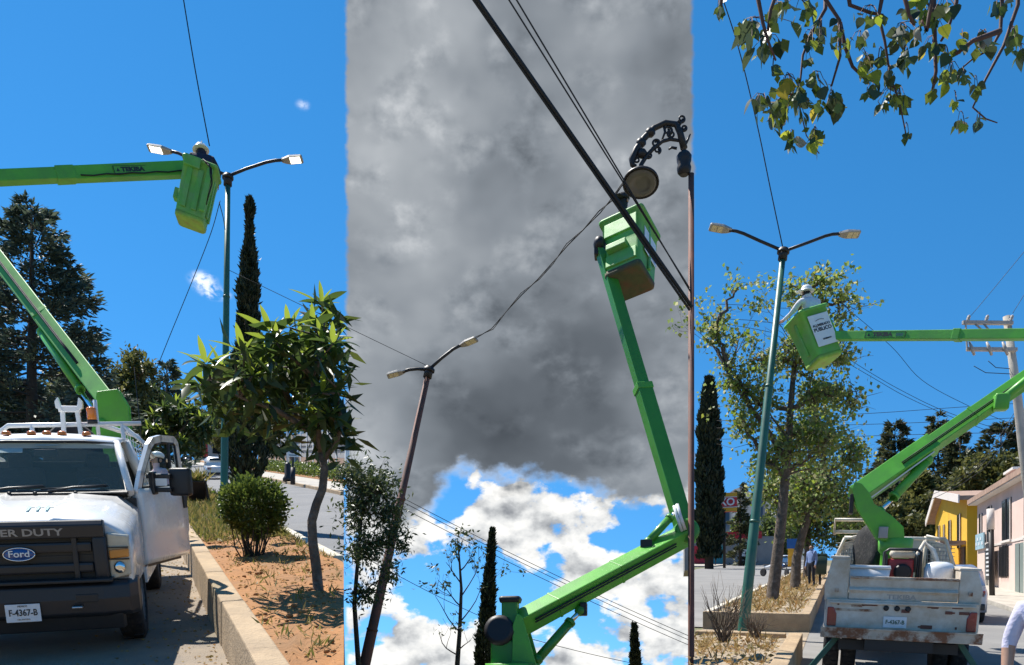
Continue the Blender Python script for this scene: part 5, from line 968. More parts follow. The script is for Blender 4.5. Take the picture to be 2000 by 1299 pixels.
for p_ in ([pp(1338, 284), pp(1343, 274), pp(1348, 262)], [pp(1322, 290), pp(1312, 288), pp(1306, 292)], [pp(1326, 246), pp(1330, 240), pp(1334, 232)], [pp(1296, 242), pp(1299, 258), pp(1292, 276)]): MB().tube(p_, [.02, .018, .012], 6).build('bar', M_['dark_iron'], t)
for x, y in ((1270, 259), (1252, 279), (1254, 300)): MB().ball(pp(x, y), (.075, .07, .065), 7, 5).build('leaf_boss', M_['dark_iron'], t)
HM = Matrix.Translation(pp(1252, 338)) @ Matrix.Rotation(R(-22), 4, 'X') @ Matrix.Rotation(R(4), 4, 'Y')
hl = MB().lathe([(.03, .12), (.05, .1), (.08, .04), (.1, -.02), (.085, -.06), (.12, -.09), (.2, -.13), (.245, -.17), (.25, -.2), (.235, -.215), (.225, -.19)], 28, HM).build('lantern', M_['dark_iron'], t)
pm('lantern_glass', (.1, .095, .085), .35, var=.2, scale=8); MB().lathe([(.226, -.2), (.2, -.215), (.13, -.222), (.12, -.21), (.06, -.214), (.01, -.21)], 28, HM).build('diffuser', M_['lantern_glass'], hl)
# cables
G = 'cables crossing the storm cloud'
for lb, a_, b_, r in (('thick upper cable crossing in front of the middle bucket', (932, 0), (1351, 600), .028), ('thick lower cable running close beside the thickest one', (925, 0), (1347, 606), .018), ('thin cable passing the round lantern, nearer of its pair', (994, 0), (1346, 562), .010), ('thin cable passing the round lantern, further of its pair', (1009, 0), (1350, 572), .010)):
    q0 = (a_[0] - (b_[0] - a_[0]) * .5, a_[1] - (b_[1] - a_[1]) * .5); wire('cable', lb, [P(*q0, 9.5), P(*a_, 10.3), P((a_[0] + b_[0]) / 2, (a_[1] + b_[1]) / 2, 11.1), P(*b_, 11.95)], r, cat='cable')
wire('wire', 'twisted wire sagging from the rusty lamp to the round lantern', [P(927, 662, 18.5), P(960, 642, 18), P(990, 607, 17), P(1020, 575, 16), P(1050, 546, 15.2), P(1080, 512, 14.6), P(1110, 478, 14), P(1140, 448, 13.4), P(1170, 412, 12.9), P(1195, 392, 12.5), P(1215, 362, 12.2), P(1240, 330, 12.05)], .010, twist=.035)
wire('wire', 'straight wire from the rusty lamp up towards the green lamp post', [P(838, 716, dr), P(680, 640, 18.6), P(448, 528, 18.4)], .006)
for k, (a_, b_) in enumerate((((782, 970), (1350, 1244)), ((782, 978), (1350, 1252)), ((782, 990), (1350, 1262)), ((960, 1225), (1330, 1312)), ((690, 1075), (1000, 1230)))):
    wire('power_line', ['topmost of the thin power lines behind the green lower boom', 'second of the thin power lines behind the green lower boom', 'third of the thin power lines behind the green lower boom', 'low power line behind the lower cylinder of the lift', 'power line behind the bare tree, sloping down right'][k], [P(*a_, 58), P(*b_, 62)], .022, sag=.25)
# trees of the vale
def vt(px, d): p_ = P(px, 1305, d); p_.z = 0; return p_
b = vt(702, 13.5); S = lambda x, y, rx, ry, d=13.5: (P(x, y, d), (rx / F * d, .5, ry / F * d))
clump_tree('pepper_tree', 'airy green tree with thin branches left of the rusty lamp', b, [b, P(700, 1299, 13.5), P(692, 1180, 13.5), P(700, 1080, 13.5), P(708, 990, 13.5)], .05, [S(712, 935, 40, 40), S(745, 965, 34, 36), S(700, 1000, 28, 40), S(760, 1010, 26, 22), S(722, 1060, 40, 24), S(775, 1045, 22, 18), S(795, 1072, 18, 12), S(765, 1120, 20, 20), S(700, 1090, 20, 30), S(720, 1160, 30, 20), S(690, 930, 20, 30), S(770, 985, 16, 16)], 90, 6000, .085, 'pepper_leaf', 'dark_bark', seed=41, wid=.34, spread=.62, down=.3, twig=.006)
b = vt(893, 15); t = thing('bare_tree', 'nearly bare young tree with few leaf tufts before the clouds', 'tree', b); rg = np.random.default_rng(45); m = MB(); q = lambda x, y: P(x, y, 15) - b
MB().tube([Vector((0, 0, -.2)), q(893, 1299), q(898, 1230), q(901, 1150), q(897, 1090), q(893, 1055)], [.06, .045, .035, .026, .016, .008], 8).build('trunk', M_['dark_bark'], t); tips = [q(893, 1055)]
for (x, y), (dx, dz), L in (((898, 1235), (-.8, .75), .75), ((899, 1215), (.8, .8), .75), ((900, 1185), (-.9, .8), .6), ((901, 1165), (.7, .9), .6), ((901, 1140), (-.7, .9), .5), ((899, 1115), (.7, .9), .45), ((898, 1100), (-.6, .9), .35), ((896, 1080), (.4, 1), .25), ((893, 1270), (.9, .6), .6), ((894, 1280), (-.9, .6), .6)): grow(m, tips, rg, q(x, y), (dx, rg.normal() * .4, dz), L, .014, 2, .5, (1, 3))
m.build('limbs', M_['dark_bark'], t); tp_ = [p_ for p_ in tips if rg.uniform() < .5]; c = np.repeat(np.array([[*p_] for p_ in tp_]), 7, 0) + rg.normal(size=(len(tp_) * 7, 3)) * .045
obj('crown', leaf_mesh('crown', c, rdir(rg, len(c), 0, .3), .085, M_['pepper_leaf'], rg, .45), t)
cb = vt(938, 24); cypress('cypress_tree', 'tall narrow cypress rising beside the lift turret', cb, 1.6 + (HY - 1038) / F * 24, .33, 43, n=11000, size=.14, lean=(.34, 0), prof=lambda z: np.interp(z, [0, .2, .5, .75, .93, 1], [1.1, 1, .72, .42, .16, .04]))
cb = vt(1243, 30); cypress('cypress_tree', 'small cypress tip between the clouds below the lower boom', cb, 1.6 + (HY - 1222) / F * 30, .26, 44, n=5000, size=.14, lean=(-.08, 0))
# ================================================================ right street: the white bucket truck seen from behind
X_ = (1747 - CX) / F * 11.8
TR = slope_frame(gr(X_, 11.8), 20.6, SR) @ Matrix.Rotation(R(1.2), 4, 'Y'); TRI = TR.inverted()
RT = thing('bucket_truck', 'old rusty white bucket truck seen from behind', 'truck', TR)
def rp(name, m, mt, bevel=0.0, parent=None, M=None): return m.build(name, M_[mt], parent or RT, bevel, M)
pn = rp('rear_panel', MB().loft([[(x * .96, y, z) for x, y in ((-1, .35), (-1, .1), (-.97, .02), (-.9, 0), (.9, 0), (.97, .02), (1, .1), (1, .35))] for z in (.74, .78, 1.06, 1.10, 1.13)], smooth=False), 'old_white', .012)
rp('crease', MB().box((0, -.012, 1.085), (1.8, .03, .03), .012), 'old_white', 0, pn)
for s in (-1, 1): l_ = rp('tail_light', MB().prism([(s * .80, .76), (s * .92, .76), (s * .92, 1.02), (s * .84, 1.02), (s * .80, .93)], -.02, .06, 'y'), 'red_lens', .012, pn)
for k in range(3): rp('round_light', MB().lathe([(.034, 0), (.036, .015), (.02, .02)], 16, Matrix.Translation((-.18 + k * .135, .002, 1.03)) @ Matrix.Rotation(R(90), 4, 'X')), 'black_plastic', 0, pn)
pl = rp('number_plate', MB().box((-.06, -.015, .845), (.29, .008, .15), .003), 'plate_white', 0, pn); text('F-4367-B', .075, M_['pole_green'], pl, Matrix.Translation((-.06, -.021, .845)) @ FACE, sx=.85, bold=.002)
rp('scratch', MB().box((-.58, -.004, .99), (.5, .006, .035)).box((-.55, -.004, 1.045), (.14, .006, .03)), 'rusty_white', 0, pn)
rgr = random.Random(3)
for k in range(16): x = rgr.uniform(-.9, .9); z = rgr.choice((.80, 1.0, 1.07)); rp('rust_streak', MB().box((x, -.0035 - .0003 * k, z), (rgr.uniform(.02, .16), .004, rgr.uniform(.015, .05)), .001), 'rust_pole', 0, pn)
bmp = rp('bumper', MB().box((0, -.05, .675), (1.98, .2, .13), .012), 'rusty_white'); rp('bumper_lip', MB().box((0, -.152, .745), (1.98, .02, .02)), 'rusty_white', 0, bmp)
tb_ = rp('tailboard', MB().loft([[(-.66, y, z), (.68, y, z), (.68, y + .05, z), (-.66, y + .05, z)] for y, z in ((.05, 1.135), (.045, 1.22), (.03, 1.24), (.01, 1.26), (.03, 1.285), (.06, 1.30), (.05, 1.42))], smooth=False), 'old_white', .006)
rp('board_edge', MB().box((.01, .08, 1.43), (1.34, .09, .035), .008), 'rusty_white', 0, tb_); text('TEKIBA', .085, M_['lamp_grey'], tb_, Matrix.Translation((.0, .042, 1.178)) @ FACE, sx=1.3, bold=.003)
rp('maker_frame', MB().box((.0, .043, 1.178), (.5, .004, .1)), 'old_white', 0, tb_)
for s, z in ((-1, 1.68), (1, 1.56)):
    x0, x1 = (-.97, -.67) if s < 0 else (.69, .96)
    c = rp('side_cabinet', MB().loft([[(x, y, zz) for x, zz in ((x0, 1.1), (x0 - .01, 1.3), (x0 + (.07 if s < 0 else 0), z), (x1 - (.07 if s > 0 else 0), z), (x1 + .01 * (s > 0), 1.3), (x1, 1.1))] for y in (.06, .12, 2.5, 2.56)], smooth=False), 'old_white', .015)
    rp('cabinet_lid', MB().box(((x0 + x1) / 2 + .02 * -s, 1.3, z + .012), (.26, 2.48, .03), .01), 'old_white', 0, c); rp('cabinet_hinge', MB().box(((x0 + x1) / 2, .045, 1.25), (.05, .02, .05)), 'rusty_white', 0, c)
rp('bed_floor', MB().box((0, 1.4, 1.05), (1.9, 2.7, .14)), 'grey_metal'); rp('flank', MB().box((-.945, 1.5, .92), (.03, 2.3, .34), .01), 'old_white'); rp('flank', MB().box((.945, 1.5, .92), (.03, 2.3, .34), .01), 'old_white')
rp('chassis', MB().box((0, 2.4, .55), (.84, 5, .18)).box((0, 1.05, .42), (1.5, .16, .14)).box((0, .2, .5), (1.5, .1, .14)), 'black_plastic')
rp('mud_shield', MB().box((0, .5, .62), (1.86, .5, .06)), 'black_plastic')
for s in (-1, 1):
    wheel(RT, (s * .84, 1.05, .40), .40, .22); wheel(RT, (s * .60, 1.05, .40), .40, .2); wheel(RT, (s * .82, 4.6, .40), .40, .24)
    og = rp('outrigger', MB().bar((s * .72, .3, .66), (s * 1.14, .28, .06), .075, .075, (0, 1, 0), .008), 'pole_green'); rp('outrigger_foot', MB().box((s * 1.15, .28, .025), (.24, .24, .04), .008), 'grey_metal', 0, og)
cab = rp('cab', MB().loft([[(x * w, y, z) for x, z in ((-.96, .6), (-.97, 1.3), (-.94, 1.42), (-.78, 1.92), (-.6, 1.98), (.6, 1.98), (.78, 1.92), (.94, 1.42), (.97, 1.3), (.96, .6))] for y, w in ((2.95, .97), (3.0, 1), (4.4, 1), (4.9, .98))]), 'old_white')
rp('rear_window', MB().add([(-.62, 2.94, 1.46), (.62, 2.94, 1.46), (.55, 2.945, 1.84), (-.55, 2.945, 1.84)], [(0, 1, 2, 3)]), 'black_plastic', 0, cab); rp('hood', MB().box((0, 5.5, 1.0), (1.86, 1.4, .7), .08), 'old_white')
# what stands in the bed
ck = rp('cooler_box', MB().loft([rrect(.5, .4, .04, 0), rrect(.56, .44, .05, .26)], M=Matrix.Translation((-.42, .6, 1.28))), 'white_paint'); rp('cooler_lid', MB().loft([rrect(.58, .46, .05, 0), rrect(.56, .44, .05, .045)], M=Matrix.Translation((-.42, .6, 1.545))), 'white_paint', 0, ck)
eg = rp('engine', MB().box((.0, .9, 1.52), (.34, .36, .34), .03), 'engine_red') if pm('engine_red', (.26, .02, .02), .45, var=.2, scale=12) else None
rp('fuel_tank', MB().loft([rrect(.3, .26, .05, 0), rrect(.34, .3, .06, .06), rrect(.28, .24, .06, .12)], M=Matrix.Translation((.02, .86, 1.70))), 'pale_paint', 0, eg)
rp('engine_guard', MB().tube([(-.22, .7, 1.2), (-.22, .7, 1.78), (-.16, .7, 1.82), (.2, .7, 1.82), (.25, .7, 1.78), (.25, .7, 1.2)], .022, 8).box((-.2, .85, 1.5), (.05, .3, .5)).box((.24, .85, 1.5), (.05, .3, .5)), 'black_plastic', 0, eg)
rp('pull_starter', MB().lathe([(.11, 0), (.12, .03), (.09, .05)], 18, Matrix.Translation((.03, .72, 1.5)) @ Matrix.Rotation(R(90), 4, 'X')), 'dark_iron', 0, eg)
tk = rp('white_tank', MB().lathe([(.1, 0), (.19, .03), (.2, .1), (.2, .26), (.17, .33), (.08, .36)], 20, Matrix.Translation((.5, .75, 1.30))), 'white_paint')
for q in ([(.28, .8, 1.14), (.22, .9, 1.75), (.3, 1.0, 1.92), (.42, 1.0, 1.82), (.66, .9, 1.2)], [(-.36, .8, 1.14), (-.3, .85, 1.55), (-.22, .8, 1.14)]): rp('brace_arm', MB().tube(q, .035, 8), 'old_white')
rp('spare_wheel', MB().lathe([(.2, -.1), (.34, -.11), (.39, -.05), (.39, .05), (.34, .11), (.2, .1)], 28, Matrix.Translation((-.36, 2.3, 1.82)) @ Matrix.Rotation(R(28), 4, 'Z') @ Matrix.Rotation(R(90), 4, 'Y')), 'rubber')
m = MB()
for s, x in ((-1, -.92), (1, .9)): m.tube([(x, 2.5, 1.5), (x * .82, 2.6, 1.98), (x * .5, 2.6, 2.04)], .03, 8); m.tube([(x * .5, 2.6, 1.3), (x * .5, 2.6, 2.04)], .028, 8)
m.tube([(-.76, 2.6, 2.0), (.74, 2.6, 2.0)], .03, 8); rp('cab_guard', m, 'old_white')
for s in (-1, 1):
    m = MB()
    for k in range(10): x = s * (.46 + k * .045); m.tube([(x, 2.6, 1.38), (x - s * .02, 2.6, 2.0 - k * .03)], .007, 4)
    for k in range(10): z = 1.4 + k * .06; m.tube([(s * .46, 2.61, z), (s * .88, 2.61, z - .03)], .007, 4)
    rp('guard_mesh', m, 'grey_metal')
rp('roof_shelf', MB().box((-.62, 3.0, 2.10), (.62, .5, .05), .01).tube([(-.92, 2.76, 2.05), (-.92, 2.76, 2.3), (-.32, 2.76, 2.3), (-.32, 2.76, 2.05)], .022, 6).tube([(-.92, 3.2, 2.05), (-.92, 3.2, 2.3), (-.32, 3.2, 2.3), (-.32, 3.2, 2.05)], .022, 6), 'old_white')
bc = rp('beacon', MB().lathe([(.06, 0), (.062, .1), (.045, .13), (.01, .135)], 14, Matrix.Translation((-.26, 2.9, 2.12))), 'orange_lens')
# green tower and booms
rp('pedestal', MB().lathe([(.3, 1.1), (.3, 1.3), (.2, 1.36), (.2, 1.75), (.24, 1.8), (.25, 1.98), (.21, 2.0)], 24, Matrix.Translation((-.03, 1.8, 0))), 'boom_green')
tq = lambda x, y, yl=1.8: TRI @ P(x, y, 13.3)
def locp(px, py, yl):
    r = TRI.to_3x3() @ ray(px, py); c = TRI @ Vector((0, 0, CZ)); return c + r * ((yl - c.y) / r.y)
sh = [(1713, 1056), (1672, 992), (1664, 955), (1669, 943), (1682, 946), (1698, 965), (1706, 985), (1740, 1008), (1763, 1030), (1765, 1056)]
for s in (-1, 1): q = [locp(x, y, 1.8) for x, y in sh]; rp('tower_cheek', MB().prism([(v.x, v.z) for v in q], 1.8 + s * .19 - .025, 1.8 + s * .19 + .025, 'y'), 'boom_green', .008)
q = [locp(x, y, 1.8) for x, y in ((1716, 1055), (1680, 998), (1676, 975), (1700, 990), (1736, 1012), (1758, 1034), (1760, 1055))]; rp('tower_core', MB().prism([(v.x, v.z) for v in q], 1.63, 1.97, 'y'), 'boom_green', .01)
rp('control_box', MB().box(locp(1725, 1040, 1.56), (.13, .1, .17), .01), 'grey_metal'); rp('hose_cover', MB().box(locp(1663, 985, 1.75), (.06, .3, .3), .02), 'dark_iron')
pv = TR @ locp(1680, 964, 1.8); el2 = P(2215, 596, 13.6)
girder(RT, 'lower_boom', TRI, pv - (el2 - pv).normalized() * .1, pv.lerp(el2, .26), .25, .285, (0, .5, 1)); girder(RT, 'boom_shaft', TRI, pv.lerp(el2, .2), el2, .21, .225, (0, .5, 1))
rp('boom_edge', MB().bar(TRI @ (pv + Vector((.05, -.135, -.13))), TRI @ (pv.lerp(el2, .25) + Vector((0, -.135, -.125))), .02, .02), 'steel')
ram(RT, TRI, pv.lerp(el2, .24) - Vector((0, .02, .2)), TR @ locp(1718, 1000, 1.75), .07, .035, .72)
ram(RT, TRI, P(1955, 783, 13.25), P(2080, 680, 13.4), .06, .03, .8); rp('ram_bracket', MB().box(TRI @ P(1955, 786, 13.25), (.2, .3, .24), .03), 'boom_green')
m = MB(); m.lathe([(.2, -.22), (.24, -.2), (.24, .2), (.2, .22)], 20, TRI @ Matrix.Translation(P(2215, 625, 13.8)) @ Matrix.Rotation(R(90), 4, 'X')); rp('elbow', m, 'boom_green')
eu, et = P(2215, 652, 14.2), P(1612, 657, 18.0); em_ = eu.lerp(et, .52)
girder(RT, 'upper_boom', TRI, eu, em_, .2, .175, (0, 0, 1)); girder(RT, 'boom_sleeve', TRI, eu.lerp(et, .50), eu.lerp(et, .525), .225, .2, (0, 0, 1)); girder(RT, 'boom_extension', TRI, em_, et, .18, .17, (0, 0, 1))
fu = face_up(pv, el2); [MB().tube([TRI @ (pv.lerp(el2, .14 + .08 * k) + fu * (.02 + .03 * i) + Vector((0, -.145, 0))) for k in range(11)], .011, 6).build('hydraulic_line', M_['cable'], RT) for i in range(2)]
[girder(RT, 'weld_strap', TRI, pv.lerp(el2, k), pv.lerp(el2, k + .01), .222, .24, (0, .5, 1), b=.006) for k in (.4, .62)]
nr = (et - eu).cross(Vector((0, 0, 1))).normalized(); nr = nr if nr.y < 0 else -nr
def plateR(px0, px1):
    t0 = [i / 400 for i in range(401)]; pj = lambda v: CX + F * v.x / v.y
    tt = min(t0, key=lambda k: abs(pj(eu.lerp(et, k)) - (px0 + px1) / 2)); boom_plate(RT, TRI, et + nr * .094, eu + nr * .094, 1 - tt, .82, .115, nr, 'TEKIBA', .095)
plateR(1697, 1768)
BM3 = Matrix.Translation(P(1610, 706, 18.0)) @ Matrix.Rotation(R(-20), 4, 'Y') @ Matrix.Rotation(R(13), 4, 'Z') @ Matrix.Rotation(R(-4), 4, 'X')
bk3 = bucket(RT, TRI @ BM3, 1.0, .64, .64, ribs=(('left', 0, .2, .9, .08),))
sg = MB().box((.0, -.312, .56), (.48, .006, .66), .002).build('notice', M_['sign_white'], bk3, M=Matrix.Rotation(R(2.4), 4, 'X'))
text('ALUMBRADO', .072, M_['ink'], sg, Matrix.Translation((0, -.318, .66)) @ FACE, bold=.002, sx=.95); text('PÚBLICO', .105, M_['ink'], sg, Matrix.Translation((0, -.318, .57)) @ FACE, bold=.003)
MB().tube([(-.1 + .02 * k, -.318, .755 + .022 * math.sin(k * math.pi / 10)) for k in range(11)], .006, 5).build('arc_mark', M_['ink'], sg); text('GOBIERNO', .04, M_['ink'], sg, Matrix.Translation((.02, -.318, .36)) @ FACE, bold=.002)
rp('bucket_bracket', MB().box((.36, 0, .62), (.12, .34, .36), .02), 'boom_green', 0, bk3)
person('person', 'worker in white shirt and white helmet standing in the right bucket', Matrix.Translation(P(1588, 710, 18.15)) @ Matrix.Rotation(R(190), 4, 'Z'), dict(chest=(.03, -.06, 1.3), neck=(.06, -.1, 1.44), head=(.08, -.12, 1.55), crown=(.085, -.12, 1.64), lsh=(-.14, -.06, 1.38), rsh=(.24, -.06, 1.38), rel=(.38, -.2, 1.16), rwr=(.42, -.42, 1.12), lel=(-.2, -.22, 1.15), lwr=(.0, -.4, 1.1)),
       dict(top='white_cloth', sleeve='white_cloth', legs='dark_cloth', shoe='rubber', skin='skin', hair='hair'), hat=('helmet', 'helmet_white'), crouch=.06)
# green lamp post
dg = 18.0; gb = P(1450, 1250, dg); gb = gr(gb.x, gb.y); gt = P(1530, 491, dg)
street_lamp('street_lamp', 'leaning green street lamp with unlit lanterns beside the right bucket', gb, gt, .115, .06, [[P(1527, 489, dg), P(1485, 471, dg), P(1452, 456, dg), P(1438, 451.5, dg), P(1424, 449.5, dg)], [P(1533, 490, dg), P(1575, 475, dg), P(1612, 461, dg), P(1626, 457.5, dg), P(1642, 456.5, dg)]], [(P(1427, 449.5, dg), P(1386, 442, dg)), (P(1640, 457, dg), P(1679, 456.5, dg))], .2, False, 'pole_green')
wire('wire', 'long thin wire falling from above to the leaning green lamp', [P(1395, -50, dg), P(1440, 85, dg), P(1478, 240, dg), P(1505, 370, dg), P(1529, 484, dg)], .012)
# ---------------------------------------------------------------- right street: trees, houses, lines, people
def on_right(px, d): p_ = P(px, 900, d); return gr(p_.x, p_.y)
dp = 26.0; S = lambda x, y, rx, ry, dd=0: (P(x, y, dp + dd), (rx / F * dp, 1.0, ry / F * dp)); b = gr(P(1508, 1160, dp).x, dp, .36)
clump_tree('poplar_tree', 'large half-bare poplar behind the leaning green lamp', b, [b, P(1518, 1090, dp), P(1527, 1010, dp), P(1534, 930, dp), P(1540, 860, dp), P(1544, 800, dp), P(1549, 740, dp)], .19,
           [S(1560, 690, 60, 50), S(1600, 770, 50, 60), S(1545, 850, 60, 50), S(1480, 790, 40, 60), S(1425, 720, 36, 50), S(1500, 700, 40, 40), S(1395, 640, 22, 40), S(1435, 565, 16, 18), S(1575, 570, 50, 30), S(1650, 590, 30, 36), S(1610, 545, 40, 20), S(1640, 690, 36, 50), S(1655, 770, 28, 50), S(1500, 900, 50, 50), S(1600, 870, 50, 60), S(1450, 820, 26, 50)],
           200, 6200, .13, 'poplar_leaf', seed=51, wid=.85, spread=.5, down=.35, twig=.02, rim=.2)
pt_ = bpy.data.objects['poplar_tree']; rg = np.random.default_rng(58); m = MB(); tips = []                 # bare outer twigs of the crown
for x, y, dx, dz, L in ((1549, 740, .3, 1, 1.6), (1549, 740, -.2, 1, 1.9), (1549, 740, .9, .8, 2.0), (1544, 800, .9, .7, 1.7), (1540, 860, -.9, .8, 2.0), (1470, 790, -.7, .8, 1.4), (1420, 725, -.1, 1, 1.6), (1420, 725, -.6, 1, 1.3), (1420, 725, .4, 1, 1.3), (1534, 930, .9, .5, 1.5), (1600, 700, .6, .9, 1.4), (1560, 690, .2, 1, 1.6)): grow(m, tips, rg, P(x, y, dp) - pt_.location, (dx, rg.normal() * .4, dz), L, .035, 3, .2, (1, 3))
m.tube([P(x, y, dp) - pt_.location for x, y in ((1536, 900), (1505, 850), (1465, 795), (1425, 735), (1400, 680))], [.1, .085, .07, .05, .03], 8); tag(m.build('bare_twigs', M_['bark'], pt_), kind='stuff')
c = np.repeat(np.array([[*p_] for p_ in tips]), 4, 0) + rg.normal(size=(len(tips) * 4, 3)) * .09; tag(obj('tip_leaves', leaf_mesh('tip_leaves', c, rdir(rg, len(c), 0, .4), .13, M_['poplar_leaf'], rg, .85), pt_), kind='stuff')
dq = 33.0; S = lambda x, y, rx, ry, dd=0: (P(x, y, dq + dd), (rx / F * dq, 1.2, ry / F * dq)); b = gr(P(1553, 1130, dq).x, dq, .36)
clump_tree('poplar_tree', 'second poplar with a leaning trunk right of the first', b, [b, P(1556, 1090, dq), P(1566, 1050, dq), P(1582, 1000, dq), P(1600, 940, dq), P(1612, 880, dq)], .2,
           [S(1600, 850, 60, 70), S(1650, 900, 44, 60), S(1620, 970, 60, 50), S(1570, 950, 50, 60), S(1540, 1000, 40, 40), S(1650, 1010, 40, 40), S(1585, 780, 40, 50), S(1500, 960, 40, 50)], 130, 5600, .15, 'poplar_leaf', seed=52, wid=.8, spread=.5, down=.35, rim=.2, twig=.018)
dq = 46.0; b = gr(P(1575, 1100, dq).x, dq, .36); S = lambda x, y, rx, ry: (P(x, y, dq), (rx / F * dq, 2, ry / F * dq))
clump_tree('street_tree', 'yellow-green tree further along the median behind the two poplars', b, [b, P(1578, 1070, dq), P(1580, 1020, dq), P(1582, 980, dq)], .2, [S(1590, 960, 60, 50), S(1620, 1010, 50, 40), S(1560, 1010, 50, 46), S(1600, 1050, 60, 24), S(1540, 940, 40, 50)], 70, 8500, .2, 'hedge_leaf', seed=53, wid=.6, rim=.3)
cypress('cypress_tree', 'broad dark cypress at the far side of the crossing street', on_right(1385, 92), (1111 - 742) / F * 92, 1.62, 54, n=16000, size=.55, prof=lambda z: np.interp(z, [0, .05, .3, .7, .9, 1], [.6, .9, 1, .8, .5, .12]))
for lb, px, top, d, rm, sd in (('pointed dark pine rising left of the green lower boom', 1748, 826, 95, 4.2, 61), ('taller pine behind the middle of the green lower boom', 1832, 812, 105, 4.6, 62), ('dark pine under the green boom near the yellow house', 1875, 850, 90, 4.0, 63), ('wide dark pine behind the pink house roof', 1955, 830, 85, 5.0, 64), ('low olive pine behind the turret of the rusty truck', 1790, 925, 80, 4.0, 65), ('dark pine between turret and yellow house', 1720, 905, 100, 4.4, 66), ('pine at the right edge behind the utility pole', 2010, 800, 95, 5.0, 67)):
    b = on_right(px, d); conifer('pine_tree', lb, b, (1.6 + (HY - top) / F * d) - b.z, rm, sd, 90, needles=120, size=.6, z0=.08, flat=.6, lm='pine_leaf' if sd != 65 else 'olive_leaf', trunk_r=.3) if 'pine_leaf' in M_ or leafmat('pine_leaf', [(0.026, 0.038, 0.017), (0.055, 0.068, 0.028), (0.11, 0.11, 0.045)], .25, .6) else 0
for lb, px, top, bot, w, d, lm_n, sd in (('dense olive tree mass low behind the right turret', 1770, 960, 1090, 120, 75, 'olive_leaf', 71), ('dark bushy tree beside the yellow house', 1835, 930, 1080, 100, 88, 'olive_leaf', 72), ('dark leafy tree above the pink house roof', 1930, 880, 1010, 120, 72, 'olive_leaf', 73), ('pale yellow-green tree beyond the crossing street', 1452, 1005, 1090, 46, 120, 'hedge_leaf', 74), ('leafy tree closing the street behind the parked motorbikes', 1520, 1000, 1090, 70, 130, 'broad_leaf', 75), ('big dark tree left of the turret, far down the street', 1680, 960, 1090, 80, 90, 'broad_leaf', 76)):
    b = on_right(px, d); c = P(px, (top + bot) / 2, d); rz = (bot - top) / 2 / F * d; rx = w / 2 / F * d; bl = [(c + Vector((math.cos(k * 2.4) * rx * .55, math.sin(k * 2.4) * rx * .55, ((k / 6) * 2 - 1) * rz * .6)), (rx * .55, rx * .55, rz * .45)) for k in range(7)]
    clump_tree('broad_tree', lb, b, [b, b.lerp(c, .5), c], .25, bl, 50, 7500, .45, lm_n, seed=sd, group=None)
b = on_right(1446, 112); conifer('pine_tree', 'dark layered pine beside the red shop sign', b, (1.6 + (HY - 945) / F * 112) - b.z, 2.2, 77, 60, needles=90, size=.5, z0=.05, lm='pine_leaf', trunk_r=.2)
# low hill beyond the crossing street
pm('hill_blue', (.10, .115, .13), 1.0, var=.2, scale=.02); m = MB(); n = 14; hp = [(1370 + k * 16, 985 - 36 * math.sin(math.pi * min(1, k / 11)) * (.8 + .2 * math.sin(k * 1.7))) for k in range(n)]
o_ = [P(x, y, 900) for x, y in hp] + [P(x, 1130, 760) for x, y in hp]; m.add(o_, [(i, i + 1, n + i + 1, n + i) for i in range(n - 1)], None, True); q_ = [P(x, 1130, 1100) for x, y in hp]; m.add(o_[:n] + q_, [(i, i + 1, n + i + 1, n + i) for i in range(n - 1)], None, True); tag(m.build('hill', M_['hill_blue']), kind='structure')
# houses
pm('pink_wall', (.68, .51, .44), .9, var=.08, scale=.7, col2=(.56, .42, .35), amt=.4, edge=.2, bump=.15, bscale=10); pm('yellow_wall', (.72, .42, .02), .85, var=.08, scale=.8, col2=(.6, .35, .03), amt=.4, edge=.2); pm('roof_tile', (.34, .22, .16), .85, var=.25, scale=3); pm('trim_white', (.66, .6, .55), .8, var=.08); pm('dark_window', (.02, .025, .03), .12, var=.2, spec=.8); pm('door_green', (.18, .22, .2), .5, var=.12); pm('brick_pink', (.45, .24, .19), .9, var=.2, scale=4)
def house_box(W, org, u0, u1, v0, v1, h0, h1): return MB().add([W(a, b_, c_) - org for a in (u0, u1) for b_ in (v0, v1) for c_ in (h0, h1)], [(0, 1, 3, 2), (4, 6, 7, 5), (0, 4, 5, 1), (2, 3, 7, 6), (1, 5, 7, 3), (0, 2, 6, 4)])
def level(o, u, v, h): p_ = RW(u, v, h); return p_
o = RW(52, 6.9, 0); ph = thing('pink_house', 'two-storey pink house with dark openings and overhanging white eave', 'building', o)
def RH(u, v, h):                                                         # upright house coordinates on the climbing street: floors stay level
    p_ = RW(u, v, 0); return Vector((p_.x, p_.y, RW(44, v, 0).z * .25 + p_.z * .75 + h))
hb = lambda u0, u1, v0, v1, h0, h1: house_box(RH, o, u0, u1, v0, v1, h0, h1)
wl = hb(24, 52.2, 6.9, 16, -1.5, 4.55).build('wall', M_['pink_wall'], ph); rf = hb(23.5, 52.6, 6.5, 16.5, 4.56, 4.76).build('roof', M_['trim_white'], ph); hb(23.5, 52.6, 6.46, 6.49, 4.60, 4.84).build('fascia', M_['roof_tile'], rf)
tn = hb(49.5, 52.0, 8.2, 10.5, 4.79, 6.1).build('roof_tank', M_['brick_pink'], rf); hb(49.4, 52.1, 8.1, 10.6, 6.1, 6.22).build('tank_lid', M_['trim_white'], tn)
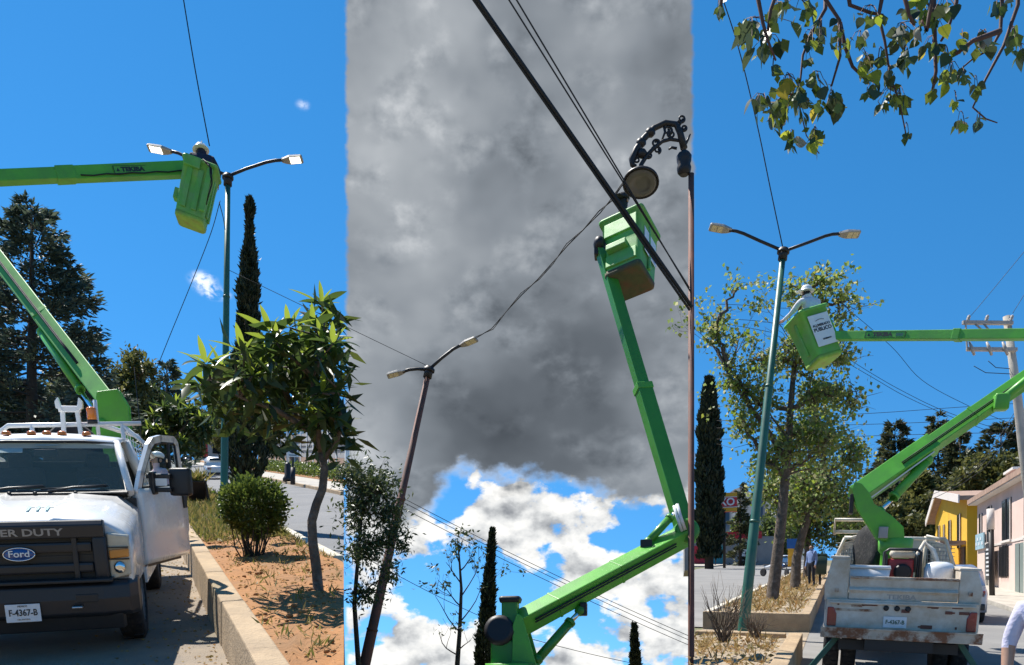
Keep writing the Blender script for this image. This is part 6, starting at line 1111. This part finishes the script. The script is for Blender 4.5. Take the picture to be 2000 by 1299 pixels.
for u, w, z0, z1 in ((50.9, .5, 2.75, 4.0), (48.1, .7, 2.4, 4.15), (43.4, 1.1, 2.3, 4.1), (38.4, 1.1, 2.3, 4.1), (33.5, 1.1, 2.3, 4.1)):
    f_ = hb(u - w, u + w, 6.86, 6.9, z0, z1).build('window', M_['dark_window'], ph); hb(u - w, u - w + .09, 6.82, 6.859, z0, z1).build('frame', M_['trim_white'], f_); hb(u - w - .1, u + w + .1, 6.80, 6.899, z0 - .1, z0 - .005).build('sill', M_['trim_white'], f_); hb(u - .04, u + .04, 6.83, 6.859, z0, z1).build('mullion', M_['dark_iron'], f_)
for u, w, mt_n in ((48.6, .75, 'dark_window'), (40.3, 1.0, 'door_green'), (35.5, 1.0, 'door_green')):
    d_ = hb(u - w, u + w, 6.85, 6.9, -.2, 2.05).build('door', M_[mt_n], ph); hb(u - w - .1, u - w, 6.82, 6.899, -.2, 2.15).build('jamb', M_['trim_white'], d_); hb(u - .02, u + .02, 6.835, 6.849, -.1, 2.0).build('joint', M_['ink'], d_)
f_ = hb(43.0, 45.0, 6.86, 6.9, .7, 2.05).build('window', M_['dark_window'], ph)
for k in range(6): hb(43.0 + k * .36, 43.06 + k * .36, 6.80, 6.83, .65, 2.1).build('bar', M_['dark_iron'], f_)
sb = hb(49.2, 52.0, 6.78, 6.85, 2.15, 2.95).build('shop_board', M_['blue_board'], ph) if pm('blue_board', (.28, .42, .48), .6, var=.15, scale=4) else 0
[hb(49.4 + .5 * k, 49.75 + .5 * k, 6.76, 6.779, 2.35 + .25 * (k % 2), 2.5 + .25 * (k % 2)).build('board_lettering', M_['plate_white'], sb) for k in range(5)]
s2 = hb(45.6, 47.2, 6.6, 6.68, .55, 2.3).build('hanging_board', M_['black_plastic'], ph); [hb(45.8, 47.0, 6.58, 6.599, .75 + .2 * k, .84 + .2 * k).build('board_lettering', M_['plate_white'], s2) for k in range(7)]
hb(23.5, 52.2, 6.87, 6.9, 2.16, 2.26).build('string_course', M_['trim_white'], ph)
o = RW(57, 6.9, 0); yh = thing('yellow_house', 'bright yellow gabled house beside the pink house', 'building', o)
def RY(u, v, h): p_ = RW(u, v, 0); return Vector((p_.x, p_.y, RW(66, v, 0).z * .2 + p_.z * .8 + h))
hb = lambda u0, u1, v0, v1, h0, h1: house_box(RY, o, u0, u1, v0, v1, h0, h1)
hb(57, 75, 7.0, 18, -1.5, 4.7).build('wall', M_['yellow_wall'], yh); g_ = MB(); pts = [RY(u, v, h) - o for v in (6.99, 18) for u, h in ((57, 4.7), (75, 4.7), (69.5, 5.9))]; g_.add(pts, [(0, 1, 2), (3, 5, 4), (0, 3, 4, 1), (1, 4, 5, 2), (2, 5, 3, 0)]); g_.build('gable', M_['yellow_wall'], yh)
for a_, b_ in (((56.0, 4.5), (69.5, 5.95)), ((76.5, 4.2), (69.5, 5.95))):
    pts = [RY(u, v, h + dz) - o for v in (6.5, 18.5) for (u, h) in (a_, b_) for dz in (.05, .3)]; r_ = MB().add(pts, [(0, 1, 3, 2), (4, 6, 7, 5), (0, 4, 5, 1), (2, 3, 7, 6), (1, 5, 7, 3), (0, 2, 6, 4)]).build('roof', M_['roof_tile'], yh)
    pts = [RY(u, v, h + dz) - o for v in (6.42, 6.49) for (u, h) in (a_, b_) for dz in (-.12, .36)]; MB().add(pts, [(0, 1, 3, 2), (4, 6, 7, 5), (0, 4, 5, 1), (2, 3, 7, 6), (1, 5, 7, 3), (0, 2, 6, 4)]).build('bargeboard', M_['trim_white'], r_)
for u, w, z0, z1 in ((60.5, .8, 1.9, 4.0), (65.3, .75, 2.0, 3.9), (68.8, .5, 2.6, 3.8), (72.2, .8, 1.8, 3.9)): f_ = hb(u - w, u + w, 6.95, 6.989, z0, z1).build('window', M_['dark_window'], yh); hb(u - w - .15, u - w, 6.9, 6.949, z0, z1).build('frame', M_['trim_white'], f_)
hb(57.3, 61, 5.6, 6.98, 2.05, 2.25).build('awning', M_['roof_tile'], yh); f_ = hb(57.6, 59.6, 6.93, 6.985, -.2, 1.9).build('door', M_['dark_iron'], yh)
o = RW(58, 6.1, 0); mw = thing('mural_wall', 'low yellow yard wall with graffiti before the yellow house', 'wall', o); hb = lambda u0, u1, v0, v1, h0, h1: house_box(RY, o, u0, u1, v0, v1, h0, h1)
hb(60.5, 78, 6.0, 6.2, -1, 1.75).build('face', M_['yellow_wall'], mw); hb(60.3, 78.2, 5.95, 6.25, 1.76, 1.88).build('coping', M_['trim_white'], mw)
pn_ = hb(62, 66.5, 5.97, 5.995, .1, 1.6).build('mural', M_['blue_board'], mw); rg = random.Random(5)
for k in range(7): u = 68 + k * 1.3; hb(u, u + .5, 5.97, 5.995, .2 + .3 * rg.random(), 1.1 + .45 * rg.random()).build('graffito', M_[['plate_white', 'ink'][k % 2]], mw)
for k in range(4): u = 62.4 + k * 1.0; hb(u, u + .45, 5.94, 5.965, .5 + .2 * (k % 2), 1.1 + .2 * (k % 2)).build('graffito', M_['plate_white'], mw)
# poles and lines
b = on_right(1938, 33); b = gr(b.x, b.y, .15); t = thing('service_pole', 'dark pole with pale top standing before the pink house', 'pole', b); hz = (1172 - 1003) / F * 33; MB().tube([(0, 0, -.3), (-.05, 0, hz * .8)], .1, 10).build('lower_shaft', M_['dark_iron'], t); MB().tube([(-.05, 0, hz * .76), (-.07, 0, hz)], .13, 10).build('upper_shaft', M_['trim_white'], t)
du = 27.0; tp = P(1966, 618, du); bt = gr(P(2042, 1190, du).x, du); t = thing('utility_pole', 'concrete utility pole with two crossarms and insulators', 'pole', bt); UI = lambda x, y, d=du: P(x, y, d) - bt
MB().tube([(0, 0, -.3), UI(1998, 870), UI(1985, 760), UI(1966, 618)], [.2, .15, .13, .11], 12).build('shaft', M_['concrete'], t)
for n_, (y0_, y1_, xa, xb, ins) in enumerate(((630, 631, 1880, 1978, (1890, 1926, 1974)), (682, 683, 1888, 1986, (1897, 1931, 1962)))):
    MB().bar(UI(xa, y0_, du - .2), UI(xb, y1_, du - .2), .11, .11, (0, 0, 1), .01).build('crossarm', M_['lamp_grey'], t)
    for x in ins:
        if n_ == 0: p_ = UI(x, y0_ - 4, du - .2); MB().lathe([(.03, -.04), (.05, 0), (.035, .03), (.06, .06), (.04, .1), (.055, .13), (.02, .18)], 10, Matrix.Translation(p_) @ Matrix.Rotation(R(20), 4, 'Y')).build('insulator', M_['lamp_grey'], t)
        else: MB().tube([UI(x - 4, 668, du - .25), UI(x + 2, 682, du - .3), UI(x + 6, 694, du - .25)], [.03, .06, .035], 8).build('fuse', M_['lamp_grey'], t)
MB().bar(UI(1886, 631, du - .25), UI(1889, 683, du - .25), .04, .04).build('hanger', M_['lamp_grey'], t)
MB().tube([UI(1905, 633, du - .22), UI(1930, 655, du - .22)], .03, 6).build('stay', M_['lamp_grey'], t); MB().tube([UI(1922, 633, du - .22), UI(1940, 655, du - .22)], .03, 6).build('stay', M_['lamp_grey'], t)
MB().tube([UI(1902, 715, du), UI(1925, 728, du), UI(1986, 731, du)], .012, 5).build('jumper', M_['cable'], t); MB().tube([UI(1930, 705, du), UI(1945, 718, du), UI(1985, 721, du)], .012, 5).build('jumper', M_['cable'], t)
LN_ = [('wire rising from the upper crossarm to the top right corner', [(1897, 616), (1940, 565), (2010, 480)], du), ('faint wire at the right edge above the crossarm', [(1978, 612), (2010, 560)], du), ('upper diagonal wire behind the right upper boom', [(1640, 590), (1740, 676), (1800, 742), (1890, 792), (1980, 830)], 60), ('lower diagonal wire behind the poplar crown', [(1640, 690), (1700, 728), (1765, 765), (1850, 805), (1985, 850)], 58),
       ('pair wire just under the lower diagonal wire', [(1640, 700), (1705, 738), (1770, 775), (1860, 815), (1985, 862)], 58.5), ('long level wire above the pine tops', [(1400, 822), (1690, 808), (1850, 797), (1985, 788)], 62), ('second level wire across the pine tops', [(1400, 836), (1690, 829), (1850, 823), (1985, 816)], 62), ('lowest level wire passing the green boom', [(1400, 858), (1680, 852), (1850, 847), (1985, 845)], 62), ('wire above the cypress tip behind the green lamp', [(1385, 770), (1400, 594), (1450, 596), (1530, 602), (1570, 598)][1:], 40), ('double wire behind the left limb of the poplar', [(1395, 622), (1470, 626), (1530, 634)], 40), ('sagging wire below the double wire by the green lamp', [(1395, 630), (1460, 640), (1520, 652)], 40),
       ('upper service wire curving to the pink house', [(1985, 800), (1930, 885), (1880, 930), (1810, 962)], 50), ('middle service wire curving to the pink house', [(1985, 812), (1930, 893), (1880, 937), (1812, 970)], 50), ('lower service wire curving to the yellow house', [(1985, 824), (1935, 900), (1880, 944), (1814, 978)], 50)]
for lb, pts, d in LN_: wire('power_line', lb, [P(x, y, d) for x, y in pts], .008 * d / 27, group=None)
# traffic and street life
p = GR(1880, 1212); car('car', 'silver car parked ahead of the rusty truck', slope_frame(RW(24.2, 2.55, .012), 20.6, SR), 'car_silver', W=1.76)
p = RW(37.5, -1.05, .36); person('person', 'man in blue shirt and dark trousers standing on the median', upright(p, 60), dict(), dict(top='blue_cloth', sleeve='blue_cloth', legs='dark_cloth', shoe='rubber', skin='skin', hair='hair'))
p = RW(38.5, -.75, .36); t = thing('waste_bin', 'dark green waste bin beside the man in blue', 'bin', p); MB().loft([rrect(.42, .4, .04, .5), rrect(.5, .46, .04, 1.25)]).build('bin_body', M_['bin_green'], t) if pm('bin_green', (.02, .045, .03), .5) else 0; MB().loft([rrect(.52, .48, .04, 1.26), rrect(.46, .42, .06, 1.34)]).build('lid', M_['bin_green'], t); MB().tube([(0, 0, -.1), (0, 0, .52)], .05, 8).build('stand', M_['dark_iron'], t)
ep = P(2056, 1300, 5.8); person('person', 'person in pale lilac shirt cut by the right edge', upright(gr(ep.x, ep.y), 20), dict(lel=(-.25, .04, 1.2), lwr=(-.28, -.03, .93)), dict(top='lilac_cloth', sleeve='skin', legs='dark_cloth', shoe='rubber', skin='skin', hair='hair')) if pm('lilac_cloth', (.55, .53, .66), .85, var=.06, scale=20, bump=.3) else 0
def motorbike(label, M, mt):
    t = thing('motorbike', label, 'motorbike', M)
    for y in (0, 1.25): MB().lathe([(.2, -.04), (.28, -.05), (.3, 0), (.28, .05), (.2, .04)], 18, Matrix.Translation((0, y, .3)) @ Matrix.Rotation(R(90), 4, 'Y')).build('wheel', M_['rubber'], t)
    MB().loft([[(x * w, y, z + h) for x, z in ((-1, 0), (0, -.12), (1, 0), (.7, .16), (-.7, .16))] for y, w, h in ((.1, .08, .7), (.4, .14, .62), (.8, .15, .72), (1.05, .08, .78))]).build('body', M_[mt], t); MB().box((0, .3, .84), (.22, .6, .08), .03).build('seat', M_['rubber'], t)
    MB().tube([(-.32, 1.0, 1.05), (-.1, 1.08, 1.0), (.1, 1.08, 1.0), (.32, 1.0, 1.05)], .018, 6).tube([(0, 1.08, 1.0), (0, 1.25, .3)], .03, 6).build('handlebar', M_['dark_iron'], t)
for k, (u, v, mt_n, lb) in enumerate(((66, -5.2, 'car_white', 'white motorbike parked nearest the first poplar trunk'), (67, -4.2, 'car_blue', 'dark motorbike parked between the two poplar trunks'), (68.5, -6.2, 'shop_red', 'red motorbike parked left in the row of motorbikes'))): motorbike(lb, slope_frame(RW(u, v, .012), 150 + 20 * k, SR), mt_n)
car('car', 'white car far down the crossing street behind the motorbikes', slope_frame(RW(92, -5.0, .012), 20.6, SR), 'car_white')
for lb, u, v, c_ in (('pedestrian in white at the far shop corner', 108, -15.2, 'white_cloth'), ('pedestrian in dark clothes under the red shop sign', 112, -14.6, 'dark_cloth')): person('person', lb, upright(RW(u, v, .15), 100), dict(), dict(top=c_, sleeve='skin', legs='dark_cloth', shoe='rubber', skin='skin', hair='hair'))
# corner shop with its sign
ds = 96.5; b = on_right(1404, ds); t = thing('shop_sign', 'red and yellow shop sign on a tall post behind the cypress', 'sign', upright(b, 12)); zc = 1.6 + (HY - 982) / F * ds - b.z; pm('sign_yellow', (.75, .38, .02), .5); pm('sign_red', (.55, .02, .03), .5)
MB().tube([(.6, .3, 0), (.6, .3, zc)], .16, 10).build('post', M_['dark_iron'], t); bd = MB().box((0, 0, zc), (3.9, .3, 2.1), .03).build('board', M_['sign_red'], t)
for s in (-1, 1): MB().box((0, -.17, zc + s * .82), (3.9, .06, .42)).build('band', M_['sign_yellow'], bd); MB().box((0, -.18, zc + s * .56), (3.9, .06, .07)).build('line', M_['sign_white'], bd)
text('OXXO', 1.15, M_['sign_white'], bd, Matrix.Translation((0, -.19, zc)) @ FACE, bold=.03, depth=.02, sx=.98)
b = on_right(1425, 118); t = thing('corner_shop', 'low corner shop with red and grey front across the street', 'building', upright(b, 10)); MB().box((0, 4, 1.6), (12, 8, 4.4)).build('wall', M_['wall_grey'], t); MB().box((-1, -.15, 4.0), (10.4, .3, .9)).build('fascia', M_['sign_red'], t); MB().box((2.4, -.08, 1.6), (2.2, .14, 2.4)).build('poster', M_['sign_white'], t); MB().box((-1.6, -.08, 1.4), (1.4, .14, 2.6)).build('door', M_['teal_ink'], t); MB().box((-4, -.08, 1.5), (1.6, .14, 2.4)).build('shutter', M_['sign_red'], t)
b = on_right(1482, 150); t = thing('far_house', 'pale grey two-storey building behind the first poplar trunk', 'building', upright(b, 14)); MB().box((0, 4, 3), (9, 8, 9)).build('wall', M_['wall_grey'], t)
for x in (-2.6, 0, 2.6):
    for z in (2.0, 5.4): MB().box((x, -.05, z), (1.3, .1, 1.7)).build('window', M_['dark_window'], t)
b = GR(1548, 1090); t = thing('banner', 'small blue and yellow banner on a stick by the second poplar', 'banner', gr(P(1548, 1080, 44).x, 44, .36)); MB().tube([(0, 0, -.1), (0, 0, 2.0)], .03, 6).build('stick', M_['dark_iron'], t); MB().box((0, -.05, 1.15), (.5, .03, .9), .01).build('cloth', M_['sign_yellow'], t); MB().box((0, -.05, 1.85), (.6, .03, .5), .01).build('top_cloth', M_['blue_oval'], t)
# dry planting of the near beds
tufts('dry_grass', 'dry straw-coloured grass in the near planter', RW, 150, (9, 15.2), (-2.4, -.9), .36, .13, 'dry_grass', 21, 7, sp=.06); tufts('bed_grass', 'dry grass and weeds under the poplars', RW, 330, (20.8, 60), (-2.75, -.85), .36, .24, 'dry_grass', 22, 8, sp=.09)
rg = np.random.default_rng(23); n = 2600; u = rg.uniform(9, 40, n); v = rg.uniform(-2.7, -.85, n); k = (v > -u * .153) & ((u < 15.2) | (u > 20.7)); c = np.array([[*RW(a_, b_, .40)] for a_, b_ in zip(u[k], v[k])]); tag(obj('bed_litter', leaf_mesh('bed_litter', c, rdir(rg, len(c)) * np.array([1, 1, .2]), .08, M_['dry_grass'], rg, .6)), 'dry fallen leaves lying in the tree beds', 'leaves', kind='stuff')
for lb, px, py, d, hh in (('leafless brown twig shrub in the near planter corner', 1413, 1290, 13.6, 1.0), ('low dry twig shrub beside the foot of the green lamp', 1475, 1262, 14.2, .55)):
    b = P(px, py, d); b = gr(b.x, b.y, .34); t = thing('twig_shrub', lb, 'shrub', b); m = MB(); rg = np.random.default_rng(int(px))
    for i in range(34): a_ = rg.uniform(0, 6.28); e = Vector((math.cos(a_) * .34 * hh, math.sin(a_) * .34 * hh, hh * rg.uniform(.55, 1.0))); w_ = wander(rg, (0, 0, -.05), e, 4, .1); m.tube(w_, [.011, .009, .007, .005, .002], 4); m.tube(wander(rg, w_[2], e + Vector((rg.normal() * .15, rg.normal() * .1, rg.normal() * .12)), 3, .1), [.006, .005, .003, .002], 3)
    m.build('stems', M_['bark'], t)
# overhanging poplar branches close to the lens
dc = 4.6; rgn = np.random.default_rng(77); tb0 = P(2330, 1305, 5.6); tb0 = gr(tb0.x, tb0.y); ov = thing('poplar_tree', 'near poplar whose leafy twigs hang in at the top right', 'tree', tb0); OV = lambda x, y, d=dc: P(x, y, d) - tb0
MB().tube([(0, 0, -.3), OV(2320, 600, 5.6), OV(2290, 150, 5.5), OV(2230, -120, 5.3), OV(2100, -230, 5.1)], [.17, .14, .12, .1, .08], 12).build('trunk', M_['bark'], ov)
MB().tube([OV(2230, -120, 5.3), OV(2050, -190, 5.0), OV(1850, -160, 4.8), OV(1650, -130, 4.7), OV(1480, -90, 4.7)], [.08, .05, .04, .03, .015], 8).build('limb', M_['bark'], ov)
BR = [[(1600, -125), (1613, 0), (1640, 40), (1641, 110), (1624, 168)], [(1615, -120), (1612, 18), (1585, 65), (1568, 108), (1563, 160), (1562, 210), (1575, 265), (1600, 300)], [(1700, -135), (1722, 0), (1716, 32), (1728, 80), (1738, 145), (1758, 205), (1770, 265)], [(1760, -140), (1768, 0), (1776, 30), (1786, 50)], [(1950, -160), (1957, 0), (1954, 62), (1936, 95), (1900, 115), (1880, 132)], [(1990, -170), (1988, 10), (1960, 90), (1925, 155), (1900, 210), (1925, 232), (1948, 240)], [(1480, -90), (1481, 0), (1490, 45), (1500, 80), (1515, 118)], [(1540, -110), (1516, -10), (1505, 20), (1500, 60)], [(1870, -150), (1868, 5), (1850, 60), (1838, 80)], [(1640, -125), (1660, 10), (1700, 25), (1725, 30)], [(1900, -155), (1820, 0), (1810, 60), (1800, 40)], [(1420, -85), (1412, -20), (1408, 10), (1415, 30)], [(1640, 45), (1650, 90), (1665, 130), (1690, 155)], [(1820, -150), (1826, 90), (1828, 140), (1822, 175)], [(1955, 60), (1900, 80), (1868, 105)]]
for i, br in enumerate(BR): MB().tube([OV(x, y, dc + .25 * math.sin(i * 1.7)) for x, y in br], [.014, .011, .009, .007, .005, .004, .003, .003][:len(br)], 6).build('branch', M_['twig_bark'] if 'twig_bark' in M_ else pm('twig_bark', (.09, .045, .035), .8, var=.25, scale=20), ov)
def heart(name, mt): 
    out = [(0, 0), (.28, .02), (.46, .2), (.44, .45), (.26, .72), (.06, .95), (0, 1.05)]; v = [(0, t_, -.06 * t_ * t_) for t_ in (0, .25, .5, .75, 1.05)]; L_ = len(v); vs = v + [(x, y, .16 * x - .06 * y * y) for x, y in out[1:-1]] + [(-x, y, .16 * x - .06 * y * y) for x, y in out[1:-1]]
    a_, b_ = L_, L_ + 5; f = [(0, a_, a_ + 1), (0, a_ + 1, 1), (1, a_ + 1, a_ + 2), (1, a_ + 2, 2), (2, a_ + 2, a_ + 3), (2, a_ + 3, 3), (3, a_ + 3, a_ + 4), (3, a_ + 4, 4)]; f += [(0, b_ + 1, b_), (0, 1, b_ + 1), (1, b_ + 2, b_ + 1), (1, 2, b_ + 2), (2, b_ + 3, b_ + 2), (2, 3, b_ + 3), (3, b_ + 4, b_ + 3), (3, 4, b_ + 4)]
    m = MB(); m.add(vs, f, None, True); return m.mesh(name, M_[mt])
HL = {k: heart('leaf', k) for k in ('ivy_dark', 'ivy_new', 'ivy_pale')}
CL = [(1470, 55, 40, 40, 9, .125, 'd'), (1505, 90, 30, 20, 5, .12, 'd'), (1520, 25, 22, 14, 4, .1, 'd'), (1565, 20, 34, 20, 7, .075, 'm'), (1540, 165, 34, 24, 10, .09, 'n'), (1490, 205, 14, 26, 6, .1, 'd'), (1550, 205, 46, 26, 18, .085, 'p'), (1625, 200, 18, 24, 8, .1, 'd'), (1595, 160, 16, 16, 4, .09, 'd'), (1548, 275, 10, 22, 5, .08, 'p'), (1592, 268, 14, 24, 7, .075, 'n'), (1512, 235, 14, 14, 4, .085, 'm'), (1585, 80, 18, 14, 5, .07, 'm'), (1605, 60, 20, 26, 7, .06, 'm'),
      (1690, 125, 14, 22, 7, .085, 'n'), (1680, 80, 16, 12, 5, .07, 'p'), (1720, 112, 14, 12, 4, .07, 'p'), (1705, 175, 12, 14, 4, .085, 'd'), (1735, 150, 14, 14, 5, .075, 'm'), (1740, 190, 30, 14, 8, .085, 'd'), (1755, 190, 18, 16, 6, .075, 'n'), (1760, 65, 26, 22, 9, .08, 'm'), (1768, 110, 12, 16, 5, .09, 'd'), (1770, 260, 6, 6, 2, .05, 'd'), (1815, 35, 24, 34, 9, .085, 'm'), (1845, 15, 20, 16, 6, .085, 'd'), (1822, 90, 16, 14, 6, .075, 'm'), (1845, 108, 14, 8, 4, .08, 'd'), (1856, 142, 16, 14, 7, .08, 'n'), (1882, 150, 10, 12, 4, .06, 'd'), (1880, 85, 8, 16, 3, .085, 'm'), (1920, 82, 14, 18, 6, .085, 'p'), (1825, 175, 5, 5, 2, .05, 'd'), (1864, 198, 6, 8, 2, .075, 'm'), (1877, 238, 8, 8, 3, .07, 'p'), (1914, 240, 10, 8, 3, .065, 'd'), (1905, 168, 5, 6, 2, .06, 'd'), (1980, 75, 10, 16, 4, .08, 'n'), (1994, 105, 8, 16, 4, .09, 'p'), (1405, 15, 10, 10, 4, .055, 'p'), (1512, 132, 6, 8, 3, .06, 'd'), (1575, 115, 6, 6, 2, .06, 'd'), (1790, 20, 20, 14, 6, .07, 'm'), (1640, 70, 14, 30, 6, .055, 'm'), (1950, 10, 24, 8, 6, .07, 'm'), (1700, 30, 30, 14, 6, .055, 'm')]
cnt = 0; pet = MB(); XP, XD = [], []
for (x, y, rx, ry, n, L, kd) in CL:
    for i in range(int(n * 2.5)):
        q_ = OV(x + rgn.normal() * rx * .55, y + rgn.normal() * ry * .55, dc + rgn.normal() * .12); d = Vector((rgn.normal() * .6, rgn.normal() * .6, -1.0 + rgn.normal() * .5)); u_ = rgn.uniform()
        mt_n = {'d': 'ivy_dark' if u_ < .93 else 'ivy_new', 'm': 'ivy_dark' if u_ < .6 else ('ivy_new' if u_ < .94 else 'ivy_pale'), 'n': 'ivy_new' if u_ < .5 else 'ivy_dark', 'p': 'ivy_pale' if u_ < .28 else ('ivy_new' if u_ < .5 else 'ivy_dark')}[kd]
        if i >= n: XP.append([*q_]); XD.append([*d]); continue
        if cnt < 298: obj('leaf', HL[mt_n], ov, M=aim(q_, d, rgn.uniform(-1.6, 1.6), L * rgn.uniform(.62, .95))); cnt += 1
        e = OV(x, y - 14) + Vector((0, 0, .02)); pet.tube([q_, q_.lerp(e, .5) + Vector((0, 0, .02)), e], [.0016, .002, .0025], 3, cap=False)
tag(obj('small_leaves', leaf_mesh('small_leaves', np.array(XP), np.array(XD), .055, M_['hedge_leaf'], rgn, .75), ov), kind='stuff')
tag(pet.build('petioles', M_['twig_bark'], ov), kind='stuff')
